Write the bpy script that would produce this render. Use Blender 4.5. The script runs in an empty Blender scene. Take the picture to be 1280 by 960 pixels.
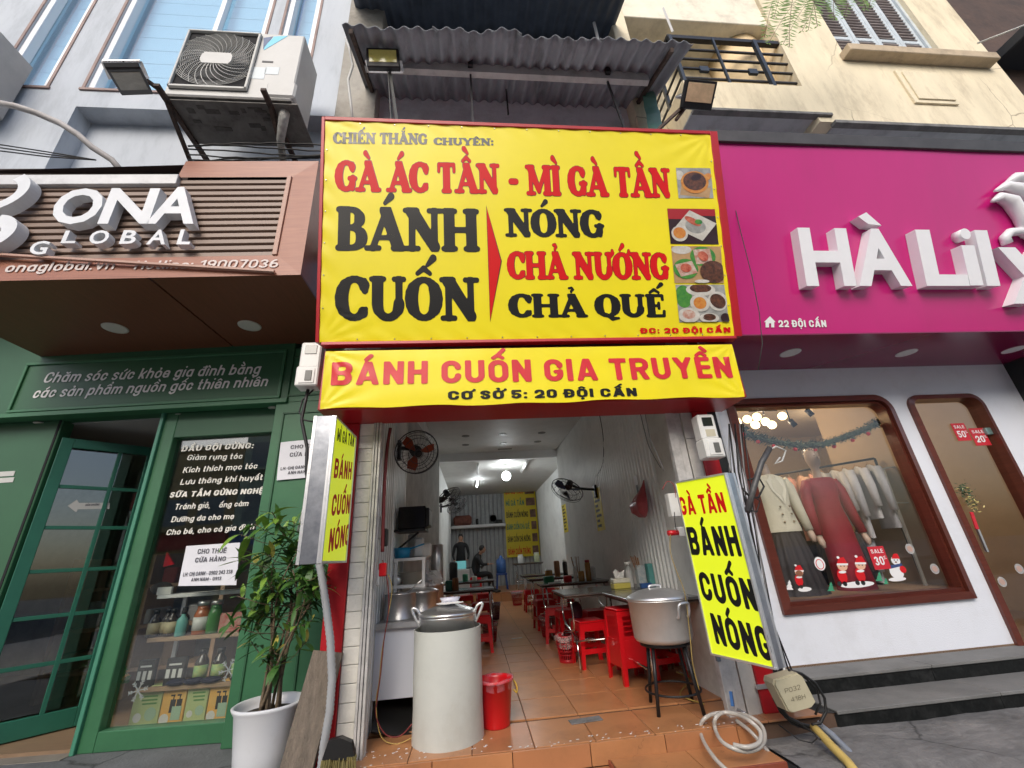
import bpy, bmesh, math, random
import numpy as np
from mathutils import Vector, Matrix
random.seed(7)
SC = bpy.context.scene
COL = SC.collection
R = math.radians
PI = math.pi

# ------------------------------------------------------------------ camera
# hand-held ultra-wide camera 1.18 m above the restaurant floor, 3.5 m before its doorstep
CAM_H = 1.18
FPX = 520.5                      # focal length in pixels of a 1280 px wide frame
PITCH, YAW, ROLL = R(22.45), R(6.3), R(-3.9)
def cam_matrix():
    cy, sy, cp, sp, cr, sr = math.cos(YAW), math.sin(YAW), math.cos(PITCH), math.sin(PITCH), math.cos(ROLL), math.sin(ROLL)
    f = Vector((sy*cp, cy*cp, sp)); right = Vector((cy, -sy, 0)); up = right.cross(f)
    Rv = right*cr + up*sr; Uv = -right*sr + up*cr
    return Matrix((Rv, Uv, -f)).transposed()
CM = cam_matrix()
cam_data = bpy.data.cameras.new("camera"); cam = bpy.data.objects.new("camera", cam_data); COL.objects.link(cam)
cam.matrix_world = Matrix.Translation((0, 0, CAM_H)) @ CM.to_4x4()
cam_data.sensor_width = 36; cam_data.lens = FPX/1280*36; cam_data.clip_start = .05; cam_data.clip_end = 400
SC.camera = cam

# ------------------------------------------------------------------ world, sun, exposure
SUN_EL, SUN_AZ = R(36), R(196)          # bright overcast, light from over the street behind the camera
w = bpy.data.worlds.new("World"); SC.world = w; w.use_nodes = True
nt = w.node_tree; bg = nt.nodes['Background']
sky = nt.nodes.new('ShaderNodeTexSky'); sky.sky_type = 'NISHITA'; sky.sun_disc = False
sky.sun_elevation = SUN_EL; sky.sun_rotation = SUN_AZ; sky.air_density = 1.0; sky.dust_density = 3.0; sky.ozone_density = 1.0
nt.links.new(sky.outputs[0], bg.inputs[0]); bg.inputs[1].default_value = 0.15
sd = bpy.data.lights.new("sun", 'SUN'); sun = bpy.data.objects.new("sun", sd); COL.objects.link(sun)
sd.energy = 1.15; sd.angle = R(34); sd.color = (1.0, .96, .9)
sdir = Vector((math.sin(SUN_AZ)*math.cos(SUN_EL), math.cos(SUN_AZ)*math.cos(SUN_EL), math.sin(SUN_EL)))
sun.rotation_euler = sdir.to_track_quat('Z', 'Y').to_euler()
SC.view_settings.view_transform = 'Standard'; SC.view_settings.look = 'None'
SC.view_settings.exposure = 0.5; SC.view_settings.gamma = 1.0; SC.view_settings.use_curve_mapping = False
SC.cycles.max_bounces = 8; SC.cycles.transparent_max_bounces = 16; SC.cycles.use_denoising = True
SC.cycles.sample_clamp_indirect = 6

# ------------------------------------------------------------------ materials
MATS = {}
def M(name, col, rough=.55, metal=0., var=.0, vscale=4., col2=None, bump=0., bscale=30., spec=.5, emit=None, estr=0., coat=0., trans=0., alpha=1., stretch=None, dirt=0., dcol=(.05,.045,.04), dscale=2.):
    """procedural Principled material: colour varied by noise, fine relief by bump, worn spots"""
    if name in MATS: return MATS[name]
    m = bpy.data.materials.new(name); m.use_nodes = True; n = m.node_tree.nodes; l = m.node_tree.links
    b = n['Principled BSDF']; b.inputs['Base Color'].default_value = (*col, 1); b.inputs['Roughness'].default_value = rough
    b.inputs['Metallic'].default_value = metal; b.inputs['Specular IOR Level'].default_value = spec
    b.inputs['Coat Weight'].default_value = coat; b.inputs['Alpha'].default_value = alpha
    b.inputs['Transmission Weight'].default_value = trans
    tc = n.new('ShaderNodeTexCoord'); mp = n.new('ShaderNodeMapping'); l.new(tc.outputs['Object'], mp.inputs[0])
    if stretch: mp.inputs['Scale'].default_value = stretch
    out = None
    if var or col2:
        no = n.new('ShaderNodeTexNoise'); no.inputs['Scale'].default_value = vscale; no.inputs['Detail'].default_value = 6; no.inputs['Roughness'].default_value = .65
        l.new(mp.outputs[0], no.inputs['Vector'])
        mx = n.new('ShaderNodeMix'); mx.data_type = 'RGBA'
        c2 = col2 if col2 else tuple(max(0, c*(1-var)) for c in col)
        c1 = col if col2 else tuple(min(1, c*(1+var)) for c in col)
        mx.inputs[6].default_value = (*c1, 1); mx.inputs[7].default_value = (*c2, 1)
        rp = n.new('ShaderNodeMapRange'); rp.inputs[1].default_value = .3; rp.inputs[2].default_value = .7
        l.new(no.outputs[0], rp.inputs[0]); l.new(rp.outputs[0], mx.inputs[0]); out = mx.outputs[2]
        l.new(out, b.inputs['Base Color'])
    if dirt:
        no = n.new('ShaderNodeTexNoise'); no.inputs['Scale'].default_value = dscale; no.inputs['Detail'].default_value = 9; no.inputs['Roughness'].default_value = .75
        l.new(mp.outputs[0], no.inputs['Vector'])
        rp = n.new('ShaderNodeMapRange'); rp.inputs[1].default_value = .5; rp.inputs[2].default_value = .75; rp.inputs[4].default_value = dirt
        l.new(no.outputs[0], rp.inputs[0])
        mx = n.new('ShaderNodeMix'); mx.data_type = 'RGBA'; mx.inputs[7].default_value = (*dcol, 1)
        if out: l.new(out, mx.inputs[6])
        else: mx.inputs[6].default_value = (*col, 1)
        l.new(rp.outputs[0], mx.inputs[0]); out = mx.outputs[2]; l.new(out, b.inputs['Base Color'])
    if bump:
        no = n.new('ShaderNodeTexNoise'); no.inputs['Scale'].default_value = bscale; no.inputs['Detail'].default_value = 5
        l.new(mp.outputs[0], no.inputs['Vector'])
        bp = n.new('ShaderNodeBump'); bp.inputs['Strength'].default_value = bump; bp.inputs['Distance'].default_value = .02
        l.new(no.outputs[0], bp.inputs['Height']); l.new(bp.outputs[0], b.inputs['Normal'])
    if emit:
        b.inputs['Emission Color'].default_value = (*emit, 1); b.inputs['Emission Strength'].default_value = estr
    MATS[name] = m
    return m
def cracks(m, scale, width, col, dist=.35, amt=.8):
    """thin wandering cracks and joints of their own colour over a material"""
    n = m.node_tree.nodes; l = m.node_tree.links; b = n['Principled BSDF']; bc = b.inputs['Base Color']
    tc = n.new('ShaderNodeTexCoord'); no = n.new('ShaderNodeTexNoise'); no.inputs['Scale'].default_value = scale*2.5; no.inputs['Detail'].default_value = 6; l.new(tc.outputs['Object'], no.inputs[0])
    va = n.new('ShaderNodeVectorMath'); va.operation = 'SCALE'; va.inputs[3].default_value = dist; l.new(no.outputs[1], va.inputs[0])
    ad = n.new('ShaderNodeVectorMath'); l.new(tc.outputs['Object'], ad.inputs[0]); l.new(va.outputs[0], ad.inputs[1])
    vo = n.new('ShaderNodeTexVoronoi'); vo.feature = 'DISTANCE_TO_EDGE'; vo.inputs['Scale'].default_value = scale; l.new(ad.outputs[0], vo.inputs['Vector'])
    n2 = n.new('ShaderNodeTexNoise'); n2.inputs['Scale'].default_value = scale*.8; l.new(tc.outputs['Object'], n2.inputs[0])
    r1 = n.new('ShaderNodeMapRange'); r1.inputs[1].default_value = 0; r1.inputs[2].default_value = width; r1.inputs[3].default_value = amt; r1.inputs[4].default_value = 0; l.new(vo.outputs['Distance'], r1.inputs[0])
    r2 = n.new('ShaderNodeMapRange'); r2.inputs[1].default_value = .48; r2.inputs[2].default_value = .56; l.new(n2.outputs[0], r2.inputs[0])
    mu = n.new('ShaderNodeMath'); mu.operation = 'MULTIPLY'; l.new(r1.outputs[0], mu.inputs[0]); l.new(r2.outputs[0], mu.inputs[1])
    mx = n.new('ShaderNodeMix'); mx.data_type = 'RGBA'; mx.inputs[7].default_value = (*col, 1); l.new(mu.outputs[0], mx.inputs[0])
    if bc.links: l.new(bc.links[0].from_socket, mx.inputs[6])
    else: mx.inputs[6].default_value = bc.default_value
    l.new(mx.outputs[2], bc); return m
def glass(name, tint=(1, 1, 1), refl=1.0, rough=0.0):
    """thin window glass: clear with a fresnel reflection"""
    if name in MATS: return MATS[name]
    m = bpy.data.materials.new(name); m.use_nodes = True; n = m.node_tree.nodes; l = m.node_tree.links
    n.remove(n['Principled BSDF']); o = n['Material Output']
    t = n.new('ShaderNodeBsdfTransparent'); t.inputs[0].default_value = (*tint, 1)
    g = n.new('ShaderNodeBsdfGlossy'); g.inputs['Roughness'].default_value = rough; g.inputs[0].default_value = (1, 1, 1, 1)
    f = n.new('ShaderNodeFresnel'); ge = n.new('ShaderNodeNewGeometry'); mr = n.new('ShaderNodeMapRange'); mr.inputs[3].default_value = 1.5; mr.inputs[4].default_value = 1/1.5; l.new(ge.outputs['Backfacing'], mr.inputs[0]); l.new(mr.outputs[0], f.inputs[0])
    mu = n.new('ShaderNodeMath'); mu.operation = 'MULTIPLY'; mu.inputs[1].default_value = refl; mu.use_clamp = True
    mx = n.new('ShaderNodeMixShader'); l.new(f.outputs[0], mu.inputs[0]); l.new(mu.outputs[0], mx.inputs[0]); l.new(t.outputs[0], mx.inputs[1]); l.new(g.outputs[0], mx.inputs[2])
    l.new(mx.outputs[0], o.inputs[0]); MATS[name] = m; return m
def film(name, col, alpha, rough=.25):
    """thin translucent plastic film"""
    if name in MATS: return MATS[name]
    m = bpy.data.materials.new(name); m.use_nodes = True; n = m.node_tree.nodes; l = m.node_tree.links
    b = n['Principled BSDF']; b.inputs['Base Color'].default_value = (*col, 1); b.inputs['Roughness'].default_value = rough
    b.inputs['Alpha'].default_value = alpha; MATS[name] = m; return m

# ------------------------------------------------------------------ object helpers
def tag(o, label=None, cat=None, group=None, kind=None):
    if label: o['label'] = label
    if cat: o['category'] = cat
    if group: o['group'] = group
    if kind: o['kind'] = kind
    return o
def thing(name, label, cat, loc=(0, 0, 0), group=None):
    o = bpy.data.objects.new(name, None); COL.objects.link(o); o.location = loc; o.empty_display_size = .1
    return tag(o, label, cat, group)
def org(p):
    v = Vector((0, 0, 0))
    while p is not None: v = v + Vector(p.location); p = p.parent
    return v
def dup(o, parent=None, loc=None, rz=None, label=None):
    c = o.copy(); COL.objects.link(c)
    if parent is not None: c.parent = parent
    if loc is not None: c.location = loc
    if rz is not None: c.rotation_euler = (o.rotation_euler[0], o.rotation_euler[1], rz)
    if label: c['label'] = label
    for ch in list(o.children): dup(ch, c)
    return c
def V(*a): return Vector(a)
class MB:
    """mesh builder: shapes given in world metres"""
    def __init__(s): s.v = []; s.f = []; s.m = []; s.sm = []; s.mi = 0; s.smooth = False; s.T = None
    def _add(s, vs, fs, sm=None):
        o = len(s.v)
        for v in vs:
            v = Vector(v)
            s.v.append(tuple(s.T @ v) if s.T is not None else tuple(v))
        for f in fs: s.f.append(tuple(i+o for i in f)); s.m.append(s.mi); s.sm.append(s.smooth if sm is None else sm)
        return s
    def box(s, x0, x1, y0, y1, z0, z1, ch=0.):
        if x0 > x1: x0, x1 = x1, x0
        if y0 > y1: y0, y1 = y1, y0
        if z0 > z1: z0, z1 = z1, z0
        return s.obox(V((x0+x1)/2, (y0+y1)/2, (z0+z1)/2), V(1, 0, 0), V(0, 1, 0), V(0, 0, 1), x1-x0, y1-y0, z1-z0, ch)
    def obox(s, c, U, W, N, su, sw, sn, ch=0.):
        c = Vector(c); U = Vector(U).normalized(); W = Vector(W).normalized(); N = Vector(N).normalized()
        a, b, d = su/2, sw/2, sn/2
        if ch <= 0:
            vs = [c+U*i*a+W*j*b+N*k*d for k in (-1, 1) for j in (-1, 1) for i in (-1, 1)]
            return s._add(vs, [(0, 2, 3, 1), (4, 5, 7, 6), (0, 1, 5, 4), (2, 6, 7, 3), (0, 4, 6, 2), (1, 3, 7, 5)], False)
        ch = min(ch, a*.9, b*.9, d*.9); vs = []; ix = {}
        for k in (-1, 1):
            for j in (-1, 1):
                for i in (-1, 1):
                    for ax in range(3):
                        e = [a-ch, b-ch, d-ch]; e[ax] = (a, b, d)[ax]
                        ix[(i, j, k, ax)] = len(vs); vs.append(c+U*i*e[0]+W*j*e[1]+N*k*e[2])
        fs = []
        for sgn in (-1, 1):
            q = [(-1, -1), (1, -1), (1, 1), (-1, 1)]
            fs.append([ix[(sgn, p, r, 0)] for p, r in q]); fs.append([ix[(p, sgn, r, 1)] for p, r in q]); fs.append([ix[(p, r, sgn, 2)] for p, r in q])
        for p in (-1, 1):
            for r in (-1, 1):
                fs.append([ix[(p, r, -1, 0)], ix[(p, r, 1, 0)], ix[(p, r, 1, 1)], ix[(p, r, -1, 1)]])
                fs.append([ix[(p, -1, r, 0)], ix[(p, 1, r, 0)], ix[(p, 1, r, 2)], ix[(p, -1, r, 2)]])
                fs.append([ix[(-1, p, r, 1)], ix[(1, p, r, 1)], ix[(1, p, r, 2)], ix[(-1, p, r, 2)]])
        for i in (-1, 1):
            for j in (-1, 1):
                for k in (-1, 1): fs.append([ix[(i, j, k, 0)], ix[(i, j, k, 1)], ix[(i, j, k, 2)]])
        return s._add(vs, fs, False)
    def quad(s, a, b, c, d): return s._add([a, b, c, d], [(0, 1, 2, 3)], False)
    def bar(s, p0, p1, wd, th, up=(0, 0, 1)):
        p0 = Vector(p0); p1 = Vector(p1); d = (p1-p0); L = d.length; d.normalize(); up = Vector(up)
        if abs(d.dot(up)) > .98: up = V(0, 1, 0)
        s1 = d.cross(up).normalized(); u2 = s1.cross(d)
        return s.obox((p0+p1)/2, d, s1, u2, L, wd, th)
    def tube(s, pts, r, n=8, cap=True, sm=True):
        pts = [Vector(p) for p in pts]; k = len(pts); rs = r if isinstance(r, (list, tuple)) else [r]*k
        vs = []; prev = None
        for i, p in enumerate(pts):
            d = (pts[min(i+1, k-1)]-pts[max(i-1, 0)]); d = d.normalized() if d.length > 1e-9 else V(0, 0, 1)
            if prev is None:
                u = d.orthogonal().normalized()
            else:
                u = prev-d*prev.dot(d); u = u.normalized() if u.length > 1e-6 else d.orthogonal().normalized()
            prev = u; w_ = d.cross(u)
            for j in range(n):
                a = 2*PI*j/n; vs.append(p+(u*math.cos(a)+w_*math.sin(a))*rs[i])
        fs = [(i*n+j, i*n+(j+1) % n, (i+1)*n+(j+1) % n, (i+1)*n+j) for i in range(k-1) for j in range(n)]
        s._add(vs, fs, sm)
        if cap:
            o = len(s.v)-len(vs)
            for base, rev in ((0, True), ((k-1)*n, False)):
                f = [o+base+j for j in range(n)]
                s.f.append(tuple(reversed(f)) if rev else tuple(f)); s.m.append(s.mi); s.sm.append(False)
        return s
    def lathe(s, prof, c, n=24, sx=1, sy=1, sm=True, axis=None):
        """profile of (radius, height) turned about a vertical axis at c (or about axis)"""
        c = Vector(c)
        if axis is None: A, B, Cc = V(1, 0, 0), V(0, 1, 0), V(0, 0, 1)
        else:
            Cc = Vector(axis).normalized(); A = Cc.orthogonal().normalized(); B = Cc.cross(A)
        vs = [c+A*(r*sx*math.cos(2*PI*j/n))+B*(r*sy*math.sin(2*PI*j/n))+Cc*h for r, h in prof for j in range(n)]
        fs = [(i*n+j, i*n+(j+1) % n, (i+1)*n+(j+1) % n, (i+1)*n+j) for i in range(len(prof)-1) for j in range(n)]
        s._add(vs, fs, sm)
        o = len(s.v)-len(vs)
        if prof[0][0] > 1e-4: s.f.append(tuple(o+j for j in reversed(range(n)))); s.m.append(s.mi); s.sm.append(False)
        if prof[-1][0] > 1e-4: s.f.append(tuple(o+(len(prof)-1)*n+j for j in range(n))); s.m.append(s.mi); s.sm.append(False)
        return s
    def ball(s, c, rx, ry=None, rz=None, n=12, k=8):
        ry = rx if ry is None else ry; rz = rx if rz is None else rz
        vs = []
        for i in range(k+1):
            t = PI*i/k
            for j in range(n): a = 2*PI*j/n; vs.append(Vector(c)+V(rx*math.sin(t)*math.cos(a), ry*math.sin(t)*math.sin(a), -rz*math.cos(t)))
        return s._add(vs, [(i*n+j, i*n+(j+1) % n, (i+1)*n+(j+1) % n, (i+1)*n+j) for i in range(k) for j in range(n)], True)
    def prism(s, poly, P0, U, W, depth, n0=0.):
        """polygon in the plane (P0; U, W), extruded along U x W from n0 to n0+depth"""
        P0 = Vector(P0); U = Vector(U); W = Vector(W); N = U.cross(W).normalized(); k = len(poly)
        a = [P0+U*x+W*y+N*n0 for x, y in poly]; b = [p+N*depth for p in a]
        return s._add(a+b, [tuple(reversed(range(k))), tuple(range(k, 2*k))]+[(i, (i+1) % k, k+(i+1) % k, k+i) for i in range(k)], False)
    def build(s, name, mats, parent=None, label=None, cat=None, group=None, kind=None, loc=None):
        me = bpy.data.meshes.new(name)
        if not isinstance(mats, (list, tuple)): mats = [mats]
        v = np.array(s.v, float)
        if parent is None:
            base = Vector(loc) if loc is not None else V((v[:, 0].min()+v[:, 0].max())/2, (v[:, 1].min()+v[:, 1].max())/2, v[:, 2].min())
            off = base
        else:
            base = V(0, 0, 0); off = org(parent)
        v = v-np.array(off)
        me.from_pydata([tuple(p) for p in v], [], s.f)
        for m in mats: me.materials.append(m)
        if len(mats) > 1: me.polygons.foreach_set('material_index', s.m)
        me.polygons.foreach_set('use_smooth', s.sm)
        me.update()
        o = bpy.data.objects.new(name, me); COL.objects.link(o); o.location = base
        if parent is not None: o.parent = parent
        return tag(o, label, cat, group, kind)
def fix_normals(o):
    bm = bmesh.new(); bm.from_mesh(o.data); bmesh.ops.recalc_face_normals(bm, faces=bm.faces[:]); bm.to_mesh(o.data); bm.free(); return o

# ------------------------------------------------------------------ survey helpers: a sight line through the lens meets a real plane
def ray(x, y): return CM @ V(x-640, 480-y, -FPX)
EYE = V(0, 0, CAM_H)
def at(x, y, Y): d = ray(x, y); return EYE+d*(Y/d.y)
def atx(x, y, X): d = ray(x, y); return EYE+d*(X/d.x)
def atz(x, y, Z): d = ray(x, y); return EYE+d*((Z-CAM_H)/d.z)
class Fr:
    """a flat face standing in the scene: origin, unit axis along, unit axis up; n points out of the face"""
    def __init__(s, P0, U, W):
        s.P = Vector(P0); s.U = Vector(U).normalized(); s.W = Vector(W).normalized(); s.N = s.U.cross(s.W).normalized()
    def hit(s, x, y, n=0.):
        d = ray(x, y); P = s.P+s.N*n; t = (P-EYE).dot(s.N)/d.dot(s.N); q = EYE+d*t-s.P
        return q.dot(s.U), q.dot(s.W)
    def p(s, u, v, n=0.): return s.P+s.U*u+s.W*v+s.N*n
    def box(s, mb, u0, u1, v0, v1, n0, n1, ch=0.): return mb.obox(s.p((u0+u1)/2, (v0+v1)/2, (n0+n1)/2), s.U, s.W, s.N, abs(u1-u0), abs(v1-v0), abs(n1-n0), ch)

# ------------------------------------------------------------------ lettering
def text_verts(body, bold=.0, shear=0., spacing=1.0):
    cu = bpy.data.curves.new('t', 'FONT'); cu.body = body; cu.size = 1.; cu.offset = bold; cu.shear = shear; cu.space_character = spacing
    cu.resolution_u = 3; cu.align_x = 'LEFT'
    ob = bpy.data.objects.new('t', cu); COL.objects.link(ob)
    dg = bpy.context.evaluated_depsgraph_get(); me = bpy.data.meshes.new_from_object(ob.evaluated_get(dg))
    vs = [tuple(v.co) for v in me.vertices]; fs = [tuple(p.vertices) for p in me.polygons]
    bpy.data.objects.remove(ob); bpy.data.curves.remove(cu); bpy.data.meshes.remove(me)
    return vs, fs
CAPH = .727
def text(body, fr, BL, BR, TL, mat, parent, name='lettering', bold=.012, n=.002, shear=0., spacing=1., depth=0., disp=None, label=None, px=True, up=None):
    """lettering fitted between two baseline ends and a cap height (points measured on the face fr)"""
    vs, fs = text_verts(body, bold, shear, spacing)
    if not vs: return None
    x0 = min(v[0] for v in vs); x1 = max(v[0] for v in vs)
    a = Vector(fr.hit(*BL, n=n)) if px else Vector(BL)
    b = Vector(fr.hit(*BR, n=n)) if px else Vector(BR)
    c = Vector(fr.hit(*TL, n=n)) if px else Vector(TL)
    cap = abs(c.y-a.y)/CAPH
    mb = MB(); P = []
    for v in vs:
        s_ = (v[0]-x0)/(x1-x0); u = a.x+s_*(b.x-a.x); q = a.y+s_*(b.y-a.y)+v[1]*cap
        P.append((u, q))
    if depth > 0:
        k = len(P)
        bot = [fr.p(u, q, n-depth) for u, q in P]; top = [fr.p(u, q, n) for u, q in P]
        ec = {}
        for f in fs:
            for i in range(len(f)): e = (f[i], f[(i+1) % len(f)]); ec[e] = 1
        sides = [(e[0], e[1], e[1]+k, e[0]+k) for e in ec if (e[1], e[0]) not in ec]
        mb._add([*bot, *top], [tuple(i+k for i in f) for f in fs]+sides, False)
    else:
        mb._add([fr.p(u, q, n+(disp(u, q) if disp else 0)) for u, q in P], fs, False)
    o = mb.build(name, mat, parent, label)
    return fix_normals(o) if depth > 0 else o

# a fat slab-serif alphabet drawn from rounded strokes (for the big banner)
def _cap(x0, y0, x1, y1, r0, r1=None): return (x0, y0, x1, y1, r0, r1 if r1 is not None else r0)
def _arc(cx, cy, rx, ry, a0, a1, rth, rtn, k=14):
    o = []; prev = None
    for i in range(k+1):
        a = R(a0+(a1-a0)*i/k); t = abs(math.cos(a)); r = rtn+(rth-rtn)*t**1.5; p = (cx+rx*math.cos(a), cy+ry*math.sin(a), r)
        if prev: o.append((prev[0], prev[1], p[0], p[1], prev[2], p[2]))
        prev = p
    return o
def _sf(x, y, h=.165, r=.052): return [_cap(x-h, y, x+h, y, r)]
T_, B_ = .94, .06
GL = {
 'H': (1.0, [_cap(.2, T_, .2, B_, .115), _cap(.8, T_, .8, B_, .115), _cap(.2, .5, .8, .5, .06)]+_sf(.2, T_)+_sf(.2, B_)+_sf(.8, T_)+_sf(.8, B_)),
 'N': (1.0, [_cap(.2, T_, .2, B_, .08), _cap(.8, T_, .8, .1, .08), _cap(.2, .92, .8, .1, .13, .11)]+_sf(.18, T_)+_sf(.2, B_)+_sf(.82, T_)),
 'A': (.98, [_cap(.5, .93, .15, B_, .075), _cap(.48, .93, .82, B_, .125), _cap(.28, .3, .72, .3, .05)]+_sf(.15, B_)+_sf(.84, B_)),
 'B': (.82, [_cap(.22, T_, .22, B_, .12), _cap(.07, T_, .4, T_, .058), _cap(.07, B_, .42, B_, .058), _cap(.22, .52, .42, .52, .05)]+_arc(.4, .73, .22, .205, -90, 90, .105, .055)+_arc(.42, .29, .26, .225, -90, 90, .115, .055)),
 'C': (.84, _arc(.46, .5, .33, .435, 42, 312, .135, .065)+[_cap(.72, .9, .73, .68, .055, .08), _cap(.68, .18, .76, .26, .06, .045)]),
 'G': (.92, _arc(.46, .5, .33, .435, 42, 320, .135, .065)+[_cap(.72, .9, .73, .7, .055, .075), _cap(.74, .4, .74, .1, .1, .08), _cap(.58, .42, .86, .42, .055)]),
 'E': (.8, [_cap(.22, T_, .22, B_, .12), _cap(.07, T_, .66, T_, .058), _cap(.07, B_, .68, B_, .058), _cap(.22, .5, .5, .5, .05), _cap(.67, T_, .68, .76, .055, .05), _cap(.69, B_, .71, .26, .055, .05), _cap(.52, .38, .52, .62, .05)]),
 'I': (.46, [_cap(.23, T_, .23, B_, .12)]+_sf(.23, T_)+_sf(.23, B_)),
 'M': (1.2, [_cap(.2, T_, .2, B_, .08), _cap(1.0, T_, 1.0, B_, .115), _cap(.22, .9, .58, .16, .125, .09), _cap(.58, .16, .98, .92, .07, .08)]+_sf(.18, T_)+_sf(.2, B_)+_sf(1.0, T_)+_sf(1.0, B_)),
 'O': (.92, _arc(.46, .5, .33, .435, 0, 360, .135, .06, 22)),
 'Q': (.95, _arc(.46, .5, .33, .435, 0, 360, .135, .06, 22)+[_cap(.4, .12, .62, -.06, .06, .08), _cap(.62, -.06, .86, -.04, .08, .04)]),
 'T': (.86, [_cap(.43, T_, .43, B_, .12), _cap(.1, T_, .76, T_, .058), _cap(.09, T_, .08, .72, .055, .05), _cap(.77, T_, .78, .72, .055, .05)]+_sf(.43, B_)),
 'U': (.98, [_cap(.22, T_, .22, .38, .115), _cap(.78, T_, .78, .38, .085)]+_arc(.5, .38, .28, .31, 180, 360, .11, .075)+_sf(.22, T_)+_sf(.78, T_, .13)),
 'Y': (.98, [_cap(.16, T_, .49, .46, .11), _cap(.82, T_, .49, .46, .075), _cap(.49, .46, .49, B_, .12)]+_sf(.16, T_)+_sf(.82, T_, .12)+_sf(.49, B_)),
 '-': (.5, [_cap(.16, .42, .32, .42, .09)]), ':': (.35, [_cap(.16, .14, .16, .15, .1), _cap(.16, .6, .16, .61, .1)]), ' ': (.38, []),
}
_circ = lambda c: [_cap(c-.17, 1.08, c, 1.2, .045, .06), _cap(c, 1.2, c+.17, 1.08, .06, .045)]
_brev = lambda c: _arc(c, 1.2, .14, .1, 180, 360, .04, .05, 6)
_grav = lambda c, y=1.1: [_cap(c+.06, y, c-.1, y+.16, .04, .085)]
_acut = lambda c, y=1.1: [_cap(c-.06, y, c+.1, y+.16, .04, .085)]
_hook = lambda c: [_cap(c, 1.08, c, 1.12, .035), _cap(c, 1.12, c+.07, 1.19, .035), _cap(c+.07, 1.19, c+.02, 1.27, .04), _cap(c+.02, 1.27, c-.07, 1.25, .04)]
_horn = lambda c: [_cap(c, .86, c+.13, .98, .06, .07), _cap(c+.13, .98, c+.12, 1.06, .07, .05)]
ACC = {'À': ('A', lambda: _grav(.46)), 'Á': ('A', lambda: _acut(.52)), 'Ả': ('A', lambda: _hook(.48)), 'Ầ': ('A', lambda: _circ(.49)+_grav(.5, 1.34)),
 'Ấ': ('A', lambda: _circ(.49)+_acut(.56, 1.32)), 'Ắ': ('A', lambda: _brev(.49)+_acut(.5, 1.3)), 'Ế': ('E', lambda: _circ(.38)+_acut(.58, 1.28)), 'Ê': ('E', lambda: _circ(.4)),
 'Ố': ('O', lambda: _circ(.46)+_acut(.62, 1.28)), 'Ó': ('O', lambda: _acut(.48)), 'Ì': ('I', lambda: _grav(.22)), 'Ư': ('U', lambda: _horn(.86)), 'Ớ': ('O', lambda: _horn(.72)+_acut(.44)), 'Ơ': ('O', lambda: _horn(.72))}
def slab_polys(body, grow=0., h=.028):
    """signed distance of the rounded strokes, cut into polygons by marching squares"""
    polys = []; pen = 0.
    for chx in body:
        acc = []
        g = chx
        if chx in ACC: g, fn = ACC[chx]; acc = fn()
        wd, pr = GL[g]; nb = len(pr); pr = pr+acc
        if pr:
            X = np.arange(-.12, wd+.2, h); Y = np.arange(-.2, 1.62, h); GX, GY = np.meshgrid(X, Y); D = np.full(GX.shape, 9.); cl = np.maximum((-.17 if g == 'Q' else -.005)-GY, GY-1.005)
            for ii, (x0, y0, x1, y1, r0, r1) in enumerate(pr):
                if ii == nb: D = np.maximum(D, cl)
                dx, dy = x1-x0, y1-y0; L = dx*dx+dy*dy+1e-9; t = np.clip(((GX-x0)*dx+(GY-y0)*dy)/L, 0, 1); r0, r1 = (q*(1.22 if q >= .1 else 1) for q in (r0, r1))
                d = np.hypot(GX-x0-t*dx, GY-y0-t*dy)-(r0+(r1-r0)*t)
                k = .014; hh = np.clip(.5+.5*(D-d)/k, 0, 1); D = D*(1-hh)+d*hh-k*hh*(1-hh)
            if nb == len(pr): D = np.maximum(D, cl)
            D = D-grow; ny, nx = D.shape
            for j in range(ny-1):
                run = None
                for i in range(nx-1):
                    q = (D[j, i], D[j, i+1], D[j+1, i+1], D[j+1, i])
                    full = q[0] < 0 and q[1] < 0 and q[2] < 0 and q[3] < 0
                    if full and run is None: run = i
                    if run is not None and (not full or i == nx-2):
                        e = i if not full else i+1
                        polys.append([(pen+X[run], Y[j]), (pen+X[e], Y[j]), (pen+X[e], Y[j+1]), (pen+X[run], Y[j+1])]); run = None
                    if full or (q[0] >= 0 and q[1] >= 0 and q[2] >= 0 and q[3] >= 0): continue
                    c = [(X[i], Y[j]), (X[i+1], Y[j]), (X[i+1], Y[j+1]), (X[i], Y[j+1])]; P = []
                    for a in range(4):
                        b = (a+1) % 4
                        if q[a] < 0: P.append((pen+c[a][0], c[a][1]))
                        if (q[a] < 0) != (q[b] < 0):
                            t = q[a]/(q[a]-q[b]); P.append((pen+c[a][0]+t*(c[b][0]-c[a][0]), c[a][1]+t*(c[b][1]-c[a][1])))
                    if len(P) > 2: polys.append(P)
        pen += wd
    return polys, pen
def slab(body, fr, BL, BR, TL, mat, parent, grow=0., n=.002, disp=None, label=None, h=.028):
    polys, wd = slab_polys(body, grow, h)
    a = Vector(fr.hit(*BL)); b = Vector(fr.hit(*BR)); c = Vector(fr.hit(*TL)); cap = c.y-a.y; gx = max(0, grow-.03)
    x0 = min(p[0] for P in polys for p in P)+gx; x1 = max(p[0] for P in polys for p in P)-gx
    mb = MB()
    for P in polys:
        Q = []
        for x, y in P:
            s_ = (x-x0)/(x1-x0); u = a.x+s_*(b.x-a.x); v = a.y+s_*(b.y-a.y)+y*cap; Q.append(fr.p(u, v, n+(disp(u, v) if disp else 0)))
        mb._add(Q, [tuple(range(len(Q)))], False)
    return mb.build('lettering', mat, parent, label)
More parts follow.
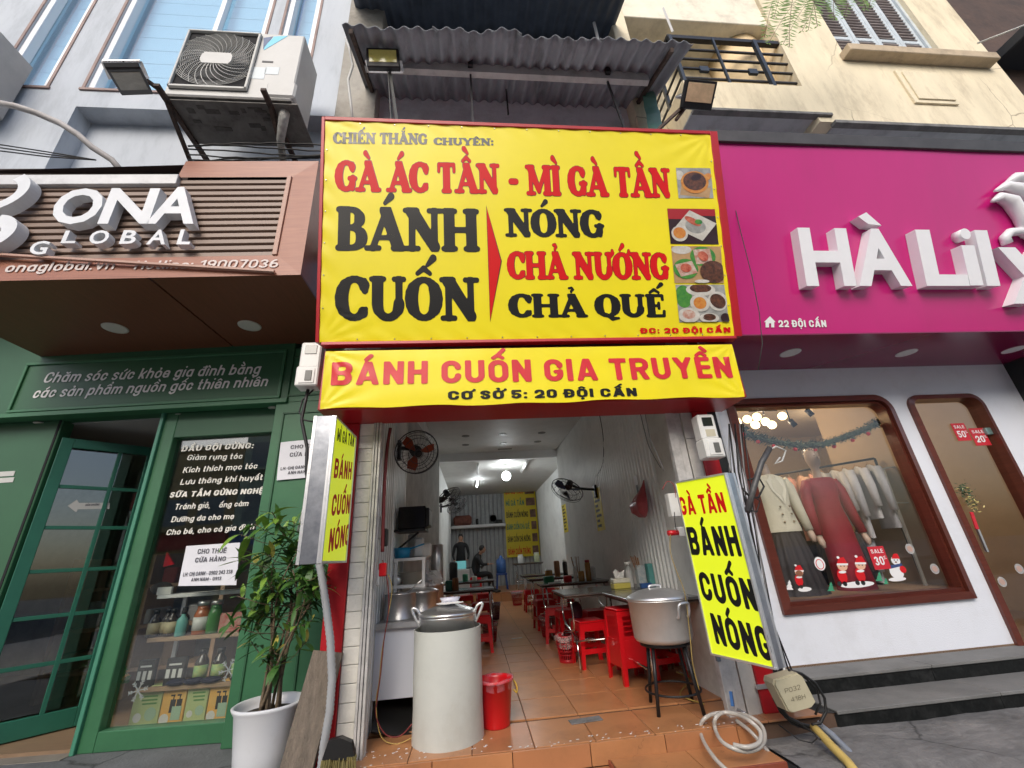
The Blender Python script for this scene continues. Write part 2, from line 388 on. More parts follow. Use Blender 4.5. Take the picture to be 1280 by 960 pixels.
# ------------------------------------------------------------------ a plain bold sans alphabet from strokes, with Vietnamese marks
import unicodedata
def _ar(cx, cy, rx, ry, a0, a1, r, k=9):
    P = [(cx+rx*math.cos(R(a0+(a1-a0)*i/k)), cy+ry*math.sin(R(a0+(a1-a0)*i/k))) for i in range(k+1)]
    return [(*P[i], *P[i+1], r, r) for i in range(k)]
def _ln(*p, r): return [(p[i][0], p[i][1], p[i+1][0], p[i+1][1], r, r) for i in range(len(p)-1)]
def goth_glyph(g, r):
    """(width, strokes, mark height, marks centre, clip bottom, clip top)"""
    w = .62; e = r; X = .72
    def stad(w_, h0, h1, a=None):
        R_ = w_/2-e; ry = min(R_*1.05, (h1-h0)/2-e)
        return R_, ry
    def O(w_, h0=0, h1=1):
        R_, ry = stad(w_, h0, h1); m = w_/2
        return _ar(m, h1-e-ry, R_, ry, 0, 180, r)+_ar(m, h0+e+ry, R_, ry, 180, 360, r)+_ln((e, h0+e+ry), (e, h1-e-ry), r=r)+_ln((w_-e, h0+e+ry), (w_-e, h1-e-ry), r=r)
    def C(w_, h0=0, h1=1, gap=(.33, .7)):
        R_, ry = stad(w_, h0, h1); m = w_/2; H = h1-h0
        return _ar(m, h1-e-ry, R_, ry, 0, 180, r)+_ar(m, h0+e+ry, R_, ry, 180, 360, r)+_ln((e, h0+e+ry), (e, h1-e-ry), r=r)+_ln((w_-e, h1-e-ry), (w_-e, h0+gap[1]*H), r=r)+_ln((w_-e, h0+e+ry), (w_-e, h0+gap[0]*H), r=r)
    up = dict(
     H=lambda: (w, _ln((e, -.2), (e, 1.2), r=r)+_ln((w-e, -.2), (w-e, 1.2), r=r)+_ln((e, .52), (w-e, .52), r=r)),
     I=lambda: (2*e, _ln((e, -.2), (e, 1.2), r=r)), N=lambda: (w, _ln((e, -.2), (e, 1.2), r=r)+_ln((w-e, -.2), (w-e, 1.2), r=r)+_ln((e, .95), (w-e, .05), r=r*1.05)),
     M=lambda: (.8, _ln((e, -.2), (e, 1.2), r=r)+_ln((.8-e, -.2), (.8-e, 1.2), r=r)+_ln((e, .97), (.4, .2), (.8-e, .97), r=r*.85)),
     A=lambda: (.7, _ln((e*.75, -.1), (.35, 1.06), (.7-e*.75, -.1), r=r)+_ln((.15, .27), (.55, .27), r=r*.85)),
     B=lambda: (.62, _ln((e, -.2), (e, 1.2), r=r)+_ln((e, 1-e), (.36, 1-e), r=r)+_ln((e, .52), (.36, .52), r=r*.9)+_ln((e, e), (.36, e), r=r)+_ar(.36, (1-e+.52)/2, .23-e*.6, (1-e-.52)/2, -90, 90, r)+_ar(.36, (e+.52)/2, .26-e, (.52-e)/2, -90, 90, r)),
     C=lambda: (w, C(w)), G=lambda: (w, C(w, gap=(.44, .75))+_ln((w-e, .43), (.38, .43), r=r*.8)), O=lambda: (.64, O(.64)), Q=lambda: (.66, O(.64)+_ln((.38, .25), (.64, -.05), r=r*.9)),
     D=lambda: (w, _ln((e, -.2), (e, 1.2), r=r)+_ln((e, 1-e), (.3, 1-e), r=r)+_ln((e, e), (.3, e), r=r)+_ar(.3, .7-e, w-e-.3, .3, 0, 90, r)+_ar(.3, .3+e, w-e-.3, .3, -90, 0, r)+_ln((w-e, .3+e), (w-e, .7-e), r=r)),
     E=lambda: (.52, _ln((e, -.2), (e, 1.2), r=r)+_ln((e, 1-e*.95), (.7, 1-e*.95), r=r*.95)+_ln((e, .52), (.44, .52), r=r*.9)+_ln((e, e*.95), (.7, e*.95), r=r*.95)),
     F=lambda: (.5, _ln((e, -.2), (e, 1.2), r=r)+_ln((e, 1-e), (.7, 1-e), r=r)+_ln((e, .5), (.44, .5), r=r*.9)), L=lambda: (.5, _ln((e, -.2), (e, 1.2), r=r)+_ln((e, e), (.7, e), r=r)),
     T=lambda: (.58, _ln((.29, -.2), (.29, 1), r=r)+_ln((-.2, 1-e), (.8, 1-e), r=r)), U=lambda: (w, [p for p in O(w)[9:18]]+_ln((e, .32), (e, 1.2), r=r)+_ln((w-e, .32), (w-e, 1.2), r=r)),
     R=lambda: (.63, _ln((e, -.2), (e, 1.2), r=r)+_ln((e, 1-e), (.36, 1-e), r=r)+_ln((e, .48), (.36, .48), r=r*.9)+_ar(.36, (1-e+.48)/2, .25-e*.7, (1-e-.48)/2, -90, 90, r)+_ln((.34, .48), (.58, -.15), r=r)),
     P=lambda: (.6, _ln((e, -.2), (e, 1.2), r=r)+_ln((e, 1-e), (.36, 1-e), r=r)+_ln((e, .45), (.36, .45), r=r*.9)+_ar(.36, (1-e+.45)/2, .24-e*.7, (1-e-.45)/2, -90, 90, r)),
     Y=lambda: (.66, _ln((.04, 1.1), (.33, .45), (.62, 1.1), r=r)+_ln((.33, .5), (.33, -.2), r=r)), V=lambda: (.66, _ln((.06, 1.1), (.33, .03), (.6, 1.1), r=r)), K=lambda: (.62, _ln((e, -.2), (e, 1.2), r=r)+_ln((e, .4), (.6, 1.1), r=r)+_ln((.24, .6), (.6, -.1), r=r)),
     X=lambda: (.62, _ln((.02, 1.1), (.6, -.1), r=r)+_ln((.6, 1.1), (.02, -.1), r=r)),
     S=lambda: (.58, _ar(.29, 1-e-.21, .29-e, .21, 15, 180, r)+_ar(.29, e+.23, .29-e, .23, 195, 360, r)+_ln((e, .78-e*.4), (.22, .56), (.4, .46), (.58-e, .28), r=r)))
    dg = {'0': lambda: (.6, O(.6)), '1': lambda: (.36, _ln((.36-e, -.2), (.36-e, 1.2), r=r)+_ln((.36-e, .95), (.04, .76), r=r*.9)), '2': lambda: (.58, _ar(.29, .71-e*.3, .29-e, .29-e*.7, 0, 180, r)+_ln((.58-e, .7), (.5, .5), (e, e), r=r)+_ln((e, e), (.8, e), r=r)),
     '3': lambda: (.58, _ar(.28, .74, .28-e, .26-e, -80, 160, r)+_ar(.28, .27, .3-e, .27-e, 200, 440, r)), '4': lambda: (.62, _ln((.46, -.2), (.46, 1.2), r=r)+_ln((.44, .97), (.04, .3), (.8, .3), r=r*.9)), '5': lambda: (.58, _ln((.7, 1-e), (.12, 1-e), (.1, .56), r=r)+_ar(.27, .33, .31-e, .33-e, 200, 480, r)),
     '6': lambda: (.6, O(.6, 0, .62)+_ar(.36, .4, .36-e, .6-e, 90, 180, r)), '7': lambda: (.56, _ln((-.1, 1-e), (.56-e, 1-e), (.2, -.2), r=r)), '8': lambda: (.6, O(.6, 0, .56)+_ar(.3, .74, .25-e, .26-e, 0, 360, r, 14)), '9': lambda: (.6, O(.6, .38, 1)+_ar(.24, .6, .36-e, .6-e, -90, 0, r))}
    o = .52
    hook_n = lambda x0, x1: _ar((x0+x1)/2, X-e-(x1-x0)/2*.9, (x1-x0)/2, (x1-x0)/2*.9, 0, 180, r)+_ln((x1, X-e-(x1-x0)/2*.9), (x1, -.2), r=r)
    lo = dict(
     o=lambda: (o, O(o, 0, X)), a=lambda: (o, O(o, 0, X)+_ln((o-e, -.2), (o-e, X), r=r)), d=lambda: (o, O(o, 0, X)+_ln((o-e, -.2), (o-e, 1.2), r=r)), b=lambda: (o, O(o, 0, X)+_ln((e, -.2), (e, 1.2), r=r)),
     q=lambda: (o, O(o, 0, X)+_ln((o-e, -.5), (o-e, X), r=r)), p=lambda: (o, O(o, 0, X)+_ln((e, -.5), (e, X), r=r)), g=lambda: (o, O(o, 0, X)+_ln((o-e, -.1), (o-e, X), r=r)+_ar(o/2, -.05, o/2-e, .2-e*.3, 190, 360, r)),
     c=lambda: (.48, C(.48, 0, X, (.3, .7))), e=lambda: (o, C(o, 0, X, (.14, .55))+_ln((e, X*.5), (o-e, X*.5), r=r*.8)), h=lambda: (o, _ln((e, -.2), (e, 1.2), r=r)+hook_n(e, o-e)), n=lambda: (o, _ln((e, -.2), (e, X), r=r)+hook_n(e, o-e)),
     m=lambda: (.8, _ln((e, -.2), (e, X), r=r)+hook_n(e, .4)+hook_n(.4, .8-e)), u=lambda: (o, [p for p in O(o, 0, X)[9:18]]+_ln((e, .25), (e, X-e), r=r)+_ln((o-e, -.2), (o-e, X-e), r=r)), i=lambda: (2*e, _ln((e, -.2), (e, X-e), r=r)+_ln((e, .95), (e, .96), r=r*1.05)),
     l=lambda: (2*e, _ln((e, -.2), (e, 1.2), r=r)), t=lambda: (.34, _ln((.14, .12), (.14, .95), r=r)+_ln((0, X-e), (.34, X-e), r=r*.8)+_ln((.14, .1), (.3, e), r=r)), r=lambda: (.34, _ln((e, -.2), (e, X), r=r)+_ln((e, X-.2), (.18, X-e), (.34, X-e), r=r)),
     s=lambda: (.44, _ar(.22, X-e-.13, .22-e*.8, .14, 10, 190, r*.9)+_ar(.22, e+.13, .22-e*.8, .15, 190, 370, r*.9)+_ln((.1, X*.62), (.34, X*.4), r=r*.9)), k=lambda: (.48, _ln((e, -.2), (e, 1.2), r=r)+_ln((e, .25), (.46, X), r=r)+_ln((.2, .4), (.46, -.1), r=r)),
     y=lambda: (.5, _ln((.03, X), (.26, .06), r=r)+_ln((.48, X), (.2, -.3), r=r)), v=lambda: (.5, _ln((.04, X), (.25, .04), (.46, X), r=r)))
    pn = {' ': (.3, []), '-': (.36, _ln((.08, .4), (.28, .4), r=r)), ':': (.2, _ln((e, e), (e, e+.01), r=r*1.1)+_ln((e, .6), (e, .61), r=r*1.1)), '.': (.2, _ln((e, e), (e, e+.01), r=r*1.1)), ',': (.2, _ln((e, e), (e*.6, -.1), r=r)),
          '%': (.8, _ln((.2, -.1), (.6, 1.1), r=r*.7)+_ar(.16, .78, .1, .14, 0, 360, r*.6)+_ar(.64, .22, .1, .14, 0, 360, r*.6)), '/': (.4, _ln((.02, -.1), (.36, 1.1), r=r))}
    if g in ('Đ', 'đ'):
        b = goth_glyph('D' if g == 'Đ' else 'd', r); return (b[0], b[1]+(_ln((-.1, .5), (.3, .5), r=r*.8) if g == 'Đ' else _ln((.24, .86), (.6, .86), r=r*.7)), b[2], b[3], b[4], b[5])
    if g in up or g in dg: wd, pr = (up.get(g) or dg.get(g))(); return wd, pr, 1.0, wd/2, 0. if g != 'Q' else -.1, 1.
    if g in lo: wd, pr = lo[g](); return wd, pr, (1.0 if g in 'bdhklt' else X), wd/2, (-.3 if g in 'gqpy' else 0.), (1. if g in 'bdhkltit' else X)
    wd, pr = pn.get(g, pn[' ']); return wd, pr, 1., wd/2, -.2, 1.1
def goth_marks(ms, base, c, top, wd, r):
    o = []; y = top+.09; q = r*.72; flat = '\u0302' in ms or '\u0306' in ms
    if '\u0302' in ms: o += [(c-.15, y, c, y+.13, q, q), (c, y+.13, c+.15, y, q, q)]
    if '\u0306' in ms: o += _ar(c, y+.12, .13, .1, 190, 350, q, 5)
    y2, x2 = (y+.2, c+(.12 if '\u0302' in ms else 0)) if flat else (y, c)
    if '\u0300' in ms: o += [(x2+.07, y2, x2-.07, y2+.17, q, q*1.1)]
    if '\u0301' in ms: o += [(x2-.07, y2, x2+.07, y2+.17, q, q*1.1)]
    if '\u0303' in ms: o += [(c-.14, y, c-.05, y+.07, q, q), (c-.05, y+.07, c+.05, y+.01, q, q), (c+.05, y+.01, c+.14, y+.08, q, q)]
    if '\u0309' in ms: o += [(x2, y2-.02, x2+.07, y2+.07, q*.8, q*.8), (x2+.07, y2+.07, x2+.02, y2+.15, q*.8, q*.8), (x2+.02, y2+.15, x2-.06, y2+.13, q*.8, q*.8)]
    if '\u031b' in ms: o += [(wd-r*.6, top-.1, wd+r*.9, top+.04, q, q), (wd+r*.9, top+.04, wd+r*.8, top+.13, q, q)]
    if '\u0323' in ms: o += [(c, -.16, c, -.155, r, r)]
    return o
def goth_polys(body, r=.1, h=.04, gap=.1):
    polys = []; pen = 0.
    for chx in body:
        if chx in 'Đđ': base, ms = chx, ''
        else: d = unicodedata.normalize('NFD', chx); base, ms = d[0], d[1:]
        b0 = 'ı' if (base == 'i' and ms) else base
        wd, pr, top, c, lo_, hi_ = goth_glyph('i' if b0 == 'ı' else base, r)
        if b0 == 'ı': pr = pr[:1]
        mk = goth_marks(ms, base, c, top if base.isupper() or base in 'bdhklt' else .72, wd, r)
        if pr:
            X = np.arange(-.1, wd+.3, h); Y = np.arange(-.36, 1.6, h); GX, GY = np.meshgrid(X, Y)
            def sdf(L):
                D = np.full(GX.shape, 9.)
                for x0, y0, x1, y1, r0, r1 in L:
                    dx, dy = x1-x0, y1-y0; LL = dx*dx+dy*dy+1e-9; t = np.clip(((GX-x0)*dx+(GY-y0)*dy)/LL, 0, 1)
                    D = np.minimum(D, np.hypot(GX-x0-t*dx, GY-y0-t*dy)-(r0+(r1-r0)*t))
                return D
            D = sdf(pr); hi2 = 1.12 if base == 'i' else hi_
            D = np.maximum(D, np.maximum(lo_-GY, GY-hi2)); D = np.maximum(D, np.maximum(-GX-.002-(.08 if chx == 'Đ' else 0), GX-wd-(.1 if chx in 'đ' else 0)))
            if mk: D = np.minimum(D, sdf(mk))
            ny, nx = D.shape; neg = D < 0
            for j in range(ny-1):
                if not (neg[j].any() or neg[j+1].any()): continue
                run = None
                for i in range(nx-1):
                    q = (D[j, i], D[j, i+1], D[j+1, i+1], D[j+1, i]); s4 = (q[0] < 0)+(q[1] < 0)+(q[2] < 0)+(q[3] < 0)
                    full = s4 == 4
                    if full and run is None: run = i
                    if run is not None and (not full or i == nx-2):
                        e = i if not full else i+1
                        polys.append([(pen+X[run], Y[j]), (pen+X[e], Y[j]), (pen+X[e], Y[j+1]), (pen+X[run], Y[j+1])]); run = None
                    if full or s4 == 0: continue
                    cc = [(X[i], Y[j]), (X[i+1], Y[j]), (X[i+1], Y[j+1]), (X[i], Y[j+1])]; P = []
                    for a in range(4):
                        b = (a+1) % 4
                        if q[a] < 0: P.append((pen+cc[a][0], cc[a][1]))
                        if (q[a] < 0) != (q[b] < 0): t = q[a]/(q[a]-q[b]); P.append((pen+cc[a][0]+t*(cc[b][0]-cc[a][0]), cc[a][1]+t*(cc[b][1]-cc[a][1])))
                    if len(P) > 2: polys.append(P)
        pen += wd+(gap if pr else .0)
    return polys
def goth(body, fr, BL, BR, TL, mat, parent, r=.1, n=.002, disp=None, label=None, h=.04, shear=0., gap=.12, name='lettering', px=True):
    polys = goth_polys(body, r, h, gap)
    a, b, c = (Vector(fr.hit(*q)) if px else Vector(q) for q in (BL, BR, TL)); cap = abs(c.y-a.y)
    x0 = min(p[0] for P in polys for p in P); x1 = max(p[0]+shear*0 for P in polys for p in P); mb = MB()
    for P in polys:
        Q = []
        for x, y in P:
            s_ = (x-x0)/(x1-x0); u = a.x+s_*(b.x-a.x)+shear*y*cap; v = a.y+s_*(b.y-a.y)+y*cap; Q.append(fr.p(u, v, n+(disp(u, v) if disp else 0)))
        mb._add(Q, [tuple(range(len(Q)))], False)
    return mb.build(name, mat, parent, label)
# ------------------------------------------------------------------ palette
concrete = M('concrete', (.27, .27, .27), .85, var=.25, vscale=3, bump=.5, bscale=40, dirt=.5, dscale=1.3)
dark_conc = M('dark_concrete', (.17, .17, .17), .8, var=.3, vscale=5, bump=.5, bscale=50, dirt=.4)
grey_wall = M('grey_wall', (.3, .31, .32), .85, var=.15, vscale=3, bump=.3, bscale=30, dirt=.55, dscale=1.2)
tile_m = M('terracotta_tile', (.52, .24, .105), .3, col2=(.42, .19, .08), vscale=3.5, bump=.08, bscale=8, dirt=.35, dcol=(.2, .1, .06), dscale=3)
tile_m2 = M('terracotta_tile_dark', (.46, .2, .09), .34, col2=(.38, .17, .075), vscale=3, bump=.08, bscale=8, dirt=.4, dcol=(.17, .09, .05), dscale=4)
grout = M('grout', (.1, .06, .04), .9, var=.3)
red_tile = M('red_step_tile', (.3, .075, .04), .4, var=.2, vscale=6, dirt=.3)
red_pnt = M('red_paint', (.42, .006, .012), .38, var=.12, vscale=2, dirt=.25, dcol=(.2, .01, .012), dscale=2.5)
red_box = M('red_aluminium', (.36, .006, .01), .3, var=.08, vscale=1.5)
yellow = M('yellow_vinyl', (.84, .71, .014), .36, var=.05, vscale=1.2, spec=.4, dirt=.1, dcol=(.5, .42, .06), dscale=1.4)
yel_lit = M('yellow_lightbox', (.62, .7, .02), .3, emit=(.72, .84, .02), estr=.34)
red_ink = M('red_ink', (.62, .008, .01), .42, spec=.2)
red_ink2 = M('red_banner_ink', (.62, .02, .03), .4, var=.08)
black_ink = M('black_ink', (.012, .012, .012), .4, spec=.25)
edge_ink = M('dark_outline_ink', (.12, .02, .02), .32)
white_ink = M('white_print', (.8, .8, .8), .4)
grey_ink = M('grey_print', (.1, .1, .12), .6)
blk_metal = M('black_metal', (.02, .02, .022), .4, metal=.3, var=.3, vscale=10)
steel = M('steel', (.68, .68, .68), .3, metal=.9, var=.12, vscale=6, dirt=.25, dcol=(.2, .2, .2), dscale=6)
alu = M('brushed_aluminium', (.78, .79, .8), .36, metal=.85, var=.08, vscale=5, bump=.05, bscale=60, dirt=.2, dcol=(.4, .4, .4), dscale=7)
galv = M('galvanised_sheet', (.5, .52, .56), .3, metal=.85, col2=(.3, .32, .36), vscale=9, bump=.06, bscale=12)
white_p = M('white_paint', (.72, .72, .72), .5, var=.05, vscale=2)
corr_w = M('white_corrugated', (.86, .87, .85), .4, var=.06, vscale=2, dirt=.16, dcol=(.35, .33, .3), dscale=2)
ceil_m = M('ceiling_panel', (.6, .6, .58), .6, var=.05, dirt=.1)
plastic_w = M('white_plastic', (.7, .7, .67), .4, var=.05, dirt=.15, dcol=(.4, .37, .3), dscale=4)
plastic_g = M('grey_plastic', (.35, .36, .37), .45, var=.1)
red_pl = M('red_plastic', (.62, .006, .012), .3, coat=.3)
red_pl_d = M('red_plastic_basket', (.42, .012, .02), .35)
cable_b = M('black_cable', (.012, .012, .012), .5)
cable_w = M('white_cable', (.5, .5, .47), .5)
rust = M('rusty_steel', (.1, .06, .045), .8, col2=(.03, .025, .022), vscale=20, bump=.4)
cream = M('cream_render', (.72, .64, .47), .85, var=.1, vscale=2, bump=.3, bscale=25, dirt=.6, dcol=(.34, .27, .18), dscale=2.4, stretch=(1.6, 1.6, .45))

# ------------------------------------------------------------------ ground
g = MB(); g.box(-60, 60, -60, 60, -.8, -.2); g.build('street', M('asphalt', (.1, .1, .1), .9, var=.3, vscale=6, bump=.6, bscale=80), kind='structure')
g = MB(); g.box(-60, 60, -3.2, 2.05, -.5, -.13, .02); g.build('pavement', M('pale_paving', (.42, .41, .39), .85, var=.12, vscale=3, bump=.4, dirt=.25), kind='structure')
g = MB(); g.box(-9, -.95, 2.2, 9.5, -.3, -.1, .01); g.build('pavement', M('dark_pavement', (.12, .125, .13), .75, var=.25, vscale=3, bump=.4, bscale=50, dirt=.3), kind='structure')
pav_r = M('rough_concrete', (.24, .235, .23), .88, col2=(.1, .1, .1), vscale=2.2, bump=.9, bscale=18, dirt=.45, dcol=(.04, .04, .04), dscale=3.5)
cracks(MATS['dark_pavement'], .7, .012, (.02, .02, .02)); cracks(pav_r, .9, .014, (.03, .03, .03)); cracks(concrete, 1.2, .01, (.08, .08, .08)); cracks(grey_wall, .9, .01, (.08, .08, .08)); cracks(cream, .55, .006, (.2, .15, .09)); cracks(tile_m, 2.2, .006, (.12, .06, .03), amt=.5)
# rough cement apron in front of the clothes shop, with uneven patches
g = MB(); nx, ny = 60, 26; x0, x1, y0, y1 = 1.93, 7.2, 2.1, 3.52
from mathutils import noise as mnoise
def gz(x, y): return -.105+.018*mnoise.noise(V(x*1.7, y*2.3, 0))+.008*mnoise.noise(V(x*6, y*6, 3))-(.05 if y < 2.95+.12*math.sin(x*1.3) else 0)
vs = [V(x0+(x1-x0)*i/nx, y0+(y1-y0)*j/ny, gz(x0+(x1-x0)*i/nx, y0+(y1-y0)*j/ny)) for j in range(ny+1) for i in range(nx+1)]
g._add(vs, [(j*(nx+1)+i, j*(nx+1)+i+1, (j+1)*(nx+1)+i+1, (j+1)*(nx+1)+i) for j in range(ny) for i in range(nx)], True)
g.build('pavement', pav_r, kind='structure')
g = MB(); g.box(1.96, 7.2, 2.95, 4.1, -.4, -.14); g.build('ground', dark_conc, kind='structure')

# ------------------------------------------------------------------ restaurant: floor, steps
XL, XR, XR2 = -.85, 2.15, 2.5     # side walls; the right one steps back past the beam
YB, YS = 16.6, 13.5          # back wall, inner step
CZ1, CZ2 = 3.6, 3.47
fl = MB(); fl.box(XL-.3, XR2+.15, 3.502, 17, -.3, -.014); fl.box(XL-.3, 1.9, 3.3, 3.51, -.4, -.15)
floor = fl.build('floor', grout, kind='structure')
TW, TD = .416, .48
tx0 = XL-.08
tile_mesh = None
def tile(parent, x, y, z, sx, sy, sz, m, name='floor_tile'):
    b = MB(); b.obox((x, y, z), V(1, 0, 0), V(0, 1, 0), V(0, 0, 1), sx-.006, sy-.006, sz, .003)
    return b.build(name, m, parent)
proto = None; k = 0
def jit(): return random.uniform(-.0008, .0008)
xs = [.37+TW*i for i in range(-3, 5)]
for r in range(10):
    for x in xs:
        yc = 3.51+TD*(r+.5)-(0.05 if r == 0 else 0); xc = x+TW/2
        mm = tile_m if random.random() < .6 else tile_m2
        if proto is None: proto = {}
        if mm.name not in proto:
            b = MB(); b.obox((0, 0, 0), V(1, 0, 0), V(0, 1, 0), V(0, 0, 1), TW-.005, TD-.005, .014, .0025); t0 = b.build('floor_tile', mm, floor); t0.location = (xc-floor.location.x, yc-floor.location.y, -.007-floor.location.z); 
            t0.data.transform(Matrix.Translation(floor.location)); proto[mm.name] = t0; o = t0
        else:
            o = proto[mm.name].copy(); COL.objects.link(o); o.parent = floor; o.location = (xc-floor.location.x, yc-floor.location.y, -.007-floor.location.z+jit()); o.rotation_euler = (0, 0, PI*random.choice((0, 1)))
def brick_mat(name, c1, c2, mort, sx, sy, rough=.35, off=0.):
    m = bpy.data.materials.new(name); m.use_nodes = True; n = m.node_tree.nodes; l = m.node_tree.links; b = n['Principled BSDF']
    tc = n.new('ShaderNodeTexCoord'); br = n.new('ShaderNodeTexBrick'); br.offset = off; br.squash = 1
    br.inputs['Scale'].default_value = 1; br.inputs['Brick Width'].default_value = sx; br.inputs['Row Height'].default_value = sy; br.inputs['Mortar Size'].default_value = .004
    br.inputs['Color1'].default_value = (*c1, 1); br.inputs['Color2'].default_value = (*c2, 1); br.inputs['Mortar'].default_value = (*mort, 1)
    l.new(tc.outputs['Object'], br.inputs[0]); l.new(br.outputs[0], b.inputs['Base Color']); b.inputs['Roughness'].default_value = rough
    return m
ft = brick_mat('far_terracotta', (.5, .24, .105), (.44, .2, .09), (.12, .07, .04), TW, TD)
g = MB(); g.box(XL-.08, XR2+.1, 3.46+TD*10, YS, -.02, -.003); g.build('tiled_floor', ft, floor)
g = MB(); g.box(XL-.08, XR2+.1, YS+.02, YB+.2, .03, .235); g.box(XL-.08, XR2+.1, YS, YS+.02, -.003, .2, .002); g.build('raised_floor', ft, floor)
g = MB(); g.box(XL-.05, XR2+.05, YS-.012, YS, .205, .238, .004); g.build('step_nosing', tile_m2, floor)
# front riser tiles and lower tread
step = thing('door_step', 'orange tiled doorstep running across the restaurant entrance, edges chipped', 'step', (0.5, 3.4, -.2))
nr = 0
for i in range(-3, 4):
    xa = .37+.52*i-.15
    xa2 = min(xa+.515, 1.93)
    if xa2 > xa: b = MB(); b.box(max(xa, -.95), xa2, 3.438, 3.452, -.128, -.004, .002); b.build('riser_tile', tile_m if i % 2 else tile_m2, step)
b = MB(); b.box(.86, 1.9, 3.14, 3.45, -.2, -.112); b.box(-.95, .857, 2.9, 3.45, -.25, -.142); b.build('step_core', grout, step); b = MB(); b.box(.846, .858, 3.15, 3.436, -.2, -.1, .002); b.build('riser_tile', red_tile, step)
for i in range(2): b = MB(); b.box(.865+.52*i, .865+.515*(i+1), 3.15, 3.436, -.112, -.1, .002); b.build('tread_tile', tile_m, step)
for i in range(2): b = MB(); b.box(.865+.52*i, .865+.515*(i+1), 3.13, 3.146, -.2, -.1, .002); b.build('riser_tile', red_tile, step)
for i in range(4): b = MB(); b.box(-.95+.45*i, -.95+.45*(i+1)-.004, 3.0, 3.436, -.14, -.13, .002); b.build('tread_tile', tile_m2, step)
# a cement patch and a metal drain cover set in the tiles, litter, small chips
c = atz(732, 901, 0); b = MB(); b.obox(c+V(0, 0, .004), V(1, .1, 0), V(-.1, 1, 0), V(0, 0, 1), .25, .09, .008, .003); b.build('cement_patch', dark_conc, None, 'rectangular grey cement patch in the tiles near the doorstep edge', 'patch')
chips = MB(); rr = random.Random(3)
for i in range(90):
    x = -.8+2.6*rr.random()**1.3; y = 3.45+rr.random()*.28*(1 if x < .1 else .35); s_ = .003+.006*rr.random()
    chips.obox((x, y, .0015), V(1, rr.random(), 0), V(-rr.random(), 1, 0), V(0, 0, 1), s_*2, s_, .002)
chips.build('paint_splashes', white_p, None, 'scattered white splashes and grains on the front tiles', 'splashes', kind='stuff')
c = atz(646, 798, 0); b = MB(); b.obox(c+V(0, 0, .003), V(1, .1, 0), V(-.1, 1, 0), V(0, 0, 1), .17, .05, .004); b.build('paper_slip', white_p, None, 'small white paper slip lying in the aisle', 'paper')

# ------------------------------------------------------------------ restaurant: walls and ceiling
def corr_panels(root, p0, p1, z0, z1, m, period=.1, dep=.012, flip=1, npan=8, name='corrugated_panel'):
    """upright ribbed sheets from p0 to p1 (plan), each sheet a part"""
    p0 = Vector((*p0, 0)); p1 = Vector((*p1, 0)); d = (p1-p0); L = d.length; d.normalize(); nrm = V(-d.y, d.x, 0)*flip
    for i in range(npan):
        a = L*i/npan; b_ = L*(i+1)/npan; mb = MB(); pr = []
        n = max(1, round((b_-a)/period)); q = (b_-a-.004)/n
        for j in range(n):
            s_ = a+.002+q*j
            pr += [(s_, 0), (s_+q*.55, 0), (s_+q*.68, dep), (s_+q*.87, dep)]
        pr.append((a+.002+q*n, 0))
        base = p0+nrm*(random.uniform(0, .0015))
        vs = [base+d*s_+nrm*h+V(0, 0, z) for z in (z0, z1) for s_, h in pr]; k = len(pr)
        mb._add(vs, [(j, j+1, k+j+1, k+j) for j in range(k-1)], False); mb.build(name, m, root)
wl = thing('side_wall', 'ribbed white left wall inside the restaurant, behind the serving counter', 'wall', (XL, 8, 0))
b = MB(); b.box(XL-.25, XL-.03, 3.75, YB+.2, -.05, CZ1); b.build('wall_core', grey_wall, wl)
corr_panels(wl, (XL, YB), (XL, 3.76), -.01, CZ1-.01, corr_w, .1, .022, 1, 14)
wr = thing('side_wall', 'ribbed white right wall inside the restaurant, with the hanging pink bag', 'wall', (XR, 8, 0))
b = MB(); b.box(XR+.03, XR+.3, 3.75, 10.3, -.05, CZ1); b.box(XR2+.03, XR2+.3, 10.3, YB+.2, -.05, CZ1); b.build('wall_core', corr_w, wr)
corr_panels(wr, (XR, 3.76), (XR, 10.3), -.01, CZ1-.01, corr_w, .1, .022, 1, 7); corr_panels(wr, (XR2, 10.3), (XR2, YB), -.01, CZ1-.01, corr_w, .1, .022, 1, 6)
wb = thing('back_wall', 'ribbed wall at the far end of the restaurant, its shade put in as grey', 'wall', ((XL+XR)/2, YB, .2))
b = MB(); b.box(XL, XR2, YB+.03, YB+.3, .2, CZ1+.3); b.build('wall_core', grey_wall, wb)
corr_panels(wb, (XR2, YB), (XL, YB), .2, CZ2, M('shaded_corrugated', (.42, .43, .44), .5, var=.1, dirt=.2), .16, .03, -1, 3)  # greyer copy of the side walls, putting the far end's dimness into colour
for o in wb.children: 
    if o.name.startswith('corr'): fix_normals(o)
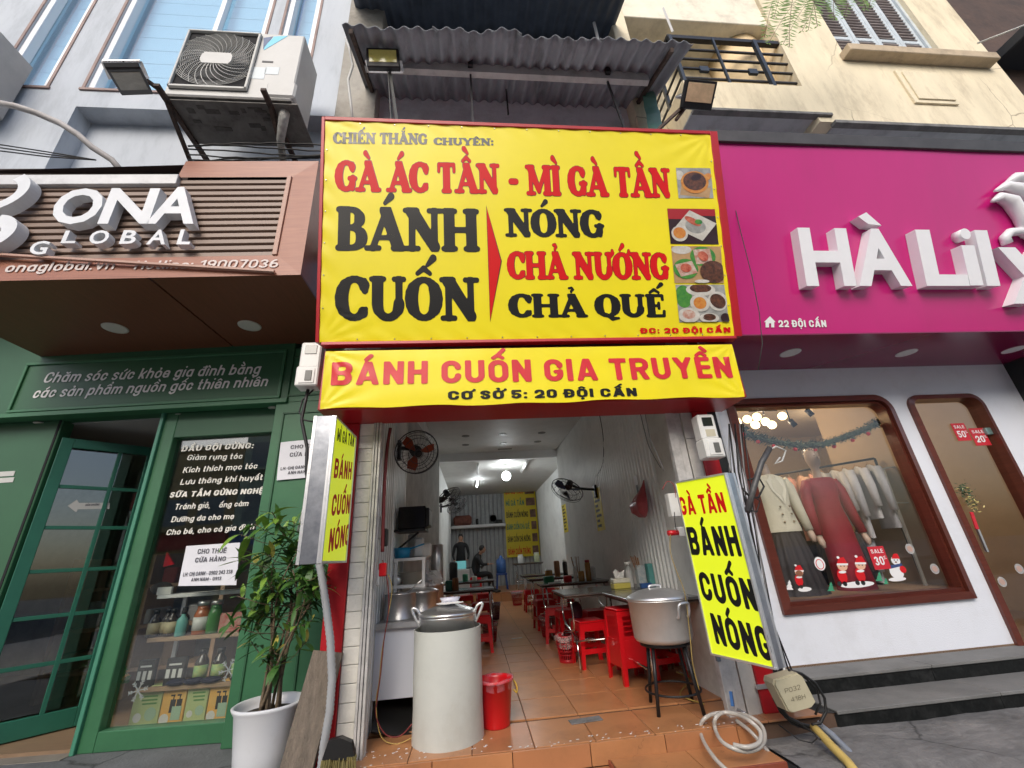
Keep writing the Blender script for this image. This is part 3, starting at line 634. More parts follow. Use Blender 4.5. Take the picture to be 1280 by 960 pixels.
# ceiling: front part, drop beam, lower back part
ce = MB(); ce.box(XL-.2, XR+.3, 3.3, 10.3, CZ1, CZ1+.1); ceiling = ce.build('ceiling', ceil_m, kind='structure')
b = MB(); b.box(XL-.02, XR2+.05, 10.3, YB+.3, CZ2, CZ2+.1); b.build('ceiling_panel', ceil_m, ceiling)
b = MB(); b.box(XL-.02, XR+.02, 10.2, 10.32, CZ2-.06, CZ1+.02, .004); b.build('ceiling_beam', white_p, ceiling)
for px, py in ((582, 545), (628, 543), (677, 541), (582, 556), (629, 554), (672, 552)):
    c = atz(px, py, CZ1); b = MB(); b.lathe([(.075, -.008), (.085, -.004), (.085, 0)], c, 20); b.build('ceiling_downlight', M('dim_lamp', (.12, .12, .11), .5), None, None, 'light', 'unlit recessed lights in the front ceiling')['label'] = ('unlit round recessed light, %s in the restaurant ceiling' % {(582, 545): 'front left of six', (628, 543): 'front middle of six', (677, 541): 'front right of six', (582, 556): 'rear left of six', (629, 554): 'rear middle of six', (672, 552): 'rear right of six'}[(px, py)])
c = atz(631, 561, CZ1); b = MB(); b.box(c.x-.17, c.x+.17, c.y-.03, c.y+.03, CZ1-.012, CZ1); b.build('ceiling_vent', M('dim_lamp', (.1, .1, .1)), None, 'narrow dark slot vent in the ceiling before the beam', 'vent')
# bulb
c = atz(632, 581, CZ2); bl = thing('pendant_bulb', 'bright round white bulb hanging from the restaurant ceiling', 'lamp', c)
b = MB(); b.lathe([(.11, -.02), (.11, 0)], c, 20); b.build('ceiling_rose', plastic_w, bl)
b = MB(); b.tube([c, c+V(0, 0, -.16)], .006, 6); b.lathe([(.025, -.22), (.03, -.16), (.01, -.15)], c, 12); b.build('socket', plastic_w, bl)
b = MB(); b.ball(c+V(0, 0, -.3), .12, n=16, k=10); b.build('bulb', M('lit_bulb', (1, 1, 1), .4, emit=(.95, 1, 1), estr=14), bl)
ld = bpy.data.lights.new('bulb_light', 'POINT'); lo = bpy.data.objects.new('bulb_light', ld); COL.objects.link(lo); lo.location = (0, -.0, -.3); lo.parent = bl; ld.energy = 130; ld.shadow_soft_size = .13; ld.color = (.93, .98, 1)
# tubes
for px, py, px2, py2, on, lab in ((597, 580, 597, 591, 0, 'unlit white tube light left of the hanging bulb'), (659, 577, 652, 589, 0, 'slim white tube light right of the hanging bulb'), (597, 600, 596, 607, 1, 'lit short tube light high on the far left of the ceiling')):
    p = atz(px, py, CZ2-.03); q = atz(px2, py2, CZ2-.03)
    t = thing('tube_light', lab, 'light', p); b = MB(); b.bar(p, q, .07, .05); b.build('housing', plastic_w, t)
    b = MB(); b.tube([p+V(0, 0, -.04), q+V(0, 0, -.04)], .02, 8); b.build('tube', MATS['lit_bulb'] if on else white_p, t)
    if on: ld = bpy.data.lights.new('tube_glow', 'POINT'); lo = bpy.data.objects.new('tube_glow', ld); COL.objects.link(lo); lo.location = (0, 0, -.15); lo.parent = t; ld.energy = 7; ld.shadow_soft_size = .15; ld.color = (.93, .98, 1)
# ---- entrance: pilasters, rails, header box
HZ = 2.33
def wall_tiles(root, x0, x1, y, z0, z1, m, h=.2, name='wall_tile'):
    z = z0
    while z < z1-.02:
        ze = min(z+h, z1); b = MB(); b.box(x0, x1, y-.012, y, z+.002, ze-.002, .003); b.build(name, m, root); z = ze
tile_w = M('cream_wall_tile', (.72, .7, .63), .35, var=.08, vscale=12, bump=.35, bscale=25, dirt=.2, dcol=(.35, .33, .28))
pl = thing('pilaster', 'pilaster clad in small cream relief tiles left of the restaurant entrance', 'pilaster', (-.95, 3.6, -.1))
b = MB(); b.box(-.955, -.83, 3.6, 4.6, -.1, 4.6); b.build('pilaster_core', M('pale_plaster', (.6, .6, .57), .8, var=.1, dirt=.4, dcol=(.3, .28, .25)), pl)
wall_tiles(pl, -.955, -.84, 3.6, -.02, HZ+.02, tile_w, .112)
b = MB()
for x in (-.828, -.805, -.78): b.box(x-.009, x+.009, 3.57, 3.63, -.02, HZ+.02, .002)
b.box(-.84, -.765, 3.63, 3.66, -.02, HZ+.02); b.build('shutter_rail', M('old_grey_steel', (.55, .54, .52), .5, metal=.2, var=.2, vscale=8, dirt=.4), None, 'grey steel roller shutter rail at the left side of the entrance', 'rail')
pr_ = thing('pilaster', 'pilaster with pale flaking tiles between the right light box and the red strip', 'pilaster', (2.05, 3.6, -.1))
b = MB(); b.box(1.99, 2.22, 3.6, 4.4, -.1, 4.6); b.build('pilaster_core', MATS['pale_plaster'], pr_)
wall_tiles(pr_, 1.97, 2.07, 3.6, -.02, HZ+.02, M('pale_board', (.5, .48, .44), .6, var=.12, vscale=6, dirt=.35), .42)
b = MB(); b.box(1.82, 1.9, 3.585, 3.64, -.02, HZ+.02, .003); b.box(1.9, 1.965, 3.6, 3.62, -.02, HZ+.02, .003)
b.build('shutter_rail', MATS['old_grey_steel'], None, 'wide grey steel roller shutter rail at the right side of the entrance', 'rail')
b = MB(); b.box(1.805, 1.835, 3.56, 3.585, .35, 1.15, .003); b.build('bolt_plate', M('blue_grey_steel', (.16, .2, .24), .5, metal=.5, var=.3), None, 'long blue-grey steel plate on the right shutter rail', 'plate')
b = MB(); b.box(-1.11, -.96, 3.57, 3.6, -.05, 2.33, .004); b.build('red_strip', red_pnt, None, 'tall red painted strip left of the cream relief pilaster', 'strip')
b = MB(); b.box(2.085, 2.23, 3.57, 3.6, .0, 2.33, .004); rp_ = b.build('red_strip', red_pnt, None, 'narrow red painted strip behind the right electricity meter', 'strip')
b = MB(); b.box(2.06, 2.19, 3.553, 3.57, .155, .185, .002); b.build('hasp', steel, rp_)
b = MB(); b.box(2.235, 2.33, 3.6, 4.1, -.12, 4.5); b.build('dark_post', M('dark_cladding', (.018, .02, .02), .45, var=.3, vscale=5, dirt=.2, dcol=(.1, .1, .1)), None, 'dark cladded corner between restaurant and clothes shop', 'post')
# ------------------------------------------------------------------ big leaning sign
SB = V(-1.22, 3.15, 2.905); ST_dir = V(0, -.5, 1.97).normalized(); SH = 2.035; SW = 3.63
sf = Fr(SB, (1, 0, 0), ST_dir)
sign = thing('sign_board', 'huge yellow banner sign leaning out over the entrance with red and black menu lettering', 'sign', (.6, 3.2, 2.8))
b = MB(); sf.box(b, -.03, SW+.07, -.0, SH+.03, -.2, -.012, .004); b.build('sign_box', red_box, sign)
b = MB(); sf.box(b, -.03, -.002, -.004, SH+.032, -.205, .012, .003); sf.box(b, SW+.0, SW+.075, -.004, SH+.032, -.205, .012, .003); sf.box(b, -.002, SW, SH, SH+.035, -.205, .012, .003); b.build('sign_frame', red_pnt, sign)
def wr(u, v):
    """folds of the stretched vinyl: soft waves, creases pulled from the corners"""
    d = .0022*mnoise.noise(V(u*1.4, v*1.9, 0))+.0011*mnoise.noise(V(u*4, v*4, 5))
    for cu, cv, s_ in ((SW, SH, 1.), (0, 0, .7), (SW, 0, .6), (0, SH, .5)):
        r = math.hypot(u-cu, v-cv)
        if r < .8: a = math.atan2(abs(v-cv), abs(u-cu)); d += s_*.006*math.sin(a*17)*math.exp(-r/.28)*min(1, r/.08)
    e = min(u, SW-u, v, SH-v)
    if e < .12: d += .003*math.sin((u+v)*26)*(1-e/.12)
    return d
b = MB(); nx, ny = 170, 96
vs = [sf.p(SW*i/nx, SH*j/ny, wr(SW*i/nx, SH*j/ny)) for j in range(ny+1) for i in range(nx+1)]
b._add(vs, [(j*(nx+1)+i, j*(nx+1)+i+1, (j+1)*(nx+1)+i+1, (j+1)*(nx+1)+i) for j in range(ny) for i in range(nx)], True)
vin = b.build('vinyl_sheet', yellow, sign)
b = MB()
for i in range(1, 12):
    for v in (.02, SH-.02): b.lathe([(.006, 0), (.004, .006)], sf.p(SW*i/12, v, wr(SW*i/12, v)+.001), 8, axis=sf.N)
for j in range(1, 7):
    for u in (.02, SW-.02): b.lathe([(.006, 0), (.004, .006)], sf.p(u, SH*j/7, wr(u, SH*j/7)+.001), 8, axis=sf.N)
b.build('rivets', steel, sign, kind='stuff')
def sl(body, BL, BR, TL, m, outline=False, h=.028):
    if outline: slab(body, sf, BL, BR, TL, edge_ink, vin, grow=.026, n=.0014, disp=wr, h=h)
    return slab(body, sf, BL, BR, TL, m, vin, grow=.01, n=.0024, disp=wr, h=h)
dk_grey = M('faded_black_ink', (.05, .055, .06), .3)
sl('CHIẾN THẮNG', (416, 179.5), (534.5, 180.7), (416, 165.5), dk_grey, h=.05)
sl('CHUYÊN:', (541.7, 181), (617, 182), (541.7, 172), dk_grey, h=.05)
sl('GÀ ÁC TẦN', (417.7, 239), (625.7, 242.3), (417.7, 200.5), red_ink, True)
sl('-', (636, 242.5), (649, 242.6), (636, 206), red_ink, True)
sl('MÌ GÀ TẦN', (657.5, 244), (840.5, 247.3), (657.5, 206.5), red_ink, True)
sl('BÁNH', (419, 313), (600.3, 314.6), (419, 258.3), black_ink)
sl('CUỐN', (417.7, 400.8), (600.6, 401), (417.7, 345), black_ink)
sl('NÓNG', (631, 296), (756.5, 297.3), (631, 260.5), black_ink)
sl('CHẢ NƯỚNG', (634, 349), (838, 349.5), (634, 314.5), red_ink, True)
sl('CHẢ QUẾ', (635.5, 397), (833, 396.5), (635.5, 367.3), black_ink)
goth('ĐC: 20 ĐỘI CẤN', sf, (799.5, 416.9), (912.8, 415.9), (799.5, 410.2), red_ink, vin, r=.11, n=.006, disp=wr, h=.07)
ar = [sf.hit(*p) for p in ((608.3, 259.6), (626, 326.7), (613, 399.6))]
ar2 = [sf.hit(*p) for p in ((607.6, 256.5), (627.3, 326.7), (612.6, 403))]
b = MB(); b._add([sf.p(u, v, .0035+wr(u, v)) for u, v in ar2], [(0, 2, 1)], False); b.build('print_shape', edge_ink, vin)
b = MB(); b._add([sf.p(u, v, .006+wr(u, v)) for u, v in ar], [(0, 2, 1)], False); b.build('print_shape', red_ink, vin)
# four printed dish photographs
fd_red = M('dish_print_red', (.3, .03, .015), .35, col2=(.62, .2, .12), vscale=26); fd_dark = M('dish_print_dark', (.02, .012, .01), .35, col2=(.17, .06, .03), vscale=34)
fd_pl = M('dish_print_plate', (.62, .6, .55), .35, col2=(.45, .42, .36), vscale=20); fd_gr = M('dish_print_green', (.02, .16, .04), .35, col2=(.1, .3, .04), vscale=28)
fd_wood = M('dish_print_wood', (.42, .26, .12), .35, var=.2, vscale=9); fd_bg = M('dish_print_black', (.03, .01, .012), .35); fd_rd = M('dish_print_cloth', (.35, .015, .02), .35)
fd_or = M('dish_print_orange', (.5, .13, .02), .35, col2=(.6, .3, .06), vscale=30); fd_rice = M('dish_print_rice', (.6, .54, .46), .35, col2=(.4, .12, .07), vscale=24)
fd_grey = M('dish_print_grey', (.3, .3, .28), .35, var=.3, vscale=14)
def photo(q, bg, items):
    u = [sf.hit(*p) for p in q]
    def P(a, c, n): x = [(1-a)*(1-c), a*(1-c), a*c, (1-a)*c]; uu = sum(x[i]*u[i][0] for i in range(4)); vv = sum(x[i]*u[i][1] for i in range(4)); return sf.p(uu, vv, n+wr(uu, vv))
    b = MB(); mats = [bg]; n_ = 8; gr = [P(i/n_, j/n_, .004) for j in range(n_+1) for i in range(n_+1)]
    b._add(gr, [(j*9+i, j*9+i+1, (j+1)*9+i+1, (j+1)*9+i) for j in range(n_) for i in range(n_)], False)
    lay = .005
    for it in items:
        kind, cx, cy, rx, ry, rot, m = it
        if m not in mats: mats.append(m)
        b.mi = mats.index(m); pts = []
        if kind == 'o': loc = [(math.cos(2*PI*t/22)*rx, math.sin(2*PI*t/22)*ry) for t in range(22)]
        else: loc = [(-rx, -ry), (rx, -ry), (rx, ry), (-rx, ry)]
        for x, y in loc:
            X_ = cx+x*math.cos(rot)-y*math.sin(rot); Y_ = cy+x*math.sin(rot)+y*math.cos(rot); pts.append(P(min(1, max(0, X_)), min(1, max(0, Y_)), lay))
        b._add(pts, [tuple(range(len(pts)))], False); lay += .0008
    b.build('printed_photo', mats, vin)
photo(((847.9, 248), (891.7, 248), (887.7, 210.4), (844.5, 210.4)), fd_grey, [('b', .5, .22, .42, .2, -.2, fd_wood), ('o', .08, .75, .12, .16, 0, fd_pl), ('o', .88, .7, .14, .1, .8, fd_or), ('o', .5, .52, .4, .37, 0, fd_or), ('o', .5, .55, .33, .3, 0, fd_dark), ('o', .55, .68, .16, .1, .4, fd_bg)])
photo(((837.9, 305), (898.3, 305.6), (893, 261.8), (833.7, 261)), fd_bg, [('b', .2, .85, .2, .15, 0, fd_rd), ('b', .7, .9, .3, .1, 0, fd_rd), ('b', .56, .52, .33, .3, -.6, fd_pl), ('o', .55, .5, .22, .2, -.6, fd_grey), ('o', .5, .64, .2, .08, -.7, fd_red), ('o', .62, .62, .08, .07, 0, fd_gr), ('o', .2, .28, .17, .22, 0, fd_pl), ('o', .2, .3, .13, .16, 0, fd_or)])
photo(((843, 354), (904.7, 354), (900.4, 308.3), (838.5, 307.7)), fd_wood, [('o', .2, .9, .2, .12, 0, fd_pl), ('o', .62, .72, .26, .27, 0, fd_gr), ('b', .62, .72, .17, .2, .1, fd_rice), ('o', .25, .38, .25, .27, 0, fd_gr), ('b', .26, .38, .18, .17, .3, fd_rice), ('o', .8, .3, .27, .3, 0, fd_dark), ('o', .55, .04, .15, .05, 0, fd_pl), ('o', .62, .72, .1, .14, .3, fd_red), ('o', .25, .4, .11, .12, 0, fd_red)])
photo(((849, 403), (911, 402.3), (905, 356), (844, 356)), fd_grey, [('o', .14, .68, .17, .3, 0, fd_gr), ('o', .5, .86, .3, .17, 0, fd_pl), ('o', .5, .9, .22, .12, 0, fd_dark), ('o', .82, .55, .2, .26, 0, fd_pl), ('o', .82, .55, .15, .2, .3, fd_dark), ('o', .45, .5, .2, .23, 0, fd_pl), ('o', .45, .5, .13, .16, 0, fd_or), ('o', .2, .18, .22, .2, 0, fd_pl), ('o', .2, .2, .13, .12, 0, fd_rice), ('o', .6, .1, .2, .13, 0, fd_pl), ('o', .6, .12, .13, .09, 0, fd_dark), ('o', .93, .1, .1, .12, 0, fd_bg)])

# ------------------------------------------------------------------ red box under the big sign with its own banner
hb = thing('sign_box', 'red box across the top of the entrance below the big yellow sign', 'sign box', (.6, 3.2, 2.33))
b = MB(); b.box(-1.19, 2.4, 3.2, 3.6, 2.33, 2.86, .006); b.build('box_shell', red_box, hb)
b = MB(); b.box(-1.16, -.95, 3.6, 3.8, 2.335, 4.5); b.box(-.95, 2.23, 3.6, 3.76, 2.4, 4.5); b.build('header_wall', grey_wall, hb)
b = MB(); b.box(-1.2, 2.42, 3.13, 3.2, 2.87, 2.9, .004); b.build('trim', red_pnt, hb)
bf = Fr((-1.16, 3.175, 2.33), (1, 0, 0), (0, -.03, .5))
BW, BH = 3.52, .49
def wr2(u, v):
    d = .003*mnoise.noise(V(u*2.2, v*5, 2))+.0016*mnoise.noise(V(u*9, v*2, 9))
    for cu, cv in ((0, 0), (BW, 0), (0, BH), (BW, BH)):
        r = math.hypot(u-cu, v-cv)
        if r < .6: a = math.atan2(abs(v-cv), abs(u-cu)); d += .008*math.sin(a*13)*math.exp(-r/.18)*min(1, r/.05)
    d += .002*math.sin(u*21+v*6)*(1-v/BH)
    return d
ban = thing('banner', 'long narrow yellow banner with red family recipe lettering above the entrance', 'banner', (.6, 3.17, 2.33))
def sag(u): return .006*math.sin(u*8.9)+.004*math.sin(u*3.1)
b = MB(); nx, ny = 190, 26
vs = [bf.p(BW*i/nx, BH*j/ny+(1-j/ny)*sag(BW*i/nx), wr2(BW*i/nx, BH*j/ny)) for j in range(ny+1) for i in range(nx+1)]
b._add(vs, [(j*(nx+1)+i, j*(nx+1)+i+1, (j+1)*(nx+1)+i+1, (j+1)*(nx+1)+i) for j in range(ny) for i in range(nx)], True)
ban_v = b.build('vinyl_sheet', yellow, ban)
goth('BÁNH CUỐN GIA TRUYỀN', bf, (413, 482), (917, 472.3), (413, 453), red_ink2, ban_v, r=.1, n=.0045, disp=wr2, h=.045)
goth('CƠ SỞ 5: 20 ĐỘI CẤN', bf, (560, 499.9), (796.5, 495.3), (560, 489), black_ink, ban_v, r=.11, n=.0045, disp=wr2, h=.06)

# ------------------------------------------------------------------ light boxes either side of the entrance
def lightbox(fr, w_, h_, th, name_label, rows, tq):
    t = thing('light_box', name_label, 'light box', fr.p(w_/2, 0, -th))
    b = MB(); fr.box(b, 0, w_, 0, h_, -th, -.008, .002); b.build('casing', galv, t)
    b = MB()
    for a in ((0, w_, 0, .014), (0, w_, h_-.014, h_), (0, .014, .014, h_-.014), (w_-.014, w_, .014, h_-.014)): fr.box(b, *a, -.02, .008, .002)
    for sd_ in (0, w_):
        q = -.003 if sd_ == 0 else .003
        for a in ((-th, -th+.02), (-.022, -.008)): fr.box(b, sd_-.003, sd_+.003, 0, h_, a[0], a[1])
    b.build('edge_trim', alu, t)
    b = MB(); fr.box(b, .014, w_-.014, .014, h_-.014, -.01, -.001); face = b.build('lit_face', yel_lit, t)
    b = MB()
    for k_ in range(6):
        for s_ in (-.002, w_+.002):
            b.lathe([(.005, 0), (.003, .004)], fr.p(s_, h_*(k_+.5)/6, -th+.01), 8, axis=fr.U*(1 if s_ > 0 else -1))
    b.build('rivets', steel, t, kind='stuff')
    for body, BL, BR, TL, m, bd in rows: goth(body, fr, BL, BR, TL, m, face, r=bd, n=.001, h=.045)
    return t
z2 = lambda x, y: (370+x/4.363, 500+y/4.363)
lf = Fr((-.95, 2.9, 1.215), (0, 1, 0), (0, 0, 1))
lightbox(lf, .56, .965, .145, 'upright steel light box left of the entrance, yellow side reading in red and black', [
 ('MÌ GÀ TẤN', z2(222, 224), z2(314, 257), z2(216, 140), black_ink, .1), ('BÁNH', z2(204, 425), z2(299, 435), z2(204, 308), red_ink, .1),
 ('CUỐN', z2(190, 634), z2(289, 619), z2(190, 508), red_ink, .1), ('NÓNG', z2(174, 834), z2(285, 787), z2(177, 700), red_ink, .1)], None)
for z, l_ in ((2.1, 'upper'), (1.4, 'lower')): b = MB(); b.bar((-1.03, 3.46, z), (-1.03, 3.6, z), .03, .03); b.build('wall_bracket', steel, None, l_+' short steel bracket carrying the left light box', 'bracket')
z3 = lambda x, y: (820+x/3.2, 560+y/3.2)
ra = V(1.635, 3.3, .455); rb = V(1.815, 2.87, .44)
rf = Fr(ra, rb-ra, (0, 0, 1))
lightbox(rf, .466, 1.2, .1, 'tall yellow light box angled right of the entrance, red top line, black lettering', [
 ('GÀ TẦN', z3(114, 268), z3(298, 247), z3(92, 196), red_ink, .1), ('BÁNH', z3(152, 427), z3(355, 425), z3(121, 316), black_ink, .105),
 ('CUỐN', z3(194, 606), z3(417, 645), z3(168, 492), black_ink, .105), ('NÓNG', z3(242, 780), z3(473, 848), z3(204, 656), black_ink, .105)], None)
for z, l_ in ((.7, 'lower'), (1.4, 'upper')): b = MB(); b.bar((1.72, 3.36, z), (1.86, 3.6, z), .03, .02); b.build('wall_bracket', rust, None, l_+' rusty bracket holding the right light box off the shutter rail', 'bracket')

# ------------------------------------------------------------------ pink sign of the clothes shop
pk = M('pink_panel', (.5, .01, .17), .26, var=.05, vscale=.8, spec=.5, dirt=.25, dcol=(.34, .02, .12), dscale=1.1, stretch=(2, 1, .5))
pf = Fr((2.5, 3.3, 3.0), (1, 0, 0), (0, -.48, 2.03)); PH = 2.06; PW = 4.6
ps = thing('shop_sign', 'large pink fascia sign with raised white letters over the clothes shop', 'sign', (4.6, 3.4, 3.0))
def wr3(u, v): return .009*mnoise.noise(V(u*.8, v*.9, 4))+.0015*mnoise.noise(V(u*3, v*3, 8))
b = MB(); nx, ny = 80, 40
vs = [pf.p(PW*i/nx, PH*j/ny, wr3(PW*i/nx, PH*j/ny)) for j in range(ny+1) for i in range(nx+1)]
b._add(vs, [(j*(nx+1)+i, j*(nx+1)+i+1, (j+1)*(nx+1)+i+1, (j+1)*(nx+1)+i) for j in range(ny) for i in range(nx)], True)
psf = b.build('face_sheet', pk, ps)
b = MB(); pf.box(b, .002, PW-.002, .0, PH, -.14, -.012); b.build('face_backing', pk, ps)
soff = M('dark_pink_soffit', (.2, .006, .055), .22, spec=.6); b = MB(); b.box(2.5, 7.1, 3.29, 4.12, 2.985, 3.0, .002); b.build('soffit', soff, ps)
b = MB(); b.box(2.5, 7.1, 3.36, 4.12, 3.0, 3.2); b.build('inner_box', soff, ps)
b = MB(); pf.box(b, -.0, PW, PH, PH+.13, -.2, .03, .004); b.build('cap_strip', M('dark_grey_flashing', (.09, .085, .085), .5, metal=.4, var=.2), ps)
for px, py in ((988, 441), (1133, 441), (1267, 437)):
    c = atz(px, py, 2.985); b = MB(); b.lathe([(.085, -.006), (.1, -.004), (.1, 0)], c, 22); b.lathe([(.07, -.007), (.072, -.0065)], c, 20); b.build('soffit_light', M('white_lamp_rim', (.7, .7, .7), .4), ps)
z4 = lambda x, y: (890+x/3.2, 170+y/3.2)
raised = M('white_acrylic', (.78, .78, .8), .35, var=.03)
for ch_, BL, BR, TL in (('H', z4(378, 590), z4(577, 590), z4(363, 362)), ('A', z4(590, 590), z4(800, 590), z4(590, 366)), ('L', z4(858, 590), z4(1030, 590), z4(833, 370)),
                    ('ı', z4(1032, 588), z4(1085, 588), z4(990, 360)), ('l', z4(1100, 590), z4(1152, 590), z4(1058, 372)), ('y', z4(1180, 590), z4(1400, 590), z4(1180, 372))):
    text(ch_, pf, BL, BR, TL, raised, psf, name='letter_'+{'H': 'h', 'A': 'a', 'L': 'l', 'ı': 'i', 'l': 'l', 'y': 'y'}[ch_], bold=.03 if ch_ in 'HALy' else .03, n=.1, depth=.1)
gp = [pf.hit(*z4(*p), n=.1) for p in ((585, 322), (617, 305), (678, 358), (625, 352))]
b = MB(); b.prism([(u, v) for u, v in reversed(gp)], pf.P, pf.U, pf.W, .1, 0); fix_normals(b.build('accent_mark', raised, psf))
# dot of the i and the round head of the last letter
c = pf.hit(*z4(1010, 393), n=.08); b = MB(); b.lathe([(.06, 0), (.06, .09)], pf.p(c[0], c[1], .0), 20, axis=pf.N); b.build('letter_dot', raised, psf)
hk = [pf.hit(*z4(*p), n=.08) for p in ((1195, 425), (1185, 400), (1205, 380), (1250, 375), (1290, 400), (1300, 440))]
b = MB(); b.tube([pf.p(u, v, .05) for u, v in hk], .045, 10); b.build('letter_stroke', raised, psf)
# sweeping hair emblem above the letters, running out of the picture
hair = [[(1118, 262), (1150, 245), (1195, 262), (1235, 320), (1262, 400)], [(1130, 220), (1175, 200), (1230, 215), (1290, 270), (1330, 350)], [(1170, 190), (1215, 165), (1270, 170), (1340, 220), (1400, 300)]]
for hpts in hair:
    q = [pf.hit(*z4(*p), n=.06) for p in hpts]; up = [pf.p(u, v, .06) for u, v in q]
    b = MB(); b.tube(up, [.012, .05, .075, .07, .05], 10); b.build('emblem_strand', raised, psf)
goth('22 ĐỘI CẤN', pf, z4(266, 765), z4(457, 765), z4(266, 737), white_ink, psf, r=.1, n=.006, h=.06)
hp = [(207, 745), (230, 722), (252, 745), (247, 745), (247, 766), (235, 766), (235, 750), (226, 750), (226, 766), (213, 766), (213, 745)]
u = [pf.hit(*z4(*p)) for p in hp]; b = MB(); b.prism([(x, y) for x, y in u], pf.P, pf.U, pf.W, .003, .004); fix_normals(b.build('house_icon', white_ink, psf))
b = MB(); b.tube([at(x, y, 3.0) for x, y in ((900, 180), (912, 230), (926, 290), (940, 345), (949, 390), (953, 430), (948, 462))], .004, 5); b.build('hanging_wire', cable_b, None, 'thin dark wire hanging slack in front of the left part of the pink sign', 'wire')
# ------------------------------------------------------------------ above the big sign: grey wall, rusty awning, dark upper storey
up = thing('upper_storey', 'grey concrete wall and dark recessed upper floors above the yellow sign', 'building', (.6, 3.9, 4.5))
b = MB(); b.box(-1.4, 2.48, 3.8, 4.0, 4.4, 7.02, .004); b.build('lower_wall', M('pale_grey_wall', (.8, .83, .87), .85, var=.12, vscale=2, bump=.3, dirt=.5, dcol=(.2, .2, .2), dscale=1.4), up)
b = MB(); b.box(-1.4, 2.5, 3.78, 3.9, 7.02, 7.14, .006); b.build('wall_ledge', concrete, up)
b = MB(); b.box(-1.4, 2.5, 4.7, 4.9, 6.9, 11.5); b.build('recess_wall', M('shaded_recess_blue', (.05, .065, .095), .8, var=.3, vscale=3, dirt=.4), up)  # shade of the recess put into the dark blue colour
for x0_, x1_, lab in ((-1.575, -1.09, 'column'), (2.32, 2.56, 'column')):
    b = MB(); b.box(x0_, x1_, 3.62, 4.7, 6.3, 12, .01); b.build(lab, cream if x0_ > 0 else M('stained_render', (.36, .34, .3), .85, var=.2, vscale=2.5, bump=.3, dirt=.6, dscale=1.5), up)
b = MB(); b.box(-1.575, -1.39, 3.72, 4.0, 4.9, 12, .004); b.build('side_fin', MATS['stained_render'], up)
def corr_sheet(name, x0, x1, y0, z0, y1, z1, per, amp, m, parent, wav=.0, jag=0.):
    """corrugated roof sheet: waves along x, laid from the outer edge (y0,z0) up to the wall (y1,z1)"""
    b = MB(); n = int((x1-x0)/per*8); ny = 8; vs = []
    for j in range(ny+1):
        t = j/ny
        for i in range(n+1):
            x = x0+(x1-x0)*i/n; ph = math.cos(2*PI*x/per)
            e = (jag*mnoise.noise(V(x*3, 1, 0)) if j == 0 else 0)
            y = y0+(y1-y0)*t+e; z = z0+(z1-z0)*t+amp*ph+wav*mnoise.noise(V(x*.8, t*2, 3))
            vs.append(V(x, y, z))
    k = len(vs); n1 = n+1
    b._add(vs+[v+V(0, 0, .008) for v in vs], [(j*n1+i, (j+1)*n1+i, (j+1)*n1+i+1, j*n1+i+1) for j in range(ny) for i in range(n)]+[(k+j*n1+i, k+j*n1+i+1, k+(j+1)*n1+i+1, k+(j+1)*n1+i) for j in range(ny) for i in range(n)]+[(i, i+1, k+i+1, k+i) for i in range(n)], True)
    return b.build(name, m, parent)
aw_m = M('old_fibre_sheet', (.34, .36, .39), .85, col2=(.25, .265, .29), vscale=3, bump=.3, bscale=30, dirt=.6, dcol=(.04, .026, .02), dscale=2.2, stretch=(2.2, .5, 1))
aw = thing('awning', 'old grey corrugated awning with a rusty ragged edge above the yellow sign', 'awning', (.6, 3.2, 6.5))
wz = [(-1.24, -.3), (-.3, .62), (.62, 1.55), (1.55, 2.6)]
for i, (a, c) in enumerate(wz): corr_sheet('roof_sheet', a, c+.05, 2.72-.02*(i % 2), 6.46+.012*(i % 2), 3.82, 6.98+.012*(i % 2), .15, .03, aw_m, aw, .03, .05)
c1, c2 = at(440, 86, 3.25), at(838, 102, 3.25); bz = (c1.z+c2.z)/2
b = MB(); b.bar((-1.12, 3.2, 6.62), (2.33, 3.2, 6.62), .07, .15); b.build('beam', M('grey_beam', (.5, .49, .47), .7, var=.15, dirt=.35), aw)
for px in (588, 755):
    p = at(px, 92, 3.24); b = MB(); b.bar((p.x, 3.21, 6.6), (p.x, 3.0, 4.9), .022, .022); b.box(p.x-.03, p.x+.03, 3.12, 3.16, 6.6, 6.72); b.build('tie_rod', blk_metal, aw)
p = at(632, 105, 3.5); b = MB(); b.bar((p.x, 3.5, 6.78), (p.x, 3.5, 6.3), .02, .02); b.build('tie_rod', blk_metal, aw)
for i, x in enumerate((-1.15, 2.4)): b = MB(); b.bar((x, 2.74, 6.4), (x, 3.8, 6.9), .04, .05); b.build('rafter', rust, aw)
corr = thing('awning', 'dark blue corrugated upper awning seen at the very top above the grey one', 'awning', (.6, 3.8, 9))
dbs = M('dark_blue_sheet', (.06, .075, .1), .7, var=.3, vscale=3, dirt=.4)
for a, c in ((-1.5, .5), (.5, 2.34)): corr_sheet('roof_sheet', a, c+.04, 2.95, 8.4, 4.72, 9.0, .15, .02, dbs, corr)
b = MB(); b.bar((-1.2, 3.9, 8.62), (2.06, 3.9, 8.62), .04, .05); b.bar((-1.2, 4.4, 8.82), (2.06, 4.4, 8.82), .04, .05); b.build('purlin', blk_metal, corr)
b = MB(); b.tube([(2.03, 3.6, 6.9), (2.03, 3.6, 12)], .022, 8); b.build('downpipe', white_p, None, 'thin white pipe rising beside the dark upper awning', 'pipe')
q = at(812, 140, 3.5); gs = thing('green_sheet', 'small green translucent corrugated sheet right of the awning', 'sheet', q)
b = MB(); P = [at(*p, 3.45) for p in ((802, 112), (818, 112), (830, 160), (812, 165))]
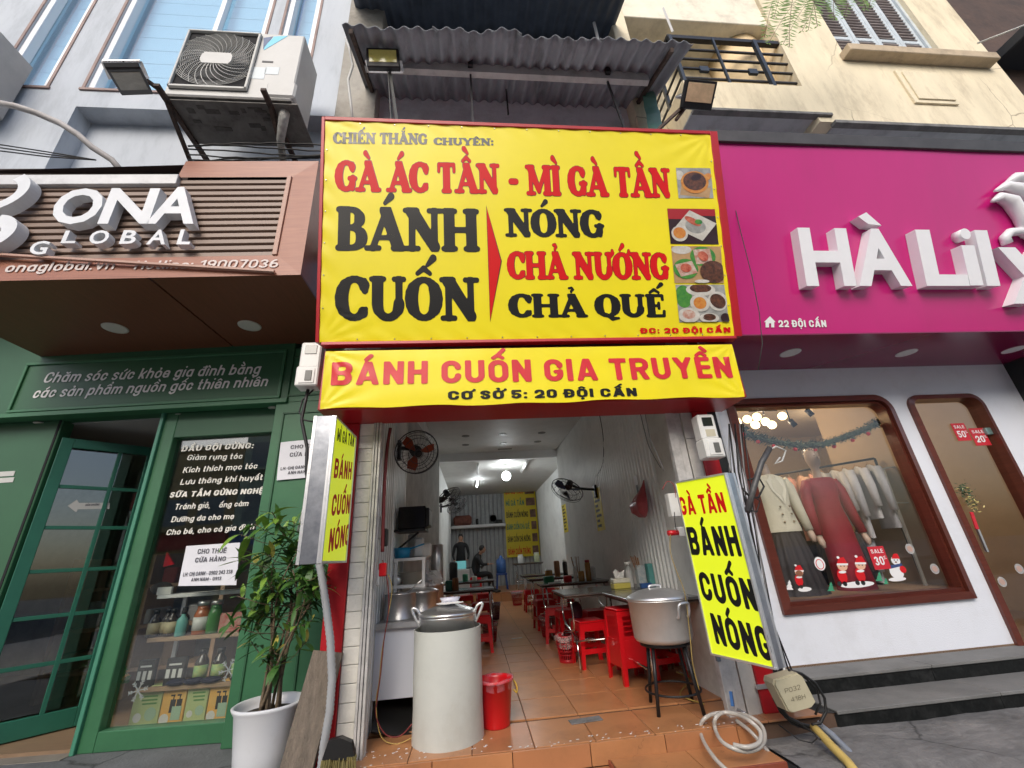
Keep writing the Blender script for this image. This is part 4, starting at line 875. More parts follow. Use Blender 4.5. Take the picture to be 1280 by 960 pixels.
for i in range(5):
    t0, t1 = i/5, (i+1)/5; L = lambda a, c, t: a+(c-a)*t; o_ = V(0, .02*(i % 2), 0); o2 = V(0, .02*((i+1) % 2), 0)
    b.quad(L(P[3], P[0], t0)+o_, L(P[2], P[1], t0)+o_, L(P[2], P[1], t1)+o2, L(P[3], P[0], t1)+o2)
b.build('ribbed_sheet', M('green_sheet', (.12, .26, .2), .4, var=.15), gs)

# floodlights
def flood(corners, Y, depth, lab, mount, glow, fin=True):
    """corners in the picture order: top left, top right, bottom right, bottom left of the lamp face, at their own distances"""
    P = [at(x, y, Y_) for (x, y), Y_ in zip(corners, Y)]
    c = sum(P, V(0, 0, 0))/4; U = ((P[1]-P[0])+(P[2]-P[3])).normalized(); W = ((P[0]-P[3])+(P[1]-P[2])); W = (W-U*W.dot(U)).normalized(); su = ((P[1]-P[0]).length+(P[2]-P[3]).length)/2; sw = ((P[0]-P[3]).length+(P[1]-P[2]).length)/2
    N = U.cross(W); 
    if N.dot(EYE-c) < 0: N = -N
    t = thing('floodlight', lab, 'floodlight', c)
    b = MB(); b.obox(c-N*depth/2, U, W, N, su, sw, depth, .008); b.build('housing', blk_metal, t)
    b = MB(); b.obox(c+N*.004, U, W, N, su*.97, sw*.97, .008, .003); b.build('bezel', blk_metal, t)
    b = MB(); b.obox(c+N*.007+W*sw*.06, U, W, N, su*.84, sw*.66, .008, .002); b.build('lens', glow, t)
    b = MB()
    for i in range(12): b.obox(c-N*(depth+.015)+U*su*(i/11-.5)*.9, U, W, N, .006, sw*.8, .03)
    b.build('cooling_fins', steel, t)
    b = MB()
    for s_ in (-1, 1): b.bar(c+U*s_*(su/2+.012)-N*depth/2, c+U*s_*(su/2+.012)-N*(depth+.12), .03, .005, up=N)
    b.bar(c-N*(depth+.12)-U*(su/2+.012), c-N*(depth+.12)+U*(su/2+.012), .03, .006); b.build('yoke', steel, t)
    for m_ in mount:
        b = MB(); b.bar(c-N*(depth+.12), m_, .03, .03); b.build('bracket_arm', rust, t)
    return t
ylens = M('yellow_lamp_glass', (.8, .74, .2), .15, var=.15, vscale=10, spec=.7)
flood(((455, 60), (497, 61), (501, 84), (461, 83)), (2.95, 2.95, 3.02, 3.02), .07, 'square floodlight with yellow lens hanging under the left of the awning', [V(-.85, 3.1, 6.5)], ylens)
flood(((864, 100), (903, 104), (884, 136), (846, 133)), (2.72, 2.72, 2.9, 2.9), .06, 'black floodlight with pinkish yellow lens on an arm right above the pink sign', [at(812, 172, 3.0), at(845, 150, 3.0)], M('pink_lamp_glass', (.75, .55, .35), .15, var=.2, vscale=8, spec=.7))
flood(((122, 86), (163, 86), (203, 116), (160, 118)), (2.55, 2.6, 2.95, 2.9), .05, 'black floodlight with dull lens reaching out left of the air conditioner', [at(207, 118, 3.05)], M('grey_lamp_glass', (.25, .24, .19), .2, var=.2, vscale=8, spec=.7))
b = MB(); p0, p1 = at(487, 88, 3.15), at(497, 158, 2.72)
b.bar(p0, p1, .025, .02); b.bar(at(485, 90, 3.1), at(489, 156, 2.7), .008, .008); b.build('floodlight_pole', M('grey_stick', (.1, .1, .09), .6), None, 'thin grey pole rising behind the top edge of the sign under the left floodlight', 'pole')
b = MB(); b.tube([at(*p, 3.0) for p in ((432, 48), (437, 62), (441, 82), (435, 100), (438, 125), (441, 152))], .014, 6); b.build('white_cable', cable_w, None, 'white cable running down left of the grey awning', 'cable')

# ------------------------------------------------------------------ cream building on the right
cb = thing('cream_building', 'cream rendered house above the pink sign with shuttered window and railed balcony', 'building', (5.5, 3.9, 6.8))
CY = 3.7; zb = 6.86; bx0, bx1 = 3.24, 5.15; zr = 7.5
XE = 9.05; zt = 13
wxy = [at(*p, CY) for p in ((1027, 0), (1053, 51), (1165, 53), (1140, 0))]
wz0 = 8.36; wx0, wx1 = 6.2, 8.1
b = MB()
b.box(bx1, wx0, CY, CY+.3, zb-.15, zt); b.box(wx0, wx1, CY, CY+.3, zb-.15, wz0); b.box(wx1, XE, CY, CY+.3, zb-.15, zt); b.box(XE-.3, XE, CY+.3, 8, zb-.15, zt)
b.build('front_wall', cream, cb)
b = MB(); b.box(bx0, bx1, CY-.004, CY+.18, zb, zr, .006); b.box(bx0, bx0+.18, CY+.18, 5.0, zb, zr); b.build('balcony_parapet', cream, cb)
b = MB(); b.box(bx0+.02, bx1, CY+.18, 5.2, zb, zb+.1); b.build('balcony_floor', concrete, cb)
gu = M('grey_underside', (.5, .53, .56), .8, col2=(.4, .43, .46), vscale=2, dirt=.35)
b = MB(); b.box(bx0+.004, bx1+.2, CY+.02, 5.0, zb-.02, zb); b.box(bx0-.3, bx1+.25, 4.5, 4.7, 3, zb-.02); b.box(bx1+.25, 10.5, CY+.03, 4.7, zb-.17, zb-.15); b.box(bx1+.25, 10.5, CY+.5, 4.7, 4.7, zb-.17); b.build('underside', gu, cb)
b = MB(); b.box(bx0, bx1+.22, CY-.04, CY+.05, zb-.05, zb-.0, .004); b.box(bx1+.2, 10, CY-.04, CY+.05, zb-.21, zb-.15, .004); b.build('drip_edge', dark_conc, cb)
b = MB(); b.box(2.5, bx1+.0, 4.45, 4.6, zb, zt); b.build('balcony_back_wall', cream, cb)
b = MB(); b.box(2.55, bx1+.9, 3.75, 5.0, 9.15, 9.4, .01); b.box(2.55, bx1, 3.76, 4.0, 9.4, 13); b.build('balcony_ceiling', M('beige_soffit', (.75, .7, .58), .8, var=.1, dirt=.25), cb)
b = MB(); b.lathe([(.42, 7.5), (.42, 9.15)], (4.85, 4.3, 0), 28); b.build('round_column', M('ochre_render', (.72, .56, .34), .8, var=.12, vscale=2, dirt=.2), cb)
# balcony railing: front run and left return
rl = thing('balcony_railing', 'black steel balcony railing with stacked horizontal bars on the cream house', 'railing', (4.1, 3.6, 7.5))
zt_ = at(930, 50, CY).z
ry = CY+.05
rx0, rx1 = 3.28, 5.05; ztop = 8.62
b = MB(); b.bar((rx0-.03, ry, ztop), (rx1+.1, ry, ztop), .07, .075); b.bar((rx0, ry, ztop), (rx0, 4.9, ztop), .07, .075); b.build('handrail', blk_metal, rl)
for i in range(4):
    z = zr+.14+.235*i
    b = MB(); b.bar((rx0, ry, z), (rx1+.1, ry, z), .028, .028); b.build('rail_bar', blk_metal, rl)
    b = MB(); b.bar((rx0, ry, z), (rx0, 4.9, z), .028, .028); b.build('rail_bar', blk_metal, rl)
for x, y, s_ in ((rx0, ry, .05), (rx1-.35, ry, .055), (4.0, ry, .03), (rx0, 4.2, .05), (rx0, 4.85, .06)):
    b = MB(); b.bar((x, y-.03, zr-.02), (x, y-.03, ztop), s_, s_); b.build('rail_post', M('blue_black_metal', (.035, .045, .06), .4, metal=.3), rl)
for x in (3.62, 4.42): b = MB(); b.box(x, x+.14, ry-.02, ry+.02, zr+.31, zr+.42); b.build('infill_plate', MATS['blue_black_metal'], rl)
b = MB(); b.bar(at(829, 10, 3.4), at(841, 40, 3.5), .03, .03); b.build('white_rod', white_p, None, 'short white rod sticking up beyond the balcony corner', 'rod')
# shuttered window
sw_ = thing('shuttered_window', 'white framed window with four dark louvred shutters on the cream house', 'window', ((wx0+wx1)/2, CY, wz0))
shf = M('shutter_frame_paint', (.5, .56, .6), .5, var=.1, dirt=.2); slat_m = M('shutter_slat', (.4, .36, .36), .5, var=.2)
nsh = 4; sww = (wx1-wx0-.12)/nsh
b = MB(); b.box(wx0, wx0+.06, CY+.06, CY+.16, wz0, 12.5); b.box(wx1-.06, wx1, CY+.06, CY+.16, wz0, 12.5); b.box(wx0, wx1, CY+.06, CY+.16, wz0-.02, wz0+.04); b.build('frame', shf, sw_)
for i in range(nsh):
    a = wx0+.06+sww*i
    b = MB()
    for x in (a+.005, a+sww-.075): b.box(x, x+.07, CY+.09, CY+.13, wz0+.05, 12.4, .003)
    for z in (wz0+.05, wz0+.62, wz0+2.4): b.box(a+.075, a+sww-.075, CY+.092, CY+.128, z, z+.075, .003)
    lf_ = b.build('shutter', shf, sw_)
    b = MB(); z = wz0+.14
    while z < wz0+2.9:
        if not (wz0+.59 < z < wz0+.7 or wz0+2.36 < z < wz0+2.48): b.obox((a+sww/2, CY+.11, z), V(1, 0, 0), V(0, .8, .6), V(0, -.6, .8), sww-.15, .075, .01)
        z += .085
    b.build('louvres', slat_m, lf_, kind='stuff')
    b = MB(); b.box(a+.08, a+sww-.08, CY+.15, CY+.16, wz0+.1, 12.4); b.build('shade_backing', M('hollow_shade', (.01, .01, .012), .9), lf_)  # near-black sheet stands in for the unlit space behind the louvres
b = MB(); b.box(wx0-.1, XE-.25, CY-.17, CY, wz0-.16, wz0-.0, .01); b.build('window_sill', M('tan_ledge', (.46, .37, .26), .8, var=.15, dirt=.3), sw_)
q0, q1 = at(1133, 97, CY), at(1190, 127, CY)
b = MB(); b.box(6.9, 7.66, CY-.03, CY, 7.2, 7.98, .004); b.box(6.98, 7.62, CY-.05, CY-.03, 7.27, 7.92, .004); b.build('relief_panel', cream, cb)
# dark neighbour at far right
nb = thing('dark_building', 'dark brown neighbouring building beyond the cream house at top right', 'building', (12, 4, 4.8))
b = MB(); b.box(XE+.35, 20, 3.9, 6, 5, 20); b.build('wall', M('brown_stone', (.1, .06, .045), .8, col2=(.05, .035, .03), vscale=1.2, dirt=.6, dcol=(.015, .012, .012), bump=.5, bscale=6), nb)
b = MB(); b.box(XE+.25, 20, 3.0, 4.1, 8.6, 8.8, .02); b.build('balcony_slab', M('very_dark_slab', (.025, .027, .032), .8), nb)
b = MB(); b.tube([at(1222, 54, 3.2), at(1290, 28, 2.9)], .014, 6); b.build('white_wire', cable_w, None, 'white wire stretched from the cream house to the top right corner', 'wire')
# feathery tree spray hanging in from above
tr = thing('tree_branch', 'feathery green tree leaves hanging into the picture before the cream house', 'tree', at(1010, -40, 2.6))
lm = M('fern_leaf', (.1, .2, .035), .5, col2=(.17, .28, .05), vscale=5); tw = M('twig', (.12, .09, .05), .8)
rr = random.Random(11)
fro = [((1030, -30), (960, 50)), ((1040, -25), (975, 58)), ((1000, -40), (968, 20)), ((1060, -30), (1000, 35)), ((1050, -20), (1040, 25)), ((1090, -40), (1060, 18)), ((1110, -40), (1082, 14)), ((1020, -30), (1020, 30)), ((985, -35), (958, 48)), ((1075, -30), (1085, 10)), ((1000, -30), (985, 62)), ((1040, -40), (1010, 40))]
for (a, c) in fro:
    Y_ = 2.5+rr.random()*.3; p0 = at(*a, Y_); p1 = at(c[0]+rr.uniform(-6, 6), c[1]+rr.uniform(-5, 5), Y_+rr.uniform(-.1, .1)); b = MB(); L = (p1-p0).length; d = (p1-p0).normalized(); sd_ = d.cross(V(0, -1, .4)).normalized()
    pts = [p0+(p1-p0)*t+V(0, 0, .12*math.sin(PI*t)) for t in [i/10 for i in range(11)]]; b.mi = 0; b.tube(pts, .003, 4)
    b.mi = 1; nn = 26
    for i in range(nn):
        t = (i+1)/nn; q = p0+(p1-p0)*t+V(0, 0, .12*math.sin(PI*t)); ll = .13*math.sin(PI*(.15+.8*t))**.7
        for s_ in (-1, 1):
            e = q+sd_*s_*ll+d*ll*.55+V(0, rr.uniform(-.02, .02), rr.uniform(-.02, .01)); m_ = (q+e)/2; wv = (e-q).cross(V(0, 1, .3)).normalized()*.009
            b._add([q, m_+wv, e, m_-wv], [(0, 1, 2, 3)], False)
    b.build('frond', [tw, lm], tr)

# ------------------------------------------------------------------ white building on the left
LY = 3.75
lb = thing('shaded_white_building', 'white rendered house, its shade painted in blue-grey, above the brown canopy with tall bright windows', 'building', (-4, 3.9, 4.8))
lbm = M('shaded_white_render', (.5, .54, .59), .8, col2=(.42, .46, .51), vscale=1.6, bump=.25, bscale=20, dirt=.55, dcol=(.28, .3, .33), dscale=1.6, stretch=(1.5, 1.5, .4))  # white paint in shade, its blue-grey tone put into the base colour
wins = [(at(3, 85, LY).x, at(59, 108, LY).x), (at(108, 110, LY).x, at(346, 60, LY).x+.02), (at(340, 0, LY).x+.02, at(392, 40, LY).x)]
wz = at(60, 109, LY).z
W1 = (-5.62, -5.05); W2 = (-4.62, -2.72); W3 = (-2.5, -2.06)
rz0, rz1 = 4.4, at(95, 133, LY).z; rx = at(95, 133, LY).x
b = MB(); segs = [(-12, W1[0]), (W1[1], W2[0]), (W2[1], W3[0]), (W3[1], -1.575)]
for a, c in segs: b.box(a, c, LY, LY+.3, wz, 14)
b.box(-12, rx, LY, LY+.3, 4.3, wz); b.box(rx, -1.575, LY, LY+.3, rz1, wz); b.box(rx, -1.575, LY+.22, LY+.3, 4.3, rz1)
b.build('front_wall', lbm, lb)
sky_gl = M('sky_window_glass', (.2, .4, .58), .04, spec=1., coat=.6, var=.05, vscale=1)
sky_tint_blind = M('pale_blind', (.62, .78, .84), .6, var=.05)
wfr = M('window_frame_white', (.78, .8, .83), .45)
for (a, c), lab in ((W1, 'narrow tall window at the far left of the shaded white house'), (W2, 'wide tall window behind the air conditioner'), (W3, 'narrow window at the right end of the shaded white house')):
    wt = thing('window', lab, 'window', ((a+c)/2, LY+.1, wz))
    b = MB(); b.box(a, a+.07, LY+.02, LY+.16, wz, 13.9, .004); b.box(c-.07, c, LY+.02, LY+.16, wz, 13.9, .004); b.box(a+.07, c-.07, LY+.02, LY+.16, wz, wz+.06, .004)
    if c-a > 1.5: b.box(a+1.16, a+1.22, LY+.05, LY+.14, wz+.06, 13.9)
    b.build('frame', wfr, wt)
    b = MB(); b.box(a+.07, c-.07, LY+.12, LY+.13, wz+.06, 13.9); b.build('pane', glass('window_glass_sky', (.85, .94, .98), 1.3), wt)
    b = MB(); z = wz+.06; b.box(a+.07, c-.07, LY+.25, LY+.27, wz, 13.9)
    while z < 13.5: b.box(a+.07, c-.07, LY+.235, LY+.25, z, z+.285, .003); z += .29
    b.build('sky_tint_blind', M('reflected_sky_blue', (.3, .47, .6), .5), wt)  # blue slats stand in for the sky reflected in the panes
    b = MB(); b.box(a-.05, c+.05, LY-.02, LY+.01, wz-.035, wz-.002); b.box(a-.035, a-.003, LY-.012, LY+.01, wz, 13.9); b.box(c+.003, c+.035, LY-.012, LY+.01, wz, 13.9); b.build('reveal_edge', M('brown_edge', (.28, .2, .18), .7, var=.2), wt)
# bottom corner of a box at the far left edge
c = at(10, 100, 3.4); b = MB(); b.box(c.x-.8, c.x-.24, 3.3, 3.7, c.z-.25, c.z+.7, .01); b.build('wall_box', M('beige_metal', (.42, .4, .38), .6, var=.1), None, 'beige boxed corner sticking in at the left edge above the brown canopy', 'box')

# air conditioner on its steel bracket
AY = 3.02
p0, p1 = at(203, 118, AY), at(364, 126, AY); ax0, ax1, az0 = p0.x, p1.x, (p0.z+p1.z)/2; az1 = at(300, 40, AY).z; aw_ = ax1-ax0; ad = .42
ac = thing('air_conditioner', 'white outdoor air conditioner unit with round fan grille on rusty brackets', 'air conditioner', ((ax0+ax1)/2, AY+ad/2, az0))
acm = M('ac_white', (.52, .52, .5), .45, var=.05, dirt=.2, dcol=(.35, .33, .3), dscale=3)
b = MB(); b.box(ax0, ax1, AY, AY+ad, az0+.012, az1, .012); b.build('casing', acm, ac)
b = MB(); b.box(ax0+.01, ax1+.05, AY+.03, AY+ad+.1, az0-.022, az0-.004); b.build('drip_tray', M('grimy_tray', (.24, .235, .22), .7, col2=(.14, .13, .12), vscale=4, dirt=.7, dcol=(.02, .018, .016), dscale=5, metal=.3), ac)
b = MB(); b.box(ax0+.01, ax1-.01, AY+.01, AY+ad-.01, az0, az0+.012)
rr = random.Random(5)
for i in range(16): x = ax0+.15+rr.random()*(aw_-.35); y = AY+.06+rr.random()*(ad-.16); b.box(x, x+.04+.1*rr.random(), y, y+.02+.03*rr.random(), az0-.026-.002*i/16, az0-.018)
b.build('base_pan', M('dirty_base', (.12, .115, .105), .8, col2=(.05, .045, .04), vscale=9, dirt=.4), ac)
af = Fr((ax0, AY, az0), (1, 0, 0), (0, 0, 1)); H_ = az1-az0
gx0, gx1, gz0, gz1 = .03*aw_, .64*aw_, .09*H_, .95*H_; gc = ((gx0+gx1)/2, (gz0+gz1)/2)
b = MB(); af.box(b, gx0, gx1, gz0, gz1, .0, .004); b.build('grille_shade_plate', M('hollow_shade', (.01, .01, .012)), ac)  # flat black plate stands in for the shaded hollow behind the grille
gr_ = M('grille_plastic', (.5, .5, .47), .5)
b = MB(); rmax = .58*aw_/2*.98
for a_ in ((gx0, gx1, gz0, gz0+.03), (gx0, gx1, gz1-.02, gz1), (gx0, gx0+.02, gz0, gz1), (gx1-.025, gx1, gz0, gz1)): af.box(b, *a_, .004, .035, .004)
def clampg(u, v): return min(gx1-.02, max(gx0+.02, u)), min(gz1-.02, max(gz0+.02, v))
for k_ in range(4, 24):
    r_ = rmax*1.22*k_/23; pts = []
    for j in range(49):
        a = 2*PI*j/48; u, v = gc[0]+r_*math.cos(a), gc[1]+r_*math.sin(a); ins = gx0+.02 <= u <= gx1-.02 and gz0+.02 <= v <= gz1-.02
        if ins: pts.append(af.p(u, v, .024))
        if (not ins or j == 48) and pts:
            if len(pts) > 1: b.tube(pts, .0028, 3, False, False)
            pts = []
for k_ in range(28):
    a0 = 2*PI*k_/28; pts = []
    for j in range(9):
        r_ = .06+(rmax*1.25-.06)*j/8; a = a0+.9*j/8; u, v = gc[0]+r_*math.cos(a), gc[1]+r_*math.sin(a)
        if gx0+.015 <= u <= gx1-.015 and gz0+.015 <= v <= gz1-.015: pts.append(af.p(u, v, .028))
    if len(pts) > 1: b.tube(pts, .0034, 3, False, False)
b.build('fan_grille', gr_, ac)
b = MB(); b.prism([(-.13, -.09), (.13, -.09), (.155, -.04), (.155, .04), (.13, .09), (-.13, .09), (-.155, .04), (-.155, -.04)], af.p(*gc), af.U, af.W, .035, .0); b.build('hub_plate', acm, ac)
for k_ in range(3):
    a = 2*PI*k_/3; b = MB(); P = [af.p(gc[0]+r_*math.cos(a+d_), gc[1]+r_*math.sin(a+d_), .006+n_) for r_, d_, n_ in ((.06, -.3, .0), (.33, -.1, .0), (.33, .8, .008), (.06, .5, .008))]; b.quad(*P); b.build('fan_blade', blk_metal, ac)
f_t = lambda x, y: (x/3.048, y/3.048)
tri = [af.hit(*f_t(*p)) for p in ((1005, 145), (1040, 140), (1003, 188))]; tri2 = [af.hit(*f_t(*p)) for p in ((1045, 140), (1098, 137), (1005, 192), (1008, 178))]
b = MB(); b.prism([tuple(v) for v in reversed(tri)], af.P, af.U, af.W, .002, .001); fix_normals(b.build('badge', M('navy_ink', (.05, .09, .2), .4), ac))
b = MB(); b.prism([tuple(v) for v in reversed(tri2)], af.P, af.U, af.W, .002, .001); fix_normals(b.build('badge', M('cyan_ink', (.15, .55, .75), .4), ac))
for x0_, x1_, y0_, y1_, m in ((1000, 1040, 232, 240, blk_metal), (948, 1005, 255, 302, M('pale_label', (.6, .66, .68), .5)), (1015, 1060, 255, 285, MATS['pale_label'])):
    u0, v1 = af.hit(*f_t(x0_, y0_)); u1, v0 = af.hit(*f_t(x1_, y1_)); b = MB(); af.box(b, u0, u1, min(v0, v1), max(v0, v1), .0, .003); b.build('label_plate', m, ac)
# side valve cover
b = MB(); b.box(ax1-.27, ax1+.03, AY-.02, AY+.16, az0+.03, az0+.26, .02); b.build('valve_cover', acm, ac)
b = MB(); b.tube([(ax1-.1, AY+.1, az0+.1), (ax1-.12, AY+.14, az0-.1), (ax1-.2, AY+.3, az0-.2), (ax1-.24, AY+.5, az0-.3)], [.05, .05, .04, .035], 10); b.build('insulated_pipe', M('foil_wrap', (.42, .41, .38), .5, var=.25, vscale=20, bump=.6, dirt=.4), ac)
brk = thing('ac_bracket', 'rusty steel bracket arms under the air conditioner', 'bracket', ((ax0+ax1)/2, AY+.3, az0))
for x in (ax0+.03, ax1-.22):
    b = MB(); b.bar((x, AY-.12, az0-.03), (x, LY, az0-.03), .05, .035); b.build('bracket_arm', rust, brk)
    b = MB(); b.bar((x, AY+.05, az0-.05), (x, LY, az0-.42), .035, .03); b.build('brace', rust, brk)
# big cable sweeping over the left wall
b = MB(); b.tube([at(x, y, Y_) for x, y, Y_ in ((-10, 127, 3.1), (20, 133, 3.1), (45, 141, 3.15), (75, 154, 3.2), (97, 168, 3.25), (115, 184, 3.3), (140, 200, 3.4), (150, 212, 3.4))], .03, 10); b.build('thick_cable', M('grey_conduit', (.42, .4, .39), .6, var=.1, dirt=.3), None, 'thick grey conduit sweeping across the shaded white wall into the canopy', 'cable')
rr = random.Random(9); b = MB()
for i in range(7):
    y0_ = 184+i*3; pts = [at(x, y0_+rr.uniform(-.8, .8)+5*math.sin(x/70+i), 3.3+.03*i) for x in range(235, 421, 15)]; b.tube(pts, .008, 5)
for i in range(3): b.tube([at(-5, 180+4*i, 3.4), at(60, 190+3*i, 3.4), at(120, 200, 3.4)], .007, 5)
b.build('cable_tangle', cable_b, None, 'tangle of thin black cables lying along the top of the brown canopy', 'cables', kind='stuff')
# ------------------------------------------------------------------ brown canopy of the left shop
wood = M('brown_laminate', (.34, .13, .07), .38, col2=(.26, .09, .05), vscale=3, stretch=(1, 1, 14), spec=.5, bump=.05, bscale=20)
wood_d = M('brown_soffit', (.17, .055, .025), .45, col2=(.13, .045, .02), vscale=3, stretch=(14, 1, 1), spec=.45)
slat_b = M('brown_slat', (.25, .175, .135), .45, var=.08, vscale=3, stretch=(.3, 1, 1), dirt=.2, dcol=(.2, .13, .1))
CP = V(-1.44, 3.12, 3.56); cu_ = V(math.cos(R(-2)), math.sin(R(-2)), 0)
cf = Fr(CP, cu_, (0, 0, 1)); CL = -3.3; CH = 1.38
can = thing('canopy', 'brown slatted shop canopy with raised white letters over the green shop', 'canopy', (-3, 3.6, 3.55))
q = cf.hit(362.5, 220); ui = q[0]; vi = q[1]; q = cf.hit(349.4, 318); vb = q[1]; ui2 = q[0]
ui = (ui+ui2)/2
b = MB(); cf.box(b, CL, ui, vb, vi, -.2, -.07); b.build('slat_backing', M('dark_brown_gap', (.035, .018, .014), .8), can)
ns = 13
for i in range(ns):
    v = vb+(vi-vb)*(i+.2)/ns; b = MB(); cf.box(b, CL, ui-.002, v, v+(vi-vb)/ns*.62, -.07, -.03, .003); b.build('slat', slat_b, can)
# bevelled frame: bottom band, right band (mitred), top band
b = MB(); bandb = [(CL, 0), (0, 0), (ui, vb), (CL, vb)]
P = lambda u, v, n: cf.p(u, v, n)
b.quad(P(CL, 0, 0), P(0, 0, 0), P(ui, vb, -.01), P(CL, vb, -.01)); b.quad(P(CL, vb, -.01), P(ui, vb, -.01), P(ui, vb, -.1), P(CL, vb, -.1)); bband = b.build('bottom_band', wood, can)
b = MB(); b.quad(P(0, 0, 0), P(0, CH, 0), P(ui, vi, -.012), P(ui, vb, -.01)); b.quad(P(ui, vb, -.01), P(ui, vi, -.012), P(ui, vi, -.1), P(ui, vb, -.1)); b.build('right_band', wood, can)
ut = cf.hit(226, 205)[0]; vt = cf.hit(226, 218)[1]
b = MB(); b.quad(P(ut, vi, -.01), P(ui, vi, -.012), P(0, CH, 0), P(ut+.04, CH, 0)); b.quad(P(ut, CH, -.3), P(ut+.04, CH, 0), P(0, CH, 0), P(0, CH, -.3)); b.build('top_band', wood, can)
b = MB(); cf.box(b, ui-.045, ui-.004, vb+.0, vi, -.03, .005, .003); b.build('trim_strip', M('pale_brown_trim', (.42, .25, .19), .5, var=.05), can)
vt0, vt1 = cf.hit(100, 231)[1], cf.hit(100, 219)[1]
b = MB(); cf.box(b, CL, ut+.02, vt0, vt1, -.05, .01, .004); b.build('metal_strip', M('pale_metal_strip', (.5, .5, .5), .45, metal=.2, var=.1, dirt=.3), can)
b = MB(); cf.box(b, CL, ut, vt1, CH+.05, -.45, -.12); b.build('header_gap_shade', M('dark_brown_gap', (.03, .02, .02)), can)  # near-black block puts the shade of an open gap into colour
# right return side and soffit (two sheets with an open joint)
sb_r = V(-1.74, 4.34, 3.56)
b = MB(); b.quad(P(0, 0, 0), V(-1.42, 4.34, 3.56), V(-1.42, 4.34, 3.56+CH), P(0, CH, 0)); b.build('right_side', M('orange_laminate', (.3, .12, .06), .35, col2=(.24, .09, .05), vscale=3, stretch=(1, 1, 14)), can)
j0, j1 = atz(197, 357, 3.56), atz(292, 434, 3.56); uj = (j0.x-CP.x)/cu_.x; j0 = cf.p(uj, 0, -.001)
zl = 3.56
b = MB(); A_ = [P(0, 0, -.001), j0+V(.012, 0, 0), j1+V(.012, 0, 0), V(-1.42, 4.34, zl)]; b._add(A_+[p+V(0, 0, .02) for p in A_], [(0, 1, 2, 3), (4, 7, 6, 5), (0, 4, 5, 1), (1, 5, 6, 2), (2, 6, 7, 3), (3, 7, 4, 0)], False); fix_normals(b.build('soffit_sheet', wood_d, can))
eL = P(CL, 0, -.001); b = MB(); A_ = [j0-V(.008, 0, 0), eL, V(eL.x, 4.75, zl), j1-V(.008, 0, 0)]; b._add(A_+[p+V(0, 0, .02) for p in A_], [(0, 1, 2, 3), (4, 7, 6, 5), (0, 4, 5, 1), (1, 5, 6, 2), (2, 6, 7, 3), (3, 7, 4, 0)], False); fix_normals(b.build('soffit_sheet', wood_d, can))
b = MB(); b.box(eL.x, -1.46, 3.3, 4.75, zl+.03, zl+.05); b.build('soffit_core', MATS['dark_brown_gap'], can)
b = MB(); b._add([P(CL, CH, -.1), P(0, CH, -.0), V(-1.42, 4.34, 3.56+CH), V(eL.x, 4.75, 3.56+CH)], [(0, 1, 2, 3)], False); b.build('top_sheet', MATS['dark_brown_gap'], can)
for px, py in ((144, 410), (312, 407)):
    c = atz(px, py, 3.56); b = MB(); b.lathe([(.0, -.006), (.085, -.006), (.105, -.008), (.108, 0)], c, 26); b.build('soffit_light', M('lamp_cover', (.55, .53, .47), .4), can)
z5 = lambda x, y: (x/3.048, 190+y/3.048)
wl_m = M('white_letter', (.66, .68, .7), .4, var=.06, dirt=.15, dcol=(.4, .4, .4))
for ch_, BL, BR, TL in (('O', z5(176, 268), z5(362, 268), z5(190, 136)), ('N', z5(372, 268), z5(566, 268), z5(384, 134)), ('A', z5(556, 268), z5(738, 268), z5(566, 130))):
    text(ch_, cf, BL, BR, TL, wl_m, can, name='letter_'+ch_.lower(), bold=.025, n=.085, depth=.085)
for ch_, x0_, x1_, y0_, y1_ in (('G', 104, 172, 388, 338), ('L', 230, 285, 346, 298), ('O', 332, 405, 348, 297), ('B', 453, 512, 348, 296), ('A', 556, 628, 350, 294), ('L', 672, 722, 350, 293)):
    text(ch_, cf, z5(x0_, y0_), z5(x1_, y0_), z5(x0_, y1_), wl_m, can, name='letter_'+ch_.lower(), bold=.02, n=.065, depth=.065)
# part of the big round emblem at the left edge
for (cx, cy, rx_, ry_, th_, a0, a1) in ((-22, 240, .36, .27, .09, -130, 55), (-20, 291, .23, .2, .11, -90, 90)):
    c = cf.hit(cx, cy, .1); A0 = [(c[0]+rx_*math.cos(R(a))+.25*ry_*math.sin(R(a)), c[1]+ry_*math.sin(R(a))) for a in range(a0, a1+1, 8)]; A1 = [(c[0]+(rx_-th_)*math.cos(R(a))+.25*(ry_-th_)*math.sin(R(a)), c[1]+(ry_-th_)*math.sin(R(a))) for a in range(a0, a1+1, 8)]
    b = MB(); k_ = len(A0); vs = [cf.p(*p, .1) for p in A0]+[cf.p(*p, .1) for p in A1]+[cf.p(*p, 0) for p in A0]+[cf.p(*p, 0) for p in A1]
    b._add(vs, [f for i in range(k_-1) for f in ((i, i+1, k_+i+1, k_+i), (i, 2*k_+i, 2*k_+i+1, i+1), (k_+i, k_+i+1, 3*k_+i+1, 3*k_+i))]+[(0, k_, 3*k_, 2*k_), (k_-1, 3*k_-1, 4*k_-1, 2*k_-1)], False); fix_normals(b.build('emblem_ring', wl_m, can))
txt_w = M('pale_lettering', (.62, .55, .52), .5)
goth('onaglobal.vn', cf, z5(15, 459), z5(432, 447), z5(15, 424), txt_w, bband, r=.075, n=.004, h=.05, shear=.12)
goth('Hotline: 19007036', cf, z5(510, 448), z5(1057, 441), z5(510, 416), txt_w, bband, r=.075, n=.004, h=.05, shear=.12)
b = MB(); b.bar(cf.p(*cf.hit(*z5(-30, 400)), .035), cf.p(*cf.hit(*z5(1050, 461)), .02), .03, .02); b.build('loose_trim', MATS['pale_brown_trim'], None, 'loose brown trim strip sagging across the hotline lettering', 'trim')

